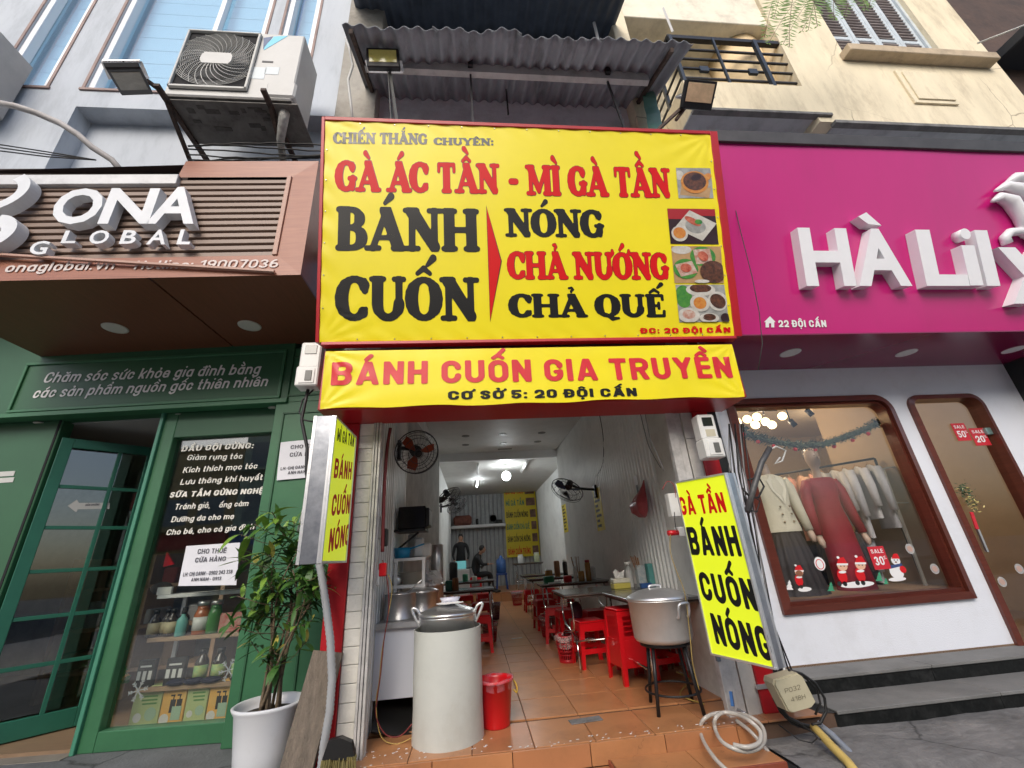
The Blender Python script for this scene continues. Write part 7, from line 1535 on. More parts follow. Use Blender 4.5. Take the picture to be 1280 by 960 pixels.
# wreath on the door with ribbon and white tail
wt_ = thing('door_wreath', 'green and gold spray with red ribbon on the glass door', 'wreath', at(*z10(392, 430), WY-.03)); rr = random.Random(6); b = MB(); g2 = [M('wreath_green', (.02, .07, .03), .6), M('wreath_gold', (.5, .42, .15), .45)]
for i in range(220):
    t_ = rr.random(); c = at(*z10(362+60*t_+rr.gauss(0, 14), 385+80*t_+rr.gauss(0, 12)), WY-.03+rr.uniform(-.04, .02)); d = V(rr.gauss(0, 1), rr.gauss(0, 1), rr.gauss(0, 1)).normalized(); s_ = d.orthogonal().normalized()*.007; b.mi = 1 if rr.random() < t_*.6 else 0; b._add([c-d*.02, c+s_, c+d*.02, c-s_], [(0, 1, 2, 3)], False)
b.build('sprigs', g2, wt_, kind='stuff')
b = MB(); b.bar(at(*z10(402, 480), WY-.03), at(*z10(425, 545), WY-.03), .035, .01, up=(0, 1, 0)); b.build('ribbon', sale, wt_); b = MB(); b.bar(at(*z10(426, 545), WY-.03), at(*z10(462, 630), WY-.03), .022, .02, up=(0, 1, 0)); b.build('door_handle', steel, wt_)

# ------------------------------------------------------------------ cables, junction box, hose and pipes between the shops
rr = random.Random(31)
post = [(918, 530), (925, 590), (935, 650), (948, 720), (962, 780), (978, 840), (990, 880)]
for i in range(9):
    b = MB(); off = -9+2.2*i; Yb = 3.52+rr.uniform(-.05, .03); r_ = rr.choice((.003, .004, .006, .008)); m = cable_b if i % 3 else M('grey_cable', (.2, .2, .2), .6)
    b.tube([at(x+off*(1+.3*math.sin(j+i))+rr.uniform(-3, 3), y, Yb) for j, (x, y) in enumerate(post)], r_, 6)
    b.build('wall_cable', m, None, '%s %s cable running down the dark post beside the right light box' % (('first', 'second', 'third', 'fourth', 'fifth', 'sixth', 'seventh', 'eighth', 'ninth')[i], 'black' if i % 3 else 'grey'), 'cable', 'cables down the dark post')
b = MB(); b.tube([at(x, y, 3.35) for x, y in ((934, 640), (943, 607), (952, 578), (962, 560))], .024, 10); b.build('black_duct', M('black_duct', (.06, .06, .062), .45, var=.5, dirt=.5, dcol=(.25, .24, .22), dscale=9), None, 'short fat black duct poking out before the cream blazer mannequin', 'duct')
for k_, (pts, r_) in enumerate((([(958, 565), (970, 558), (982, 563), (978, 576), (968, 580), (975, 572)], .008), ([(935, 600), (948, 596), (955, 608), (948, 622), (936, 620), (928, 610)], .008), ([(938, 618), (950, 626), (946, 640), (932, 636)], .006))):
    b = MB(); b.tube([at(x, y, 3.35) for x, y in pts], r_, 6); b.build('cable_loop', cable_b if k_ else cable_w, None, ('pale cable end curling from the fat black duct', 'black cable loop beside the fat black duct', 'thin black cable loop below the fat black duct')[k_], 'cable')
jb = thing('junction_box', 'old cream plastic junction box handwritten with a code, below the light box', 'junction box', at(992, 868, 3.22))
jq = [(967, 849), (996, 841), (1003, 846), (1019, 877), (1014, 884), (990, 891), (984, 889), (966, 855)]
jf = Fr((0, 3.22, 0), (1, 0, 0), (0, 0, 1)); b = MB(); pts = [tuple(jf.hit(*p)) for p in jq]; c = (sum(p[0] for p in pts)/8, sum(p[1] for p in pts)/8)
ivory = M('ivory_plastic', (.5, .46, .32), .45, var=.06, vscale=6, dirt=.2, dcol=(.25, .22, .15), dscale=8)
b.prism(list(reversed(pts)), jf.P, jf.U, jf.W, .1, -.1); fix_normals(b.build('box_body', ivory, jb)); b = MB(); b.prism([(c[0]+(x-c[0])*.93, c[1]+(y-c[1])*.93) for x, y in reversed(pts)], jf.P, jf.U, jf.W, .015, 0); fix_normals(b.build('lid', ivory, jb))
z11 = lambda x, y: (840+x/4.8, 760+y/4.8)
goth('P032', jf, z11(670, 508), z11(762, 482), z11(664, 480), M('pencil_grey', (.16, .14, .1), .7), jb, r=.045, n=.018, h=.06); goth('418H', jf, z11(706, 560), z11(792, 538), z11(702, 532), MATS['pencil_grey'], jb, r=.045, n=.018, h=.06)
for k_, pts in enumerate((((700-0, 372), (780, 395), (860, 450), (915, 540), (925, 620), (890, 690), (840, 700)), ((720, 385), (800, 420), (870, 490), (890, 570), (860, 640)), ((600, 500), (640, 590), (700, 660), (780, 700), (840, 715)), ((610, 540), (650, 620), (720, 690), (800, 720)), ((620, 470), (625, 560), (680, 650), (760, 710)))):
    b = MB(); b.tube([at(*z11(*p), 3.28+.02*k_) for p in pts], (.009, .007, .012, .01, .012)[k_], 8); b.build('loose_cable', cable_b, None, 'black cable %s the cream junction box' % ('arching widest right of', 'arching inside the widest one beside', 'sweeping lowest under', 'curving close under', 'hanging left of')[k_], 'cable')
b = MB(); b.tube([at(*z11(850, 715), 3.3), at(*z11(880, 745), 3.25), at(*z11(960, 830), 3.12), at(*z11(1060, 930), 3.0), at(*z11(1120, 1010), 2.9)], .026, 12); b.build('yellow_pipe', M('yellowed_pipe', (.55, .4, .12), .5, var=.2, vscale=8, dirt=.35, dcol=(.25, .15, .06), dscale=7), None, 'stained yellow plastic pipe running down to the street', 'pipe')
b = MB(); b.tube([at(*z11(870, 690), 3.36), at(*z11(960, 760), 3.3), at(*z11(1060, 860), 3.18), at(*z11(1180, 1000), 3.05)], .02, 10); b.build('grey_pipe', M('blue_grey_pipe', (.22, .25, .3), .5, var=.15), None, 'blue-grey pipe running beside the stained yellow one', 'pipe')
b = MB(); b.tube([at(*z11(770, 700), 3.26), at(*z11(850, 750), 3.2), at(*z11(890, 790), 3.15)], .006, 6); b.tube([at(*z11(640, 700), 3.3), at(*z11(760, 790), 3.2), at(*z11(840, 810), 3.15), at(*z11(870, 780), 3.2)], .004, 6); b.build('wire', cable_b, None, 'thin black wire loops on the ground left of the yellow pipe', 'wire', kind='stuff')
for z in (.2, ): b = MB(); 
# hose coil on the step
hp_ = [(330, 975), (255, 900), (190, 800), (170, 720), (200, 660), (280, 630), (400, 635), (490, 665), (545, 720), (555, 790), (520, 840), (440, 860), (350, 835), (290, 790), (258, 720), (262, 660), (310, 628), (390, 640), (470, 680), (530, 745), (520, 810), (450, 835), (370, 820)]
hz = [-.1, -.08, -.07, -.05, .01, .02, .03, .03, -.02, -.05, -.06, -.06, -.04, -.03, -.02, .04, .05, .05, .05, .0, -.03, -.03, -.03]
P3 = [atz(*z11(x, y), z+.035) for (x, y), z in zip(hp_, hz)]
def smooth(P, k=5):
    o = []
    for i in range(len(P)-1):
        p0, p1, p2, p3 = P[max(i-1, 0)], P[i], P[i+1], P[min(i+2, len(P)-1)]
        for j in range(k):
            t = j/k; o.append(.5*((2*p1)+(-p0+p2)*t+(2*p0-5*p1+4*p2-p3)*t*t+(-p0+3*p1-3*p2+p3)*t**3))
    return o+[P[-1]]
b = MB(); b.tube(smooth(P3), .013, 10); b.build('hose_coil', M('clear_hose', (.5, .47, .42), .25, coat=.4, var=.08), None, 'coiled translucent white hose lying over the doorstep corner', 'hose')
P4 = [atz(*z11(x, y), z) for (x, y), z in (((385, 675), .02), ((470, 740), -.02), ((540, 820), -.08), ((590, 890), -.12), ((570, 980), -.15))]
b = MB(); b.tube(smooth(P4), .013, 10); b.build('hose_end', MATS['clear_hose'], None, 'loose hose end trailing down right of the hose coil', 'hose')
b = MB(); b.tube([atz(*z11(395, 612), .06), atz(*z11(445, 635), .06)], .012, 8); b.build('metal_nozzle', steel, None, 'small bright metal nozzle beside the hose coil', 'nozzle')
b = MB(); b.bar(at(*z11(352, 500), 3.5), at(*z11(365, 590), 3.48), .02, .02); b.build('blue_plug', M('blue_plastic', (.02, .12, .35), .4), None, 'small blue plastic plug at the foot of the right pilaster', 'plug')
# ------------------------------------------------------------------ restaurant furniture
F0 = 0.
pvc = M('grey_pvc_sheet', (.56, .58, .54), .42, var=.06, vscale=2, bump=.25, bscale=3, dirt=.4, dcol=(.36, .34, .28), dscale=2.2)
# tall insulated cylinder with the aluminium stock pot in it
CC = V(-.22, 3.80, 0); RC = .258
cyl = thing('insulated_cylinder', 'tall grey-white sheet cylinder standing at the doorstep around a big pot', 'cylinder', CC)
b = MB(); n = 48; vs = []
for z, r_ in ((0, RC*1.01), (.2, RC*.99), (.4, RC*1.01), (.55, RC), (.7, RC)):
    for j in range(n+1): a = 2*PI*j/n+2.2; rr_ = r_+(.006 if j == n else 0)+.003*mnoise.noise(V(math.cos(a)*2, math.sin(a)*2, z*3)); vs.append(CC+V(rr_*math.cos(a), rr_*math.sin(a), z))
b._add(vs, [(i*(n+1)+j, i*(n+1)+j+1, (i+1)*(n+1)+j+1, (i+1)*(n+1)+j) for i in range(4) for j in range(n)], True)
vs2 = [V(CC.x+(v.x-CC.x)*.975, CC.y+(v.y-CC.y)*.975, v.z) for v in vs]; b._add(vs2, [(i*(n+1)+j, (i+1)*(n+1)+j, (i+1)*(n+1)+j+1, i*(n+1)+j+1) for i in range(4) for j in range(n)], True)
k0 = 4*(n+1); b._add([vs[k0+j] for j in range(n+1)]+[vs2[k0+j] for j in range(n+1)], [(j, j+1, n+1+j+1, n+1+j) for j in range(n)], False)
b.build('sheet_wall', pvc, cyl)
sp = thing('stock_pot', 'big aluminium pot with domed lid sunk into the grey-white cylinder', 'pot', CC+V(0, 0, .3))
b = MB(); b.lathe([(.2, .3), (.215, .32), (.215, .765), (.222, .77), (.222, .785), (.2, .785)], CC, 40); b.build('pot_body', steel, sp)
b = MB(); b.lathe([(.228, .786), (.23, .8), (.215, .812), (.19, .822), (.12, .845), (.05, .858), (0, .86)], CC, 40); b.build('lid', steel, sp)
for s_ in (-1, 1):
    b = MB(); p = CC+V(s_*.215, -.02, 0); b.tube(smooth([p+V(0, 0, .72), p+V(s_*.025, 0, .76), p+V(s_*.06, 0, .83), p+V(s_*.055, -.0, .85), p+V(s_*.02, -.0, .835), p+V(s_*.0, 0, .79), p+V(0, 0, .74)], 4), .011, 8); b.build('pot_handle', alu, sp)
b = MB(); c = CC+V(.02, -.02, .862); b.lathe([(.05, 0), (.075, .045), (.07, .045), (.045, .006), (0, .004)], c, 20, sx=1.1, sy=.8); b.build('bowl', M('white_bowl', (.6, .6, .7), .35), None, 'small white bowl on the lid of the big front pot', 'bowl')
b = MB(); rr = random.Random(17); nn = 14; vs = [c+V((.03+.055*r_/3)*1.3*math.cos(2*PI*j/nn)+.0, (.03+.05*r_/3)*math.sin(2*PI*j/nn)-.03, -.0+.014*(1-r_/4)+.008*rr.random()) for r_ in range(4) for j in range(nn)]; b._add(vs, [(i*nn+j, i*nn+(j+1) % nn, (i+1)*nn+(j+1) % nn, (i+1)*nn+j) for i in range(3) for j in range(nn)]+[tuple(range(nn))], True); b.build('white_cloth', M('white_cloth', (.75, .75, .74), .8), None, 'crumpled white cloth under the bowl on the pot lid', 'cloth')
# red bucket
BC = V(.135, 3.93, 0); bu = thing('bucket', 'bright red plastic bucket with a bin liner beside the tall cylinder', 'bucket', BC)
b = MB(); b.lathe([(.104, 0), (.108, .01), (.138, .285), (.148, .287), (.15, .305), (.142, .305), (.132, .28), (.102, .02), (0, .02)], BC, 32); b.build('bucket_body', red_pl, bu)
b = MB(); vs = []
for r_, z in ((.134, .24), (.14, .308), (.15, .31), (.154, .29)):
    for j in range(40): a = 2*PI*j/40; q = r_+.004*math.sin(9*a)+.003*math.sin(17*a); vs.append(BC+V(q*math.cos(a), q*math.sin(a), z+.006*math.sin(5*a)))
b._add(vs, [(i*40+j, i*40+(j+1) % 40, (i+1)*40+(j+1) % 40, (i+1)*40+j) for i in range(3) for j in range(40)], True); b.build('bin_liner', film('pink_film', (.75, .35, .42), .22), bu)
b = MB(); b.tube(smooth([BC+V(.14, 0, .29), BC+V(.17, -.02, .25), BC+V(.17, -.02, .2), BC+V(.145, -.01, .22)]), .005, 6); b.build('yellow_tie', M('yellow_tie', (.6, .4, .03), .5), bu)
# aluminium pot on the black ring stool
PS = V(1.545, 3.87, 0); stl = thing('pot_stand', 'black steel stool with foot ring carrying the aluminium pot', 'stand', PS)
b = MB(); b.lathe([(.19, .435), (.2, .44), (.2, .462), (0, .462)], PS, 32); b.build('seat', blk_metal, stl)
for a in (225, 315, 45, 135):
    ca, sa = math.cos(R(a-12)), math.sin(R(a-12)); b = MB(); b.tube([PS+V(.17*ca, .17*sa, .44), PS+V(.235*ca, .235*sa, .0)], .014, 10); b.build('leg', blk_metal, stl)
b = MB(); b.tube([PS+V(.21*math.cos(2*PI*j/36), .21*math.sin(2*PI*j/36), .13) for j in range(37)], .008, 8, cap=False); b.build('foot_ring', blk_metal, stl)
ap = thing('aluminium_pot', 'dented aluminium pot with domed lid on the black stool right of the entrance', 'pot', PS+V(0, 0, .463))
b = MB(); c = PS+V(-.01, -.02, .463); b.lathe([(.19, 0), (.222, .012), (.235, .04), (.243, .3), (.25, .302), (.25, .312)], c, 44); b.build('pot_body', M('worn_aluminium', (.66, .66, .65), .42, metal=.65, var=.12, vscale=3, bump=.15, bscale=9, dirt=.2, dcol=(.45, .46, .42)), ap)
b = MB(); b.lathe([(.252, .313), (.255, .322), (.235, .34), (.15, .375), (.06, .392), (0, .394)], c, 44); lid_ = b.build('lid', alu, ap)
b = MB(); b.tube(smooth([c+V(-.05, 0, .385), c+V(-.045, 0, .41), c+V(.045, 0, .41), c+V(.05, 0, .385)]), .01, 8); b.build('lid_handle', alu, lid_)
for a in (292, 112):
    ca, sa = math.cos(R(a)), math.sin(R(a)); o = c+V(ca*.243, sa*.243, 0); t_ = V(-sa, ca, 0); d = V(ca, sa, 0); b = MB(); b.tube(smooth([o-t_*.055+V(0, 0, .19), o-t_*.055+d*.02+V(0, 0, .2), o-t_*.055+d*.035+V(0, 0, .27), o-t_*.03+d*.045+V(0, 0, .29), o+t_*.03+d*.045+V(0, 0, .29), o+t_*.055+d*.035+V(0, 0, .27), o+t_*.055+d*.02+V(0, 0, .2), o+t_*.055+V(0, 0, .19)], 3), .011, 8); b.build('pot_handle', alu, ap)
# plastic stools
def make_stool():
    t = thing('plastic_stool', 'red plastic stool', 'stool', (0, 0, 0)); H = .45; b = MB()
    b.box(-.15, .15, -.15, .15, H-.02, H, .006); b.build('seat', red_pl, t)
    b = MB()
    for s_ in (-1, 1):
        for a0, a1 in (((-.155, s_*.155), (.155, s_*.155)), ((s_*.155, -.155), (s_*.155, .155))):
            b.obox(((a0[0]+a1[0])/2, (a0[1]+a1[1])/2, H-.06), V(a1[0]-a0[0], a1[1]-a0[1], 0), V(-(a1[1]-a0[1]), a1[0]-a0[0], 0), V(0, 0, 1), .31, .008, .08)
    b.build('apron', red_pl, t); b = MB()
    for s_ in (-1, 1):
        for a0, a1 in (((-.155, s_*.155), (.155, s_*.155)), ((s_*.155, -.155), (s_*.155, .155))):
            b.obox(((a0[0]+a1[0])/2*1.07, (a0[1]+a1[1])/2*1.07, H-.29), V(a1[0]-a0[0], a1[1]-a0[1], 0), V(-(a1[1]-a0[1]), a1[0]-a0[0], 0), V(0, 0, 1), .3, .008, .05)
    b.build('lower_rail', red_pl, t)
    for sx in (-1, 1):
        for sy in (-1, 1):
            b = MB(); vs = []
            for z, o, w_ in ((H-.02, .158, .055), (0, .185, .04)):
                x, y = sx*o, sy*o; vs += [V(x, y, z), V(x-sx*w_, y, z), V(x-sx*w_, y-sy*.008, z), V(x-sx*.008, y-sy*.008, z), V(x-sx*.008, y-sy*w_, z), V(x, y-sy*w_, z)]
            b._add(vs, [tuple(range(6)), tuple(range(6, 12))]+[(i, (i+1) % 6, 6+(i+1) % 6, 6+i) for i in range(6)], False); fix_normals(b.build('leg', red_pl, t))
    return t
st0 = make_stool()
used = False
stools = []
for k_ in range(5): stools.append((1.52, 4.73, .045*k_-.0, .12, ('bottom', 'second from bottom', 'middle', 'second from top', 'top')[k_]+' stool of the near stack behind the aluminium pot', 'stools in the near stack'))
tb = 'red stools tucked under the right tables'
for x, y, rz, lab in ((1.2, 8.15, .1, 'red plastic stool standing behind the middle liner basket, far right row'), (1.3, 6.55, .05, 'red plastic stool right behind the nearest mesh basket'), (1.2, 6.95, -.2, 'red plastic stool just behind the middle mesh basket'),
    (1.62, 6.25, .0, 'red stool under the second table close to its chrome legs'), (1.95, 6.3, .1, 'red stool against the right wall under the second table'), (1.3, 5.45, .1, 'red stool behind the crossed chrome legs of the nearest cross table'), (1.66, 5.3, .0, 'red stool in the middle below the cross table'), (1.95, 5.25, 0., 'red stool against the wall below the cross table'),
    (1.8, 4.75, .2, 'red stool against the wall right of the near stack'), (1.35, 9.2, 0, 'red stool at the third right table'), (1.75, 9.2, .1, 'red stool at the wall end of the third right table'), (1.3, 10.7, 0, 'red stool at the fourth right table'), (1.7, 10.8, 0, 'red stool at the wall end of the fourth right table')):
    stools.append((x, y, 0, rz, lab, tb))
tl = 'red stools at the left tables'
for x, y, rz, lab in ((-.25, 6.7, .1, 'red stool before the nearer left table'), (.05, 6.75, 0, 'red stool at the aisle end of the nearer left table'), (-.3, 8.4, .1, 'red stool behind the nearer left table'), (.1, 8.5, 0, 'red stool at the aisle behind the nearer left table'), (-.2, 10.4, 0, 'red stool before the farther left table'), (.2, 10.6, .1, 'red stool at the aisle end of the farther left table')): stools.append((x, y, 0, rz, lab, tl))
for i, (x, y, z, rz, lab, grp) in enumerate(stools):
    if i == 0: st0.location = (x, y, z); st0.rotation_euler = (0, 0, rz); st0['label'] = lab; st0['group'] = grp
    else: d = dup(st0, None, (x, y, z), rz, lab); d['group'] = grp
# tables
top_m = M('steel_table_top', (.3, .31, .31), .22, metal=.85, var=.15, vscale=3, dirt=.3, dcol=(.12, .11, .1), dscale=3)
def table(x0, x1, y0, y1, zb, lab, legs='x', xs=None):
    t = thing('folding_table', lab, 'table', ((x0+x1)/2, (y0+y1)/2, zb), 'steel topped folding tables'); z = zb+.75
    b = MB(); b.box(x0, x1, y0, y1, z-.022, z, .004); b.build('table_top', top_m, t); b = MB(); b.box(x0+.02, x1-.02, y0+.02, y1-.02, z-.045, z-.023); b.build('under_frame', rust, t)
    lng = (x1-x0) > (y1-y0)
    ends = (x0+.08, x1-.08) if lng else (y0+.08, y1-.08)
    for e in ends:
        b = MB(); ym = (y0+y1)/2; xm = (x0+x1)/2
        if lng:
            b.tube(smooth([V(e, y0+.06, z-.04), V(e+.01, y0+.07, zb+.4), V(e, y1-.18, zb+.3), V(e, y1-.1, zb)], 4), .011, 8); b.tube(smooth([V(e+.03, y1-.06, z-.04), V(e+.03, y1-.1, zb+.42), V(e+.03, y0+.12, zb+.3), V(e+.03, y0+.06, zb)], 4), .011, 8)
        else:
            b.tube([V(x0+.06, e, z-.04), V(x0+.08, e, zb)], .011, 8); b.tube([V(x1-.06, e, z-.04), V(x1-.08, e, zb)], .011, 8)
        b.build('leg_frame', M('chrome', (.7, .7, .7), .12, metal=1.), t)
    b = MB()
    if lng:
        for zz in (.28, .2): b.tube([V(ends[0], y1-.14, zb+zz), V(ends[1], y1-.14, zb+zz)], .009, 6)
        b.tube([V(ends[0], y0+.1, zb+.28), V(ends[1], y0+.1, zb+.28)], .009, 6)
    else: b.tube([V(x0+.08, ends[0], zb+.2), V(x0+.08, ends[1], zb+.2)], .009, 6)
    b.build('stretcher', MATS['chrome'], t); return t
table(1.4, 2.1, 3.98, 5.05, 0, 'steel topped table along the right wall behind the aluminium pot')
table(.98, 2.1, 5.1, 5.9, 0, 'nearest cross table on the right with bent chrome legs')
table(1.02, 2.1, 7.05, 7.75, 0, 'second cross table on the right below the green basket')
table(1.05, 2.1, 8.9, 9.55, 0, 'third cross table on the right')
table(1.1, 2.1, 10.6, 11.2, 0, 'fourth cross table on the right near the inner step')
table(1.2, 2.12, 13.8, 14.4, .22, 'table on the raised floor below the yellow wall menu')
table(-.8, .3, 7.1, 7.7, 0, 'nearer cross table on the left behind the big pot')
table(-.8, .42, 9.7, 10.3, 0, 'farther cross table on the left by the seated person')
table(-.6, .3, 13.9, 14.4, .22, 'small table on the raised floor before the seated person')
# mesh baskets
def make_basket(m, lab, c, s_=1.):
    t = thing('mesh_basket', lab, 'basket', c); b = MB(); h = .27*s_; r0_, r1_ = .095*s_, .125*s_
    nseg = 28
    for z, w_ in ((0, .03), (h*.1, .01), (h*.28, .007), (h*.42, .007), (h*.56, .007), (h*.7, .007), (h*.82, .007), (h-.02, .03)):
        r_ = r0_+(r1_-r0_)*z/h; r2 = r0_+(r1_-r0_)*(z+w_)/h; b.lathe([(r_, z), (r2, z+w_), (r2-.004, z+w_), (r_-.004, z)], c, nseg)
    for j in range(nseg): a = 2*PI*j/nseg; b.bar(c+V(r0_*math.cos(a), r0_*math.sin(a), 0), c+V(r1_*math.cos(a), r1_*math.sin(a), h), .008*s_, .004, up=(math.cos(a), math.sin(a), 0))
    b.lathe([(0, .004), (r0_, .004)], c, nseg); b.build('mesh_wall', m, t)
    b = MB(); vs = []
    for r_, z in ((r1_*.9, h*.55), (r1_*.97, h+.004), (r1_*1.06, h+.006), (r1_*1.08, h*.82)):
        for j in range(32): a = 2*PI*j/32; q = r_+.006*math.sin(7*a)+.004*math.sin(13*a+1); vs.append(c+V(q*math.cos(a), q*math.sin(a), z+.01*math.sin(4*a)))
    b._add(vs, [(i*32+j, i*32+(j+1) % 32, (i+1)*32+(j+1) % 32, (i+1)*32+j) for i in range(3) for j in range(32)], True); b.build('bin_liner', film('clear_film', (.8, .7, .7), .3), t)
make_basket(red_pl_d, 'nearest red mesh basket with clear liner beside the chrome table legs', atz(712, 829, 0)+V(0, .08, 0))
make_basket(red_pl_d, 'middle red mesh basket on the right side of the aisle', atz(687, 796, 0)+V(0, .05, 0), 1.05)
make_basket(red_pl_d, 'red mesh basket at the aisle end of the nearer left table', atz(613, 802, 0)+V(0, .0, 0), .95)
make_basket(M('purple_plastic', (.14, .02, .06), .35), 'dark purple basket behind the red one on the left of the aisle', atz(618, 775, 0)+V(0, .1, 0), 1.1)
make_basket(red_pl_d, 'red basket on the raised floor by the far right tables', V(1.1, 12.2, 0), 1.2); make_basket(red_pl_d, 'small red basket beside the black shoe of the seated person', V(.2, 11.6, 0), 1.1)
b = MB(); b.ball(V(1.22, 5.62, .52), .07, .06, .11, 10, 8); b.build('dark_bag', M('dark_bag', (.05, .01, .03), .5, bump=.8, bscale=20), None, 'small dark purple bag hanging at the crossed chrome table legs', 'bag')
# condiments on the right tables
def jar(c, r_, h_, m, lab, cap=None, cat='jar', name='jar', prof=None):
    t = thing(name, lab, cat, c); b = MB(); b.lathe(prof and [(r_*a, h_*z) for a, z in prof] or [(r_*.95, 0), (r_, .01), (r_, h_*.8), (r_*.8, h_*.88)], c, 14); b.build('jar_body', m, t)
    if cap: b = MB(); b.lathe([(r_*.85, h_*.88), (r_*.85, h_)], c, 12); b.build('cap', cap, t)
    return t
bp = [(.95, 0), (1, .03), (1, .55), (.85, .66), (.4, .78), (.38, .88)]
chop = M('chopsticks', (.3, .14, .06), .6); amber = M('amber_sauce', (.35, .17, .03), .2, coat=.4, var=.2); darks = M('dark_sauce', (.03, .012, .01), .15, coat=.4); clearp = M('clear_plastic', (.55, .56, .55), .15, spec=.7)
def at_t(px, py, z=.75): return atz(px, py, z)
c = at_t(776, 730); c = V(c.x, min(c.y, 5.7), .7505)
tx_ = at(776, 731, 5.3); t = thing('tissue_box', 'pale yellow tissue box with a tissue standing up on the wall table', 'tissue box', V(1.72, 5.35, .751)); c = V(1.72, 5.35, .751)
b = MB(); b.box(c.x-.1, c.x+.1, c.y-.07, c.y+.07, .751, .81, .006); b.build('box_base', M('yellow_plastic', (.55, .48, .1), .4), t); b = MB(); b.box(c.x-.1, c.x+.1, c.y-.07, c.y+.07, .811, .86, .008); b.build('box_lid', M('pale_plastic', (.68, .66, .55), .4), t)
b = MB(); b._add([c+V(-.05, 0, .105), c+V(.05, .01, .105), c+V(.075, -.01, .2), c+V(.02, .015, .17), c+V(-.04, -.01, .21), c+V(-.07, .0, .18)], [(0, 1, 2, 3), (0, 3, 4, 5)], False); b.build('tissue', M('tissue', (.8, .8, .78), .9), t)
jar(V(1.86, 5.4, .751), .045, .28, clearp, 'clear sanitiser bottle with white cap beside the tissue box', plastic_w, 'bottle', 'bottle', bp)
ch = thing('chopstick_holder', 'white printed chopstick holder full of brown chopsticks by the wall', 'holder', V(1.97, 5.3, .751)); c = V(1.97, 5.3, .751)
b = MB(); b.box(c.x-.055, c.x+.04, c.y-.05, c.y+.04, .751, .99, .004); b.build('holder_body', M('printed_holder', (.6, .6, .58), .4, col2=(.25, .35, .4), vscale=22), ch)
for i in range(12): b = MB(); x, y = rr.uniform(-.045, .03), rr.uniform(-.04, .03); b.bar(c+V(x, y, .15), c+V(x*1.8-.01, y*1.5, .33+rr.uniform(-.02, .02)), .006, .006); b.build('chopstick', chop, ch)
b = MB(); b.box(2.04, 2.1, 5.22, 5.32, .751, 1.0, .004); b.build('carton', M('teal_carton', (.12, .38, .36), .5), None, 'slim teal carton standing against the wall beside the chopsticks', 'carton')
b = MB(); b.box(1.9, 2.03, 5.16, 5.21, .751, .8, .004); b.build('carton', M('blue_carton', (.03, .1, .32), .5), None, 'low blue packet before the chopstick holder', 'packet')
for x, y, m, r_, h_, lab, cap in ((1.72, 7.3, amber, .05, .16, 'amber jar on the second right table', None), (1.84, 7.3, amber, .045, .3, 'tall amber chilli oil bottle on the second right table', M('red_cap', (.4, .03, .02))), (1.6, 7.2, plastic_w, .03, .22, 'white squeeze bottle left of the amber jar', plastic_w), (1.5, 7.35, red_pl, .07, .1, 'orange-red plastic bowl on the second right table', None), (1.2, 7.4, M('green_basket', (.02, .2, .08), .4), .09, .11, 'green plastic basket on the second right table', None), (1.95, 7.4, clearp, .04, .2, 'clear jar at the wall end of the second table', steel),
    (1.5, 9.2, amber, .08, .14, 'amber jar with white lid on the third right table', plastic_w), (1.68, 9.2, chop, .06, .33, 'brown chopstick tub on the third right table', None), (1.85, 9.2, darks, .05, .3, 'dark sauce bottle with pale cap on the third table', plastic_w), (1.45, 14.1, plastic_w, .09, .25, 'pale pump bottle on the raised floor table, left one', plastic_w), (1.95, 14.0, M('pale_green_b', (.5, .55, .35), .4), .09, .28, 'pale green pump bottle on the raised floor table, right one', plastic_w)):
    jar(V(x, y, .751 if y < 13 else .971), r_, h_, m, lab, cap)
hold = V(1.7, 7.45, .751)
for i in range(9): b = MB(); x, y = rr.uniform(-.03, .03), rr.uniform(-.03, .03); b.bar(hold+V(x, y, .0), hold+V(x*2.6-.03, y*2, .36), .007, .007); b.build('chopstick', chop, None, 'brown chopsticks fanned up behind the amber jar', 'chopsticks', 'chopsticks on the second right table')
b = MB(); b.box(1.15, 1.35, 7.1, 7.2, .751, .765, .003); b.build('white_tray', plastic_w, None, 'small white tray at the aisle end of the second right table', 'tray')
# water bottle cooler on the raised floor
c = V(.86, 14.6, .235); t = thing('water_bottle', 'blue water bottle on a tall blue stool beside the yellow menu', 'water bottle', c)
b = MB(); b.lathe([(.14, .48), (.16, .5), (.16, .85), (.05, .95), (.04, 1.0)], c, 20); b.build('bottle_body', M('blue_bottle', (.04, .13, .4), .2, coat=.4), t)
b = MB()
for sx in (-1, 1):
    for sy in (-1, 1): b.bar(c+V(sx*.13, sy*.13, .46), c+V(sx*.17, sy*.17, 0), .04, .04)
b.box(c.x-.17, c.x+.17, c.y-.17, c.y+.17, .235+.42, .235+.48, .01); b.build('stool_frame', M('blue_stool', (.02, .06, .25), .4), t)
# people at the back
def person(lab, joints, radii, edges, skin, cloth, head, hparts, loc):
    t = thing('person', lab, 'person', loc)
    me = bpy.data.meshes.new('body'); me.from_pydata(joints, edges, []); o = bpy.data.objects.new('body', me); COL.objects.link(o)
    md = o.modifiers.new('skin', 'SKIN'); md.use_smooth_shade = True
    for i, r_ in enumerate(radii): me.skin_vertices[0].data[i].radius = (r_, r_*.85) if not isinstance(r_, tuple) else r_
    me.skin_vertices[0].data[0].use_root = True
    ss = o.modifiers.new('ss', 'SUBSURF'); ss.levels = 1; ss.render_levels = 1
    dg = bpy.context.evaluated_depsgraph_get(); m2 = bpy.data.meshes.new_from_object(o.evaluated_get(dg)); bpy.data.objects.remove(o)
    m2.materials.clear(); m2.materials.append(cloth); m2.materials.append(skin)
    for p in m2.polygons:
        p.use_smooth = True
    return t, m2
skn_r = M('skin', (.38, .2, .13), .5); blkc = M('black_clothes', (.012, .012, .014), .8, bump=.4, bscale=12); hair_m = M('black_hair', (.01, .009, .008), .5)
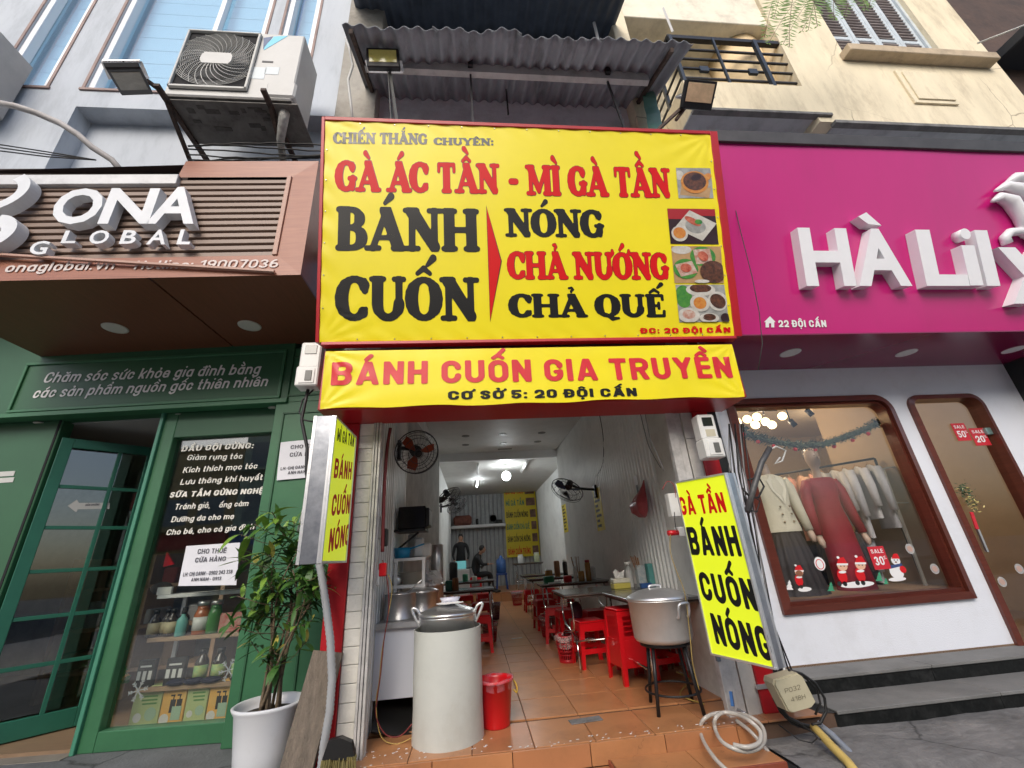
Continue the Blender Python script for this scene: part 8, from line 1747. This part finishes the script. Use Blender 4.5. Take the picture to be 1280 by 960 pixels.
def body_obj(t, m2, test):
    for p in m2.polygons: p.material_index = 1 if test(p.center) else 0
    o = bpy.data.objects.new('body', m2); COL.objects.link(o); o.parent = t; return o
# seated, facing right with head bent over the table; local metres, floor at 0
S = V(.03, 13.62, .235)
J = [(0, .1, .5), (0, .1, .68), (.03, .08, .86), (.08, .06, 1.0), (.14, .02, 1.08), (.2, -.02, 1.16), (.25, -.03, 1.23),
     (.08, -.14, .98), (.2, -.2, .78), (.42, -.14, .78), (.1, .27, .98), (.22, .33, .78), (.43, .2, .78),
     (.05, -.02, .5), (.45, -.06, .52), (.5, -.08, .1), (.05, .22, .5), (.42, .3, .52), (.42, .32, .1), (.66, -.1, .04), (.58, .32, .04)]
E_ = [(0, 1), (1, 2), (2, 3), (3, 4), (4, 5), (5, 6), (3, 7), (7, 8), (8, 9), (3, 10), (10, 11), (11, 12), (0, 13), (13, 14), (14, 15), (0, 16), (16, 17), (17, 18), (15, 19), (18, 20)]
Rr = [.15, .14, .15, .13, .055, .07, .08, .07, .055, .035, .07, .055, .035, .1, .085, .055, .1, .085, .055, .05, .05]
t, m2 = person('person seated at the far left table, head bent down, in black clothes and shoes', J, Rr, E_, skn_r, blkc, None, None, S)
body_obj(t, m2, lambda c: (c.z > 1.04 and c.x > .12) or (c.x > .36 and .7 < c.z < .86))
h0 = S+V(.235, -.025, 1.2); b = MB(); b.ball(h0, .085, .078, .11, 14, 10); b.ball(h0+V(.085, 0, -.02), .022, .012, .016, 8, 6); b.ball(h0+V(.02, -.078, -.0), .016, .01, .026, 8, 6); b.ball(h0+V(.07, -.03, .01), .01, .012, .006, 6, 5); b.ball(h0+V(.065, 0, -.055), .016, .02, .007, 6, 5); b.build('head', skn_r, t)
b = MB(); b.ball(h0+V(-.022, 0, .03), .092, .088, .098, 14, 10); b.build('hair', hair_m, t)
for s_, (hx, hy) in ((-1, (.44, -.14)), (1, (.45, .2))):
    b = MB(); o = S+V(hx, hy, .78); b.ball(o+V(.03, 0, 0), .045, .038, .018, 10, 6)
    for f in range(4): b.tube([o+V(.06, -.026+.018*f, 0), o+V(.1+.006*(f in (1, 2)), -.03+.02*f, -.003), o+V(.12+.01*(f in (1, 2)), -.03+.02*f, -.018)], [.009, .008, .006], 6)
    b.tube([o+V(.02, -s_*.035, 0), o+V(.05, -s_*.055, 0), o+V(.075, -s_*.05, -.005)], [.011, .009, .007], 6); b.build('hand', skn_r, t)
b = MB(); b.ball(S+V(.6, -.1, .035), .13, .05, .05, 12, 8); b.ball(S+V(.56, .32, .035), .13, .05, .05, 12, 8); b.build('shoes', blk, t)
d = dup(st0, None, tuple(S+V(.0, .08, 0)), 0, 'dark red stool under the seated person at the far left'); d['group'] = tl
# standing, back turned, behind
S = V(-.42, 14.6, .235)
J = [(0, 0, .95), (0, 0, 1.12), (0, 0, 1.3), (0, 0, 1.42), (0, 0, 1.5), (0, 0, 1.6), (-.19, 0, 1.38), (-.25, -.02, 1.1), (-.2, -.2, .95), (.19, 0, 1.38), (.25, -.02, 1.1), (.22, -.2, .95), (-.09, 0, .9), (-.1, 0, .5), (-.1, 0, .08), (.09, 0, .9), (.1, 0, .5), (.1, 0, .08), (-.1, -.14, .04), (.1, -.14, .04)]
E_ = [(0, 1), (1, 2), (2, 3), (3, 4), (4, 5), (3, 6), (6, 7), (7, 8), (3, 9), (9, 10), (10, 11), (0, 12), (12, 13), (13, 14), (0, 15), (15, 16), (16, 17), (14, 18), (17, 19)]
Rr = [.15, .14, .16, .12, .055, .06, .07, .052, .035, .07, .052, .035, .1, .07, .05, .1, .07, .05, .045, .045]
t, m2 = person('person standing in the dark at the back behind the seated one, dark jacket', J, Rr, E_, skn_r, blkc, None, None, S)
body_obj(t, m2, lambda c: 1.47 < c.z); h0 = S+V(0, 0, 1.62); b = MB(); b.ball(h0, .08, .095, .115, 14, 10); b.build('head', skn_r, t); b = MB(); b.ball(h0+V(0, .01, .02), .088, .1, .115, 14, 10); b.build('hair', hair_m, t)
b = MB()
for s_ in (-1, 1): o = S+V(s_*.2, -.22, .93); b.ball(o, .035, .045, .02, 8, 6); [b.tube([o+V(-.024+.016*f, -.03, 0), o+V(-.028+.018*f, -.08, -.01)], .007, 5) for f in range(4)]; b.tube([o+V(-s_*.03, -.01, 0), o+V(-s_*.05, -.05, 0)], .009, 5)
b.build('hands', skn_r, t)
# laptop, counter, shelf at the back
b = MB(); b.box(-.62, -.14, 13.3, 13.55, .235, .92, .02); b.build('white_cabinet', M('dim_white_cabinet', (.45, .45, .44), .5), None, 'rounded white cabinet at the far left before the dark standing person', 'cabinet')
t = thing('laptop', 'open laptop with teal glowing screen on the white cabinet', 'laptop', (-.38, 13.4, .92)); b = MB(); b.box(-.56, -.24, 13.32, 13.52, .921, .935, .003); b.build('keyboard_base', steel, t); b = MB(); b.bar((-.4, 13.54, .935), (-.4, 13.6, 1.15), .32, .01, up=(0, 1, 0)); b.build('screen', M('teal_screen', (.1, .3, .32), .3, emit=(.1, .32, .33), estr=.5), t)
sh_ = thing('wall_shelf', 'white shelf across the far back wall', 'shelf', (.1, 16.4, 2.2)); b = MB(); b.box(-.8, 1.2, 16.15, 16.55, 2.24, 2.34, .01); b.build('shelf_board', white_p, sh_)
b = MB(); b.box(-.72, -.05, 16.2, 16.5, 2.342, 2.7, .08); b.build('brown_bundle', M('brown_bundle', (.2, .07, .05), .8, var=.4, vscale=9, bump=.6), None, 'reddish brown bundle on the far back shelf', 'bundle')
for x, h_, r_, lab in ((.15, .25, .05, 'small black bottle on the far back shelf'), (.95, .16, .13, 'low black pot at the right end of the far back shelf')): jar(V(x, 16.35, 2.342), r_, h_, blk, lab)
b = MB(); b.lathe([(.13, 0), (.15, .02), (.15, -.0)], V(.75, 16.45, 2.55), 20, axis=(0, -1, 0)); b.build('wall_clock', plastic_g, None, 'small round object hung over the back shelf', 'clock')
# big yellow menu on the back wall
mf = Fr((1.25, 16.48, 1.15), (1, 0, 0), (0, 0, 1)); q0 = mf.hit(629, 607); q1 = mf.hit(671, 607); qb = mf.hit(636, 697)
mw, mh = .92, 2.3
mn = thing('menu_board', 'tall yellow printed menu on the far back wall', 'menu', (1.7, 16.5, 1.1)); mx0, mx1, mz0, mz1 = q0[0], q0[0]+1.5, qb[1], q0[1]
mx1 = min(mx1, XR2-.06-1.25)
b = MB(); mf.box(b, mx0, mx1, mz0, mz1, -.02, 0); mns = b.build('menu_sheet', M('menu_yellow', (.7, .55, .02), .45, var=.04), mn)
mg = M('menu_green_ink', (.02, .2, .12), .5)
H6 = (mz1-mz0)/6; W_ = mx1-mx0
for i, (s_, m, wd) in enumerate((('GÀ ÁC TẦN', red_ink, .6), ('MÌ GÀ TẦN', mg, .62), ('BÁNH CUỐN NÓNG', black_ink, .72), ('BÁNH CUỐN CHẢ QUẾ', mg, .74), ('BÁNH CUỐN CHẢ NƯỚNG', black_ink, .74), ('BÁNH CUỐN TRỨNG', red_ink, .72))):
    z = mz1-H6*(i+.8); goth(s_, mf, (mx0+.05*W_, z), (mx0+wd*W_, z), (mx0, z+H6*.48), m, mns, r=.085, n=.003, h=.08, px=False)
    b = MB(); mf.box(b, mx0+(wd+.06)*W_, mx0+.96*W_, z-.02, z+H6*.62, 0, .003); b.build('printed_photo', M('menu_photo', (.06, .03, .03), .4, col2=(.3, .15, .1), vscale=6), mns)
# small yellow menus on the right wall
wfr_ = Fr((XR-.017, 0, 0), (0, -1, 0), (0, 0, 1))
for (a, b_, c_, d_, lab) in (((741, 613), (750, 612), (755, 660), (748, 664), 'nearer narrow yellow price strip on the right wall'), ((703, 632), (707, 630), (711, 664), (706, 666), 'farther narrow yellow price strip on the right wall')):
    u = [wfr_.hit(*p) for p in (d_, c_, b_, a)]; u0 = min(x[0] for x in u); u1 = max(x[0] for x in u); v0 = min(x[1] for x in u); v1 = max(x[1] for x in u); t = thing('price_strip', lab, 'menu', wfr_.p((u0+u1)/2, v0))
    b = MB(); wfr_.box(b, u0, u1, v0, v1, 0, .008); b.build('strip_sheet', MATS['menu_yellow'], t)
    for k_ in range(8): b = MB(); z = v1-(v1-v0)*(k_+.8)/8.5; wfr_.box(b, u0+(u1-u0)*.15, u0+(u1-u0)*(.5+.3*((k_*7) % 3)/2), z, z+(v1-v0)*.06, .008, .011); b.build('printed_line', black_ink, t)
u = wfr_.hit(793, 595), wfr_.hit(803, 630); b = MB(); wfr_.box(b, min(u[0][0], u[1][0]), max(u[0][0], u[1][0]), min(u[0][1], u[1][1]), max(u[0][1], u[1][1]), 0, .01); t = b.build('white_notice', white_p, None, 'white printed card on the right wall left of the pink bag', 'notice')
b = MB(); wfr_.box(b, (u[0][0]+u[1][0])/2-.03, (u[0][0]+u[1][0])/2+.03, (u[0][1]+u[1][1])/2-.08, (u[0][1]+u[1][1])/2+.06, .01, .012); b.build('printed_block', grey_ink, t)
# pink bag hanging on the right wall
bt_ = wfr_.hit(808, 600)[0], wfr_.hit(808, 600)[1]; c0 = wfr_.p(bt_[0], bt_[1], .03); bc = wfr_.hit(811, 630); c1 = wfr_.p(bc[0], bc[1], .05)
b = MB(); vs = []; n = 18; hh = (c0-c1).z
for i, (t_, r_) in enumerate(((0, .01), (.2, .03), (.45, .07), (.7, .13), (1.0, .17), (1.3, .15), (1.5, .08), (1.55, 0))):
    for j in range(n): a = 2*PI*j/n; q = r_*(1+.18*math.sin(5*a+i)+.08*math.sin(9*a)); vs.append(c0.lerp(c1, t_)+V(abs(math.cos(a))*-.0-.4*q*(1+math.cos(a)), q*math.sin(a)*1.2, 0))
b._add(vs, [(i*n+j, i*n+(j+1) % n, (i+1)*n+(j+1) % n, (i+1)*n+j) for i in range(7) for j in range(n)], True); b.build('plastic_bag', film('pink_bag', (.6, .1, .12), .82, .3), None, 'pink-red plastic bag hanging on the right wall', 'bag')
# switch and sockets with cables near the right entrance
SX = 1.99
for (px, py, w_, h_, m, lab) in ((846, 632, .09, .2, plastic_w, 'white circuit breaker box with wires on the right wall'), (856, 665, .08, .08, plastic_w, 'white socket block with red plug beside the right light box')):
    p = at(px-6, py, 3.72); b = MB(); b.box(p.x-w_/2, p.x+w_/2, 3.66, 3.74, p.z-h_/2, p.z+h_/2, .006); b.build('socket_box', m, None, lab, 'socket')
p = at(842, 666, 3.64); b = MB(); b.tube([p+V(-.05, 0, 0), p+V(.04, 0, 0)], .022, 8); b.build('red_plug', red_pl, None, 'red plug pushed in the white socket block', 'plug')
for pts, m, lab in ((((800, 515), (806, 540), (812, 560), (826, 585)), cable_b, 'thin black wire drooping down the upper right wall'), (((806, 515), (812, 545), (818, 560), (830, 588)), M('grey_cable', (.2, .2, .2)), 'thin grey wire beside the black one on the upper right wall'), (((828, 612), (834, 602), (842, 606), (845, 622)), M('red_cable', (.3, .03, .03)), 'thin red wire looping above the breaker box'), (((843, 640), (844, 655), (846, 665)), cable_b, 'short black wire below the breaker box'), (((838, 668), (838, 690), (846, 715), (856, 742), (862, 790), (866, 830), (874, 862)), M('yellow_cable', (.42, .3, .08), .5), 'yellow cable running down the right shutter rail'),
    (((870, 560), (862, 540), (868, 518)), cable_b, 'black wire behind the right meter box')):
    b = MB(); b.tube(smooth([at(x, y, 3.62) for x, y in pts]), .0032, 6); b.build('wire', m, None, lab, 'wire')
b = MB(); b.tube(smooth([atz(846, 840, .1), atz(862, 850, .02), atz(850, 868, .015), atz(880, 880, .015)]), .006, 6); b.build('yellow_cable_loop', MATS['yellow_cable'], None, 'yellow cable loop on the floor behind the black stool', 'cable')
# left wiring
for pts, m, r_, lab in ((((488, 535), (484, 560), (481, 600), (479, 650), (478, 690)), M('dark_red_cable', (.16, .02, .02), .6), .016, 'thick dark red cable down the left wall'), (((478, 700), (484, 725), (486, 760), (480, 800), (476, 840), (472, 870), (470, 895), (482, 918), (500, 920), (515, 905)), MATS['dark_red_cable'], .005, 'thin dark red cable hanging to the floor at the left counter'),
     (((485, 718), (490, 735), (486, 765), (478, 810), (474, 850), (470, 880), (476, 920), (495, 930), (515, 922)), MATS['yellow_cable'], .0035, 'yellow cable hanging beside the red one at the left counter'), (((463, 620), (468, 650), (462, 690), (470, 720)), cable_w, .006, 'white cable looping on the left shutter rail')):
    b = MB(); b.tube(smooth([at(x, y, 3.72 if r_ > .007 else 3.78) for x, y in pts]), r_, 6); b.build('wire', m, None, lab, 'wire')
for px, py, w_, h_, m, lab in ((476, 660, .07, .18, plastic_w, 'white socket strip on the left wall below the red cable'), (481, 672, .05, .14, blk, 'black adapter beside the white socket strip'), (479, 712, .06, .1, red_pl, 'orange-red hanging plug cluster by the left shelf rack'), (472, 722, .04, .12, plastic_w, 'small white socket by the orange-red plugs')):
    p = at(px, py, 3.78); b = MB(); b.box(p.x-w_/2, p.x+w_/2, 3.74, 3.8, p.z-h_/2, p.z+h_/2, .008); b.build('socket', m, None, lab, 'socket')
# wall fans
def fan(c, nrm, r_, wall, blade_m, lab, guard=True):
    """caged wall fan: c hub, nrm facing, wall point of the bracket"""
    t = thing('wall_fan', lab, 'fan', wall); N = Vector(nrm).normalized(); A = N.orthogonal().normalized(); B = N.cross(A)
    b = MB(); b.box(wall.x-.03, wall.x+.03, wall.y-.05, wall.y+.05, wall.z-.14, wall.z+.08, .008); b.tube([wall, wall.lerp(c, .6)+V(0, 0, .02), c-N*.12], .022, 8); b.build('wall_bracket', blk_metal, t)
    b = MB(); b.tube([c-N*.17, c-N*.04], [.05, .065], 14); mo = b.build('motor', blk_metal, t)
    for k_ in range(3):
        a = 2*PI*k_/3+.5; b = MB(); vs = []
        for rr_, da, n_ in ((.12, -.25, .0), (.6, -.42, -.03), (.86, -.2, -.03), (.86, .2, .02), (.6, .35, .03), (.12, .3, .02)): vs.append(c+(A*math.cos(a+da)+B*math.sin(a+da))*rr_*r_+N*n_)
        b._add(vs, [tuple(range(6))], False); b.build('blade', blade_m, mo)
    b = MB()
    for q, n_ in ((1., 0), (.97, .05), (.72, .075), (.45, .085), (.2, .09), (.75, -.05)): b.tube([c+(A*math.cos(2*PI*j/36)+B*math.sin(2*PI*j/36))*q*r_+N*n_ for j in range(37)], .0035 if q < 1 else .007, 5, cap=False)
    for j in range(28): a = 2*PI*j/28; d = A*math.cos(a)+B*math.sin(a); b.tube([c+d*.15*r_+N*.09, c+d*.7*r_+N*.077, c+d*r_+N*.0], .0018, 3, cap=False)
    for j in range(14): a = 2*PI*j/14; d = A*math.cos(a)+B*math.sin(a); b.tube([c+d*.2*r_-N*.06, c+d*.8*r_-N*.05, c+d*r_], .0018, 3, cap=False)
    b.build('cage', M('fan_wire', (.06, .06, .065), .4, metal=.5), t); b = MB(); b.lathe([(0, .012), (.035, .008), (.04, 0)], c+N*.09, 16, axis=N); b.build('badge', blk_metal, t)
fan(at(521, 565, 4.55), (.35, -.85, -.45), .235, V(XL+.03, 4.75, at(493, 560, 4.75).z), M('orange_blade', (.3, .045, .012), .4), 'large wall fan with orange-brown blades high on the left wall')
fan(at(561, 621, 9.0), (.5, -.35, -.8), .27, V(XL+.03, 9.2, at(541, 625, 9.2).z), blk, 'dark caged fan further in on the left wall, nearer of two')
fan(at(571, 632, 11.0), (.5, -.35, -.8), .27, V(XL+.03, 11.2, at(556, 632, 11.).z), plastic_g, 'grey caged fan further in on the left wall, farther of two')
fan(at(709, 612, 7.0), (-.5, -.35, -.8), .27, V(XR-.03, 7.2, at(727, 613, 7.2).z), M('blue_blade', (.03, .06, .14), .35), 'black wall fan with blue blades on the right wall')
p = at(746, 536, 5.2); b = MB(); b.tube(smooth([V(XR-.03, 6.4, 3.3), V(XR-.02, 6.4, 2.9), V(XR-.02, 6.6, 2.5), V(XR-.02, 7.1, 2.35)]), .006, 5); b.build('wire', cable_b, None, 'thin black wire from the ceiling to the right wall fan', 'wire')
# serving counter, pots, shelf rack, microwave on the left
b0 = thing('serving_counter', 'stainless serving counter with white front panel left of the tall cylinder', 'counter', (-.66, 4.5, 0))
b = MB(); b.box(XL+.02, -.42, 4.02, 5.6, .69, .735, .004); b.build('counter_top', steel, b0); b = MB(); b.box(XL+.02, -.46, 4.06, 4.085, .2, .69, .002); b.build('front_panel', M('white_blue_panel', (.62, .66, .74), .4), b0)
b = MB(); b.box(-.485, -.46, 4.09, 5.55, .2, .69); b.build('side_panel', M('dim_panel', (.3, .3, .31), .5), b0)
for x in (XL+.05, -.48):
    for y in (4.09, 5.5): b = MB(); b.bar((x, y, .0), (x, y, .2), .03, .03); b.build('leg', blk_metal, b0)
b = MB(); b.bar((-.8, 4.1, .12), (-.42, 4.15, .02), .4, .012, up=(0, -.4, 1)); b.build('black_board', blk, None, 'black board lying askew below the white counter front', 'board')
def pot(c, r_, h_, lab, lid=False, handles=True):
    t = thing('cooking_pot', lab, 'pot', c); b = MB(); b.lathe([(r_*.95, 0), (r_, .012), (r_, h_), (r_*1.04, h_), (r_*1.04, h_+.006), (r_*.97, h_+.006), (r_*.96, .02), (0, .02)], c, 28); b.build('pot_body', steel, t)
    if lid: b = MB(); b.lathe([(r_*1.05, h_+.007), (r_*1.03, h_+.015), (r_*.5, h_+.04), (0, h_+.045)], c, 28); b.build('lid', steel, t)
    return t
pot(V(-.66, 4.22, .736), .135, .2, 'open steel pot with ladle at the front of the counter'); pot(V(-.53, 4.75, .736), .16, .17, 'lidded steel pot behind the front one on the counter', True); pot(V(-.5, 5.25, .736), .15, .2, 'rear steel pot on the counter under a plastic bag', True)
b = MB(); b.tube([V(-.66, 4.2, .88), V(-.52, 4.14, 1.0), V(-.46, 4.12, 1.04)], .007, 6); b.build('ladle', steel, None, 'ladle handle leaning in the front steel pot', 'ladle')
b = MB(); vs = []; n = 16; cb = V(-.5, 5.2, 1.0)
for i in range(7):
    for j in range(n): a = 2*PI*j/n; t_ = PI*i/6; q = 1+.25*rr.uniform(-1, 1); vs.append(cb+V(.14*math.sin(t_)*math.cos(a)*q, .12*math.sin(t_)*math.sin(a)*q, .09*math.cos(t_)*q))
b._add(vs, [(i*n+j, i*n+(j+1) % n, (i+1)*n+(j+1) % n, (i+1)*n+j) for i in range(6) for j in range(n)], False); b.build('plastic_bag', film('clear_bag', (.7, .72, .72), .55, .15), None, 'crumpled clear plastic bag on the rear pot', 'bag')
rk = thing('shelf_rack', 'white shelf rack with basins behind the pots on the left', 'rack', (-.65, 4.95, .74))
for z in (1.235, .98): b = MB(); b.box(XL+.02, -.5, 4.75, 5.15, z-.03, z, .003); b.build('shelf_board', white_p, rk)
for x in (XL+.05, -.52):
    for y in (4.77, 5.13): b = MB(); b.bar((x, y, .736), (x, y, 1.235), .03, .03); b.build('post', white_p, rk)
t = thing('blue_scoop', 'blue plastic scoop with handle on top of the shelf rack', 'scoop', (-.74, 4.8, 1.236)); b = MB(); b.lathe([(.075, 0), (.09, .1), (.085, .1), (.07, .005), (0, .005)], V(-.75, 4.82, 1.236), 18); b.build('scoop_bowl', M('cyan_blue_plastic', (.01, .22, .42), .35), t); b = MB(); b.bar((-.67, 4.8, 1.32), (-.52, 4.76, 1.36), .03, .012); b.build('handle', MATS['cyan_blue_plastic'], t)
b = MB(); b.lathe([(.09, 0), (.14, .11), (.15, .112), (.135, .11), (.085, .006), (0, .006)], V(-.66, 4.95, .981), 22); b.build('basin', M('beige_basin', (.45, .42, .36), .5), None, 'beige basin on the middle shelf of the rack', 'basin')
b = MB(); b.lathe([(.05, 0), (.055, .02), (0, .02)], V(-.8, 4.8, 1.03), 18, axis=(0, -1, 0)); b.build('round_dial', steel, None, 'small round dial gauge on the middle shelf', 'gauge')
for x, y, h_, m, lab in ((-.6, 5.0, .2, white_p, 'white plastic tub on top of the shelf rack'), (-.68, 5.08, .25, clearp, 'clear jug behind the blue scoop'), (-.52, 5.05, .14, plastic_w, 'white container at the right end of the rack top')): b = MB(); b.box(x-.05, x+.05, y-.04, y+.04, 1.236, 1.236+h_, .015); b.build('container', m, None, lab, 'container')
c = V(-.45, 5.4, .736); b = MB(); b.lathe([(.07, 0), (.07, .62), (.06, .63)], V(-.43, 5.35, .736), 20); b.build('steel_column', steel, None, 'tall stainless cylinder right of the shelf rack', 'cylinder')
mw_ = thing('microwave', 'black microwave on a bracket high on the left wall', 'microwave', (-.63, 4.85, 1.52)); pA, pB = at(497, 662, 4.7), at(532, 632, 4.7)
b = MB(); b.box(pA.x, pB.x, 4.7, 5.05, pA.z, pB.z, .008); b.build('casing', M('black_gloss', (.006, .006, .007), .2), mw_); b = MB(); b.box(pB.x, pB.x+.035, 4.72, 5.03, pA.z+.02, pB.z-.02, .006)
b.build('door', blk_metal, mw_); b = MB(); 
for k_ in range(7): b.box(pB.x+.036, pB.x+.042, 4.75+.04*k_, 4.77+.04*k_, pA.z+.04, pB.z-.04)
b.build('vents', steel, mw_, kind='stuff'); b = MB(); b.box(XL+.02, pB.x, 4.7, 5.05, pA.z-.025, pA.z-.003); b.bar((XL+.03, 4.85, pA.z-.2), (pA.x+.2, 4.85, pA.z-.03), .03, .02); b.build('wall_bracket', blk_metal, None, 'black bracket shelf under the microwave', 'bracket')
# clutter on the left tables
for x, y, h_, r_, m, lab in ((-.55, 7.3, .3, .04, plastic_w, 'white bottle on the nearer left table'), (-.4, 7.35, .16, .06, M('teal_bowl', (.05, .25, .2), .4), 'teal tub on the nearer left table'), (-.3, 7.25, .2, .05, chop, 'brown chopstick tub on the nearer left table'), (-.45, 9.9, .45, .09, blk, 'black kettle shape on the farther left table'), (-.2, 10.0, .16, .06, grn, 'green tub on the farther left table'), (.0, 9.9, .1, .05, M('pale_plastic', (.68, .66, .55)), 'pale cup on the farther left table')): jar(V(x, y, .751), r_, h_, m, lab)
# ------------------------------------------------------------------ houses across the street: what the glass and steel in view reflect
rr = random.Random(77); xo = -22.
names = ['ochre', 'pale green', 'grey', 'white', 'pink', 'cream', 'blue', 'brown']
colsO = [(.5, .36, .17), (.4, .48, .38), (.34, .34, .35), (.62, .62, .6), (.5, .33, .3), (.6, .54, .42), (.35, .42, .5), (.45, .36, .3)]
for i in range(9):
    wd = rr.uniform(3.6, 5.4); ht = rr.uniform(7, 11); m = M('house_'+names[i % 8].replace(' ', '_'), colsO[i % 8], .85, var=.12, dirt=.3)
    t = thing('house', 'narrow %s tube house across the street, number %s from the left' % (names[i % 8], ('one', 'two', 'three', 'four', 'five', 'six', 'seven', 'eight', 'nine')[i]), 'house', (xo+wd/2, -15, -.2))
    b = MB(); b.box(xo+.03, xo+wd-.03, -22, -15, -.2, ht); b.build('wall', m, t)
    b = MB(); b.box(xo-.02, xo+wd+.02, -22, -14.8, ht, ht+.25); b.build('parapet', m, t)
    b = MB(); b.box(xo+.3, xo+wd-.3, -15.02, -14.99, -.1, 2.5); b.build('shop_opening', M('opp_dark', (.16, .15, .14), .5, var=.3), t)
    b = MB(); b.box(xo+.1, xo+wd-.1, -15.0, -14.8, 2.7, 3.5); b.build('sign_panel', M('opp_sign%d' % (i % 3), ((.45, .04, .03), (.05, .15, .4), (.6, .45, .05))[i % 3], .5), t)
    z = 4.0
    while z < ht-1.6:
        for k_ in range(2): b = MB(); a = xo+wd*(.12+.44*k_); b.box(a, a+wd*.32, -15.03, -14.98, z, z+1.5); b.build('window', M('opp_glass', (.14, .17, .2), .2), t)
        b = MB(); b.box(xo+.05, xo+wd-.05, -15.0, -14.2, z-.35, z-.25); b.build('balcony', m, t); z += 3.1
    xo += wd
g = MB(); g.box(-24, 24, -15, -12, -.2, -.06, .01); g.build('pavement', dark_conc, kind='structure')
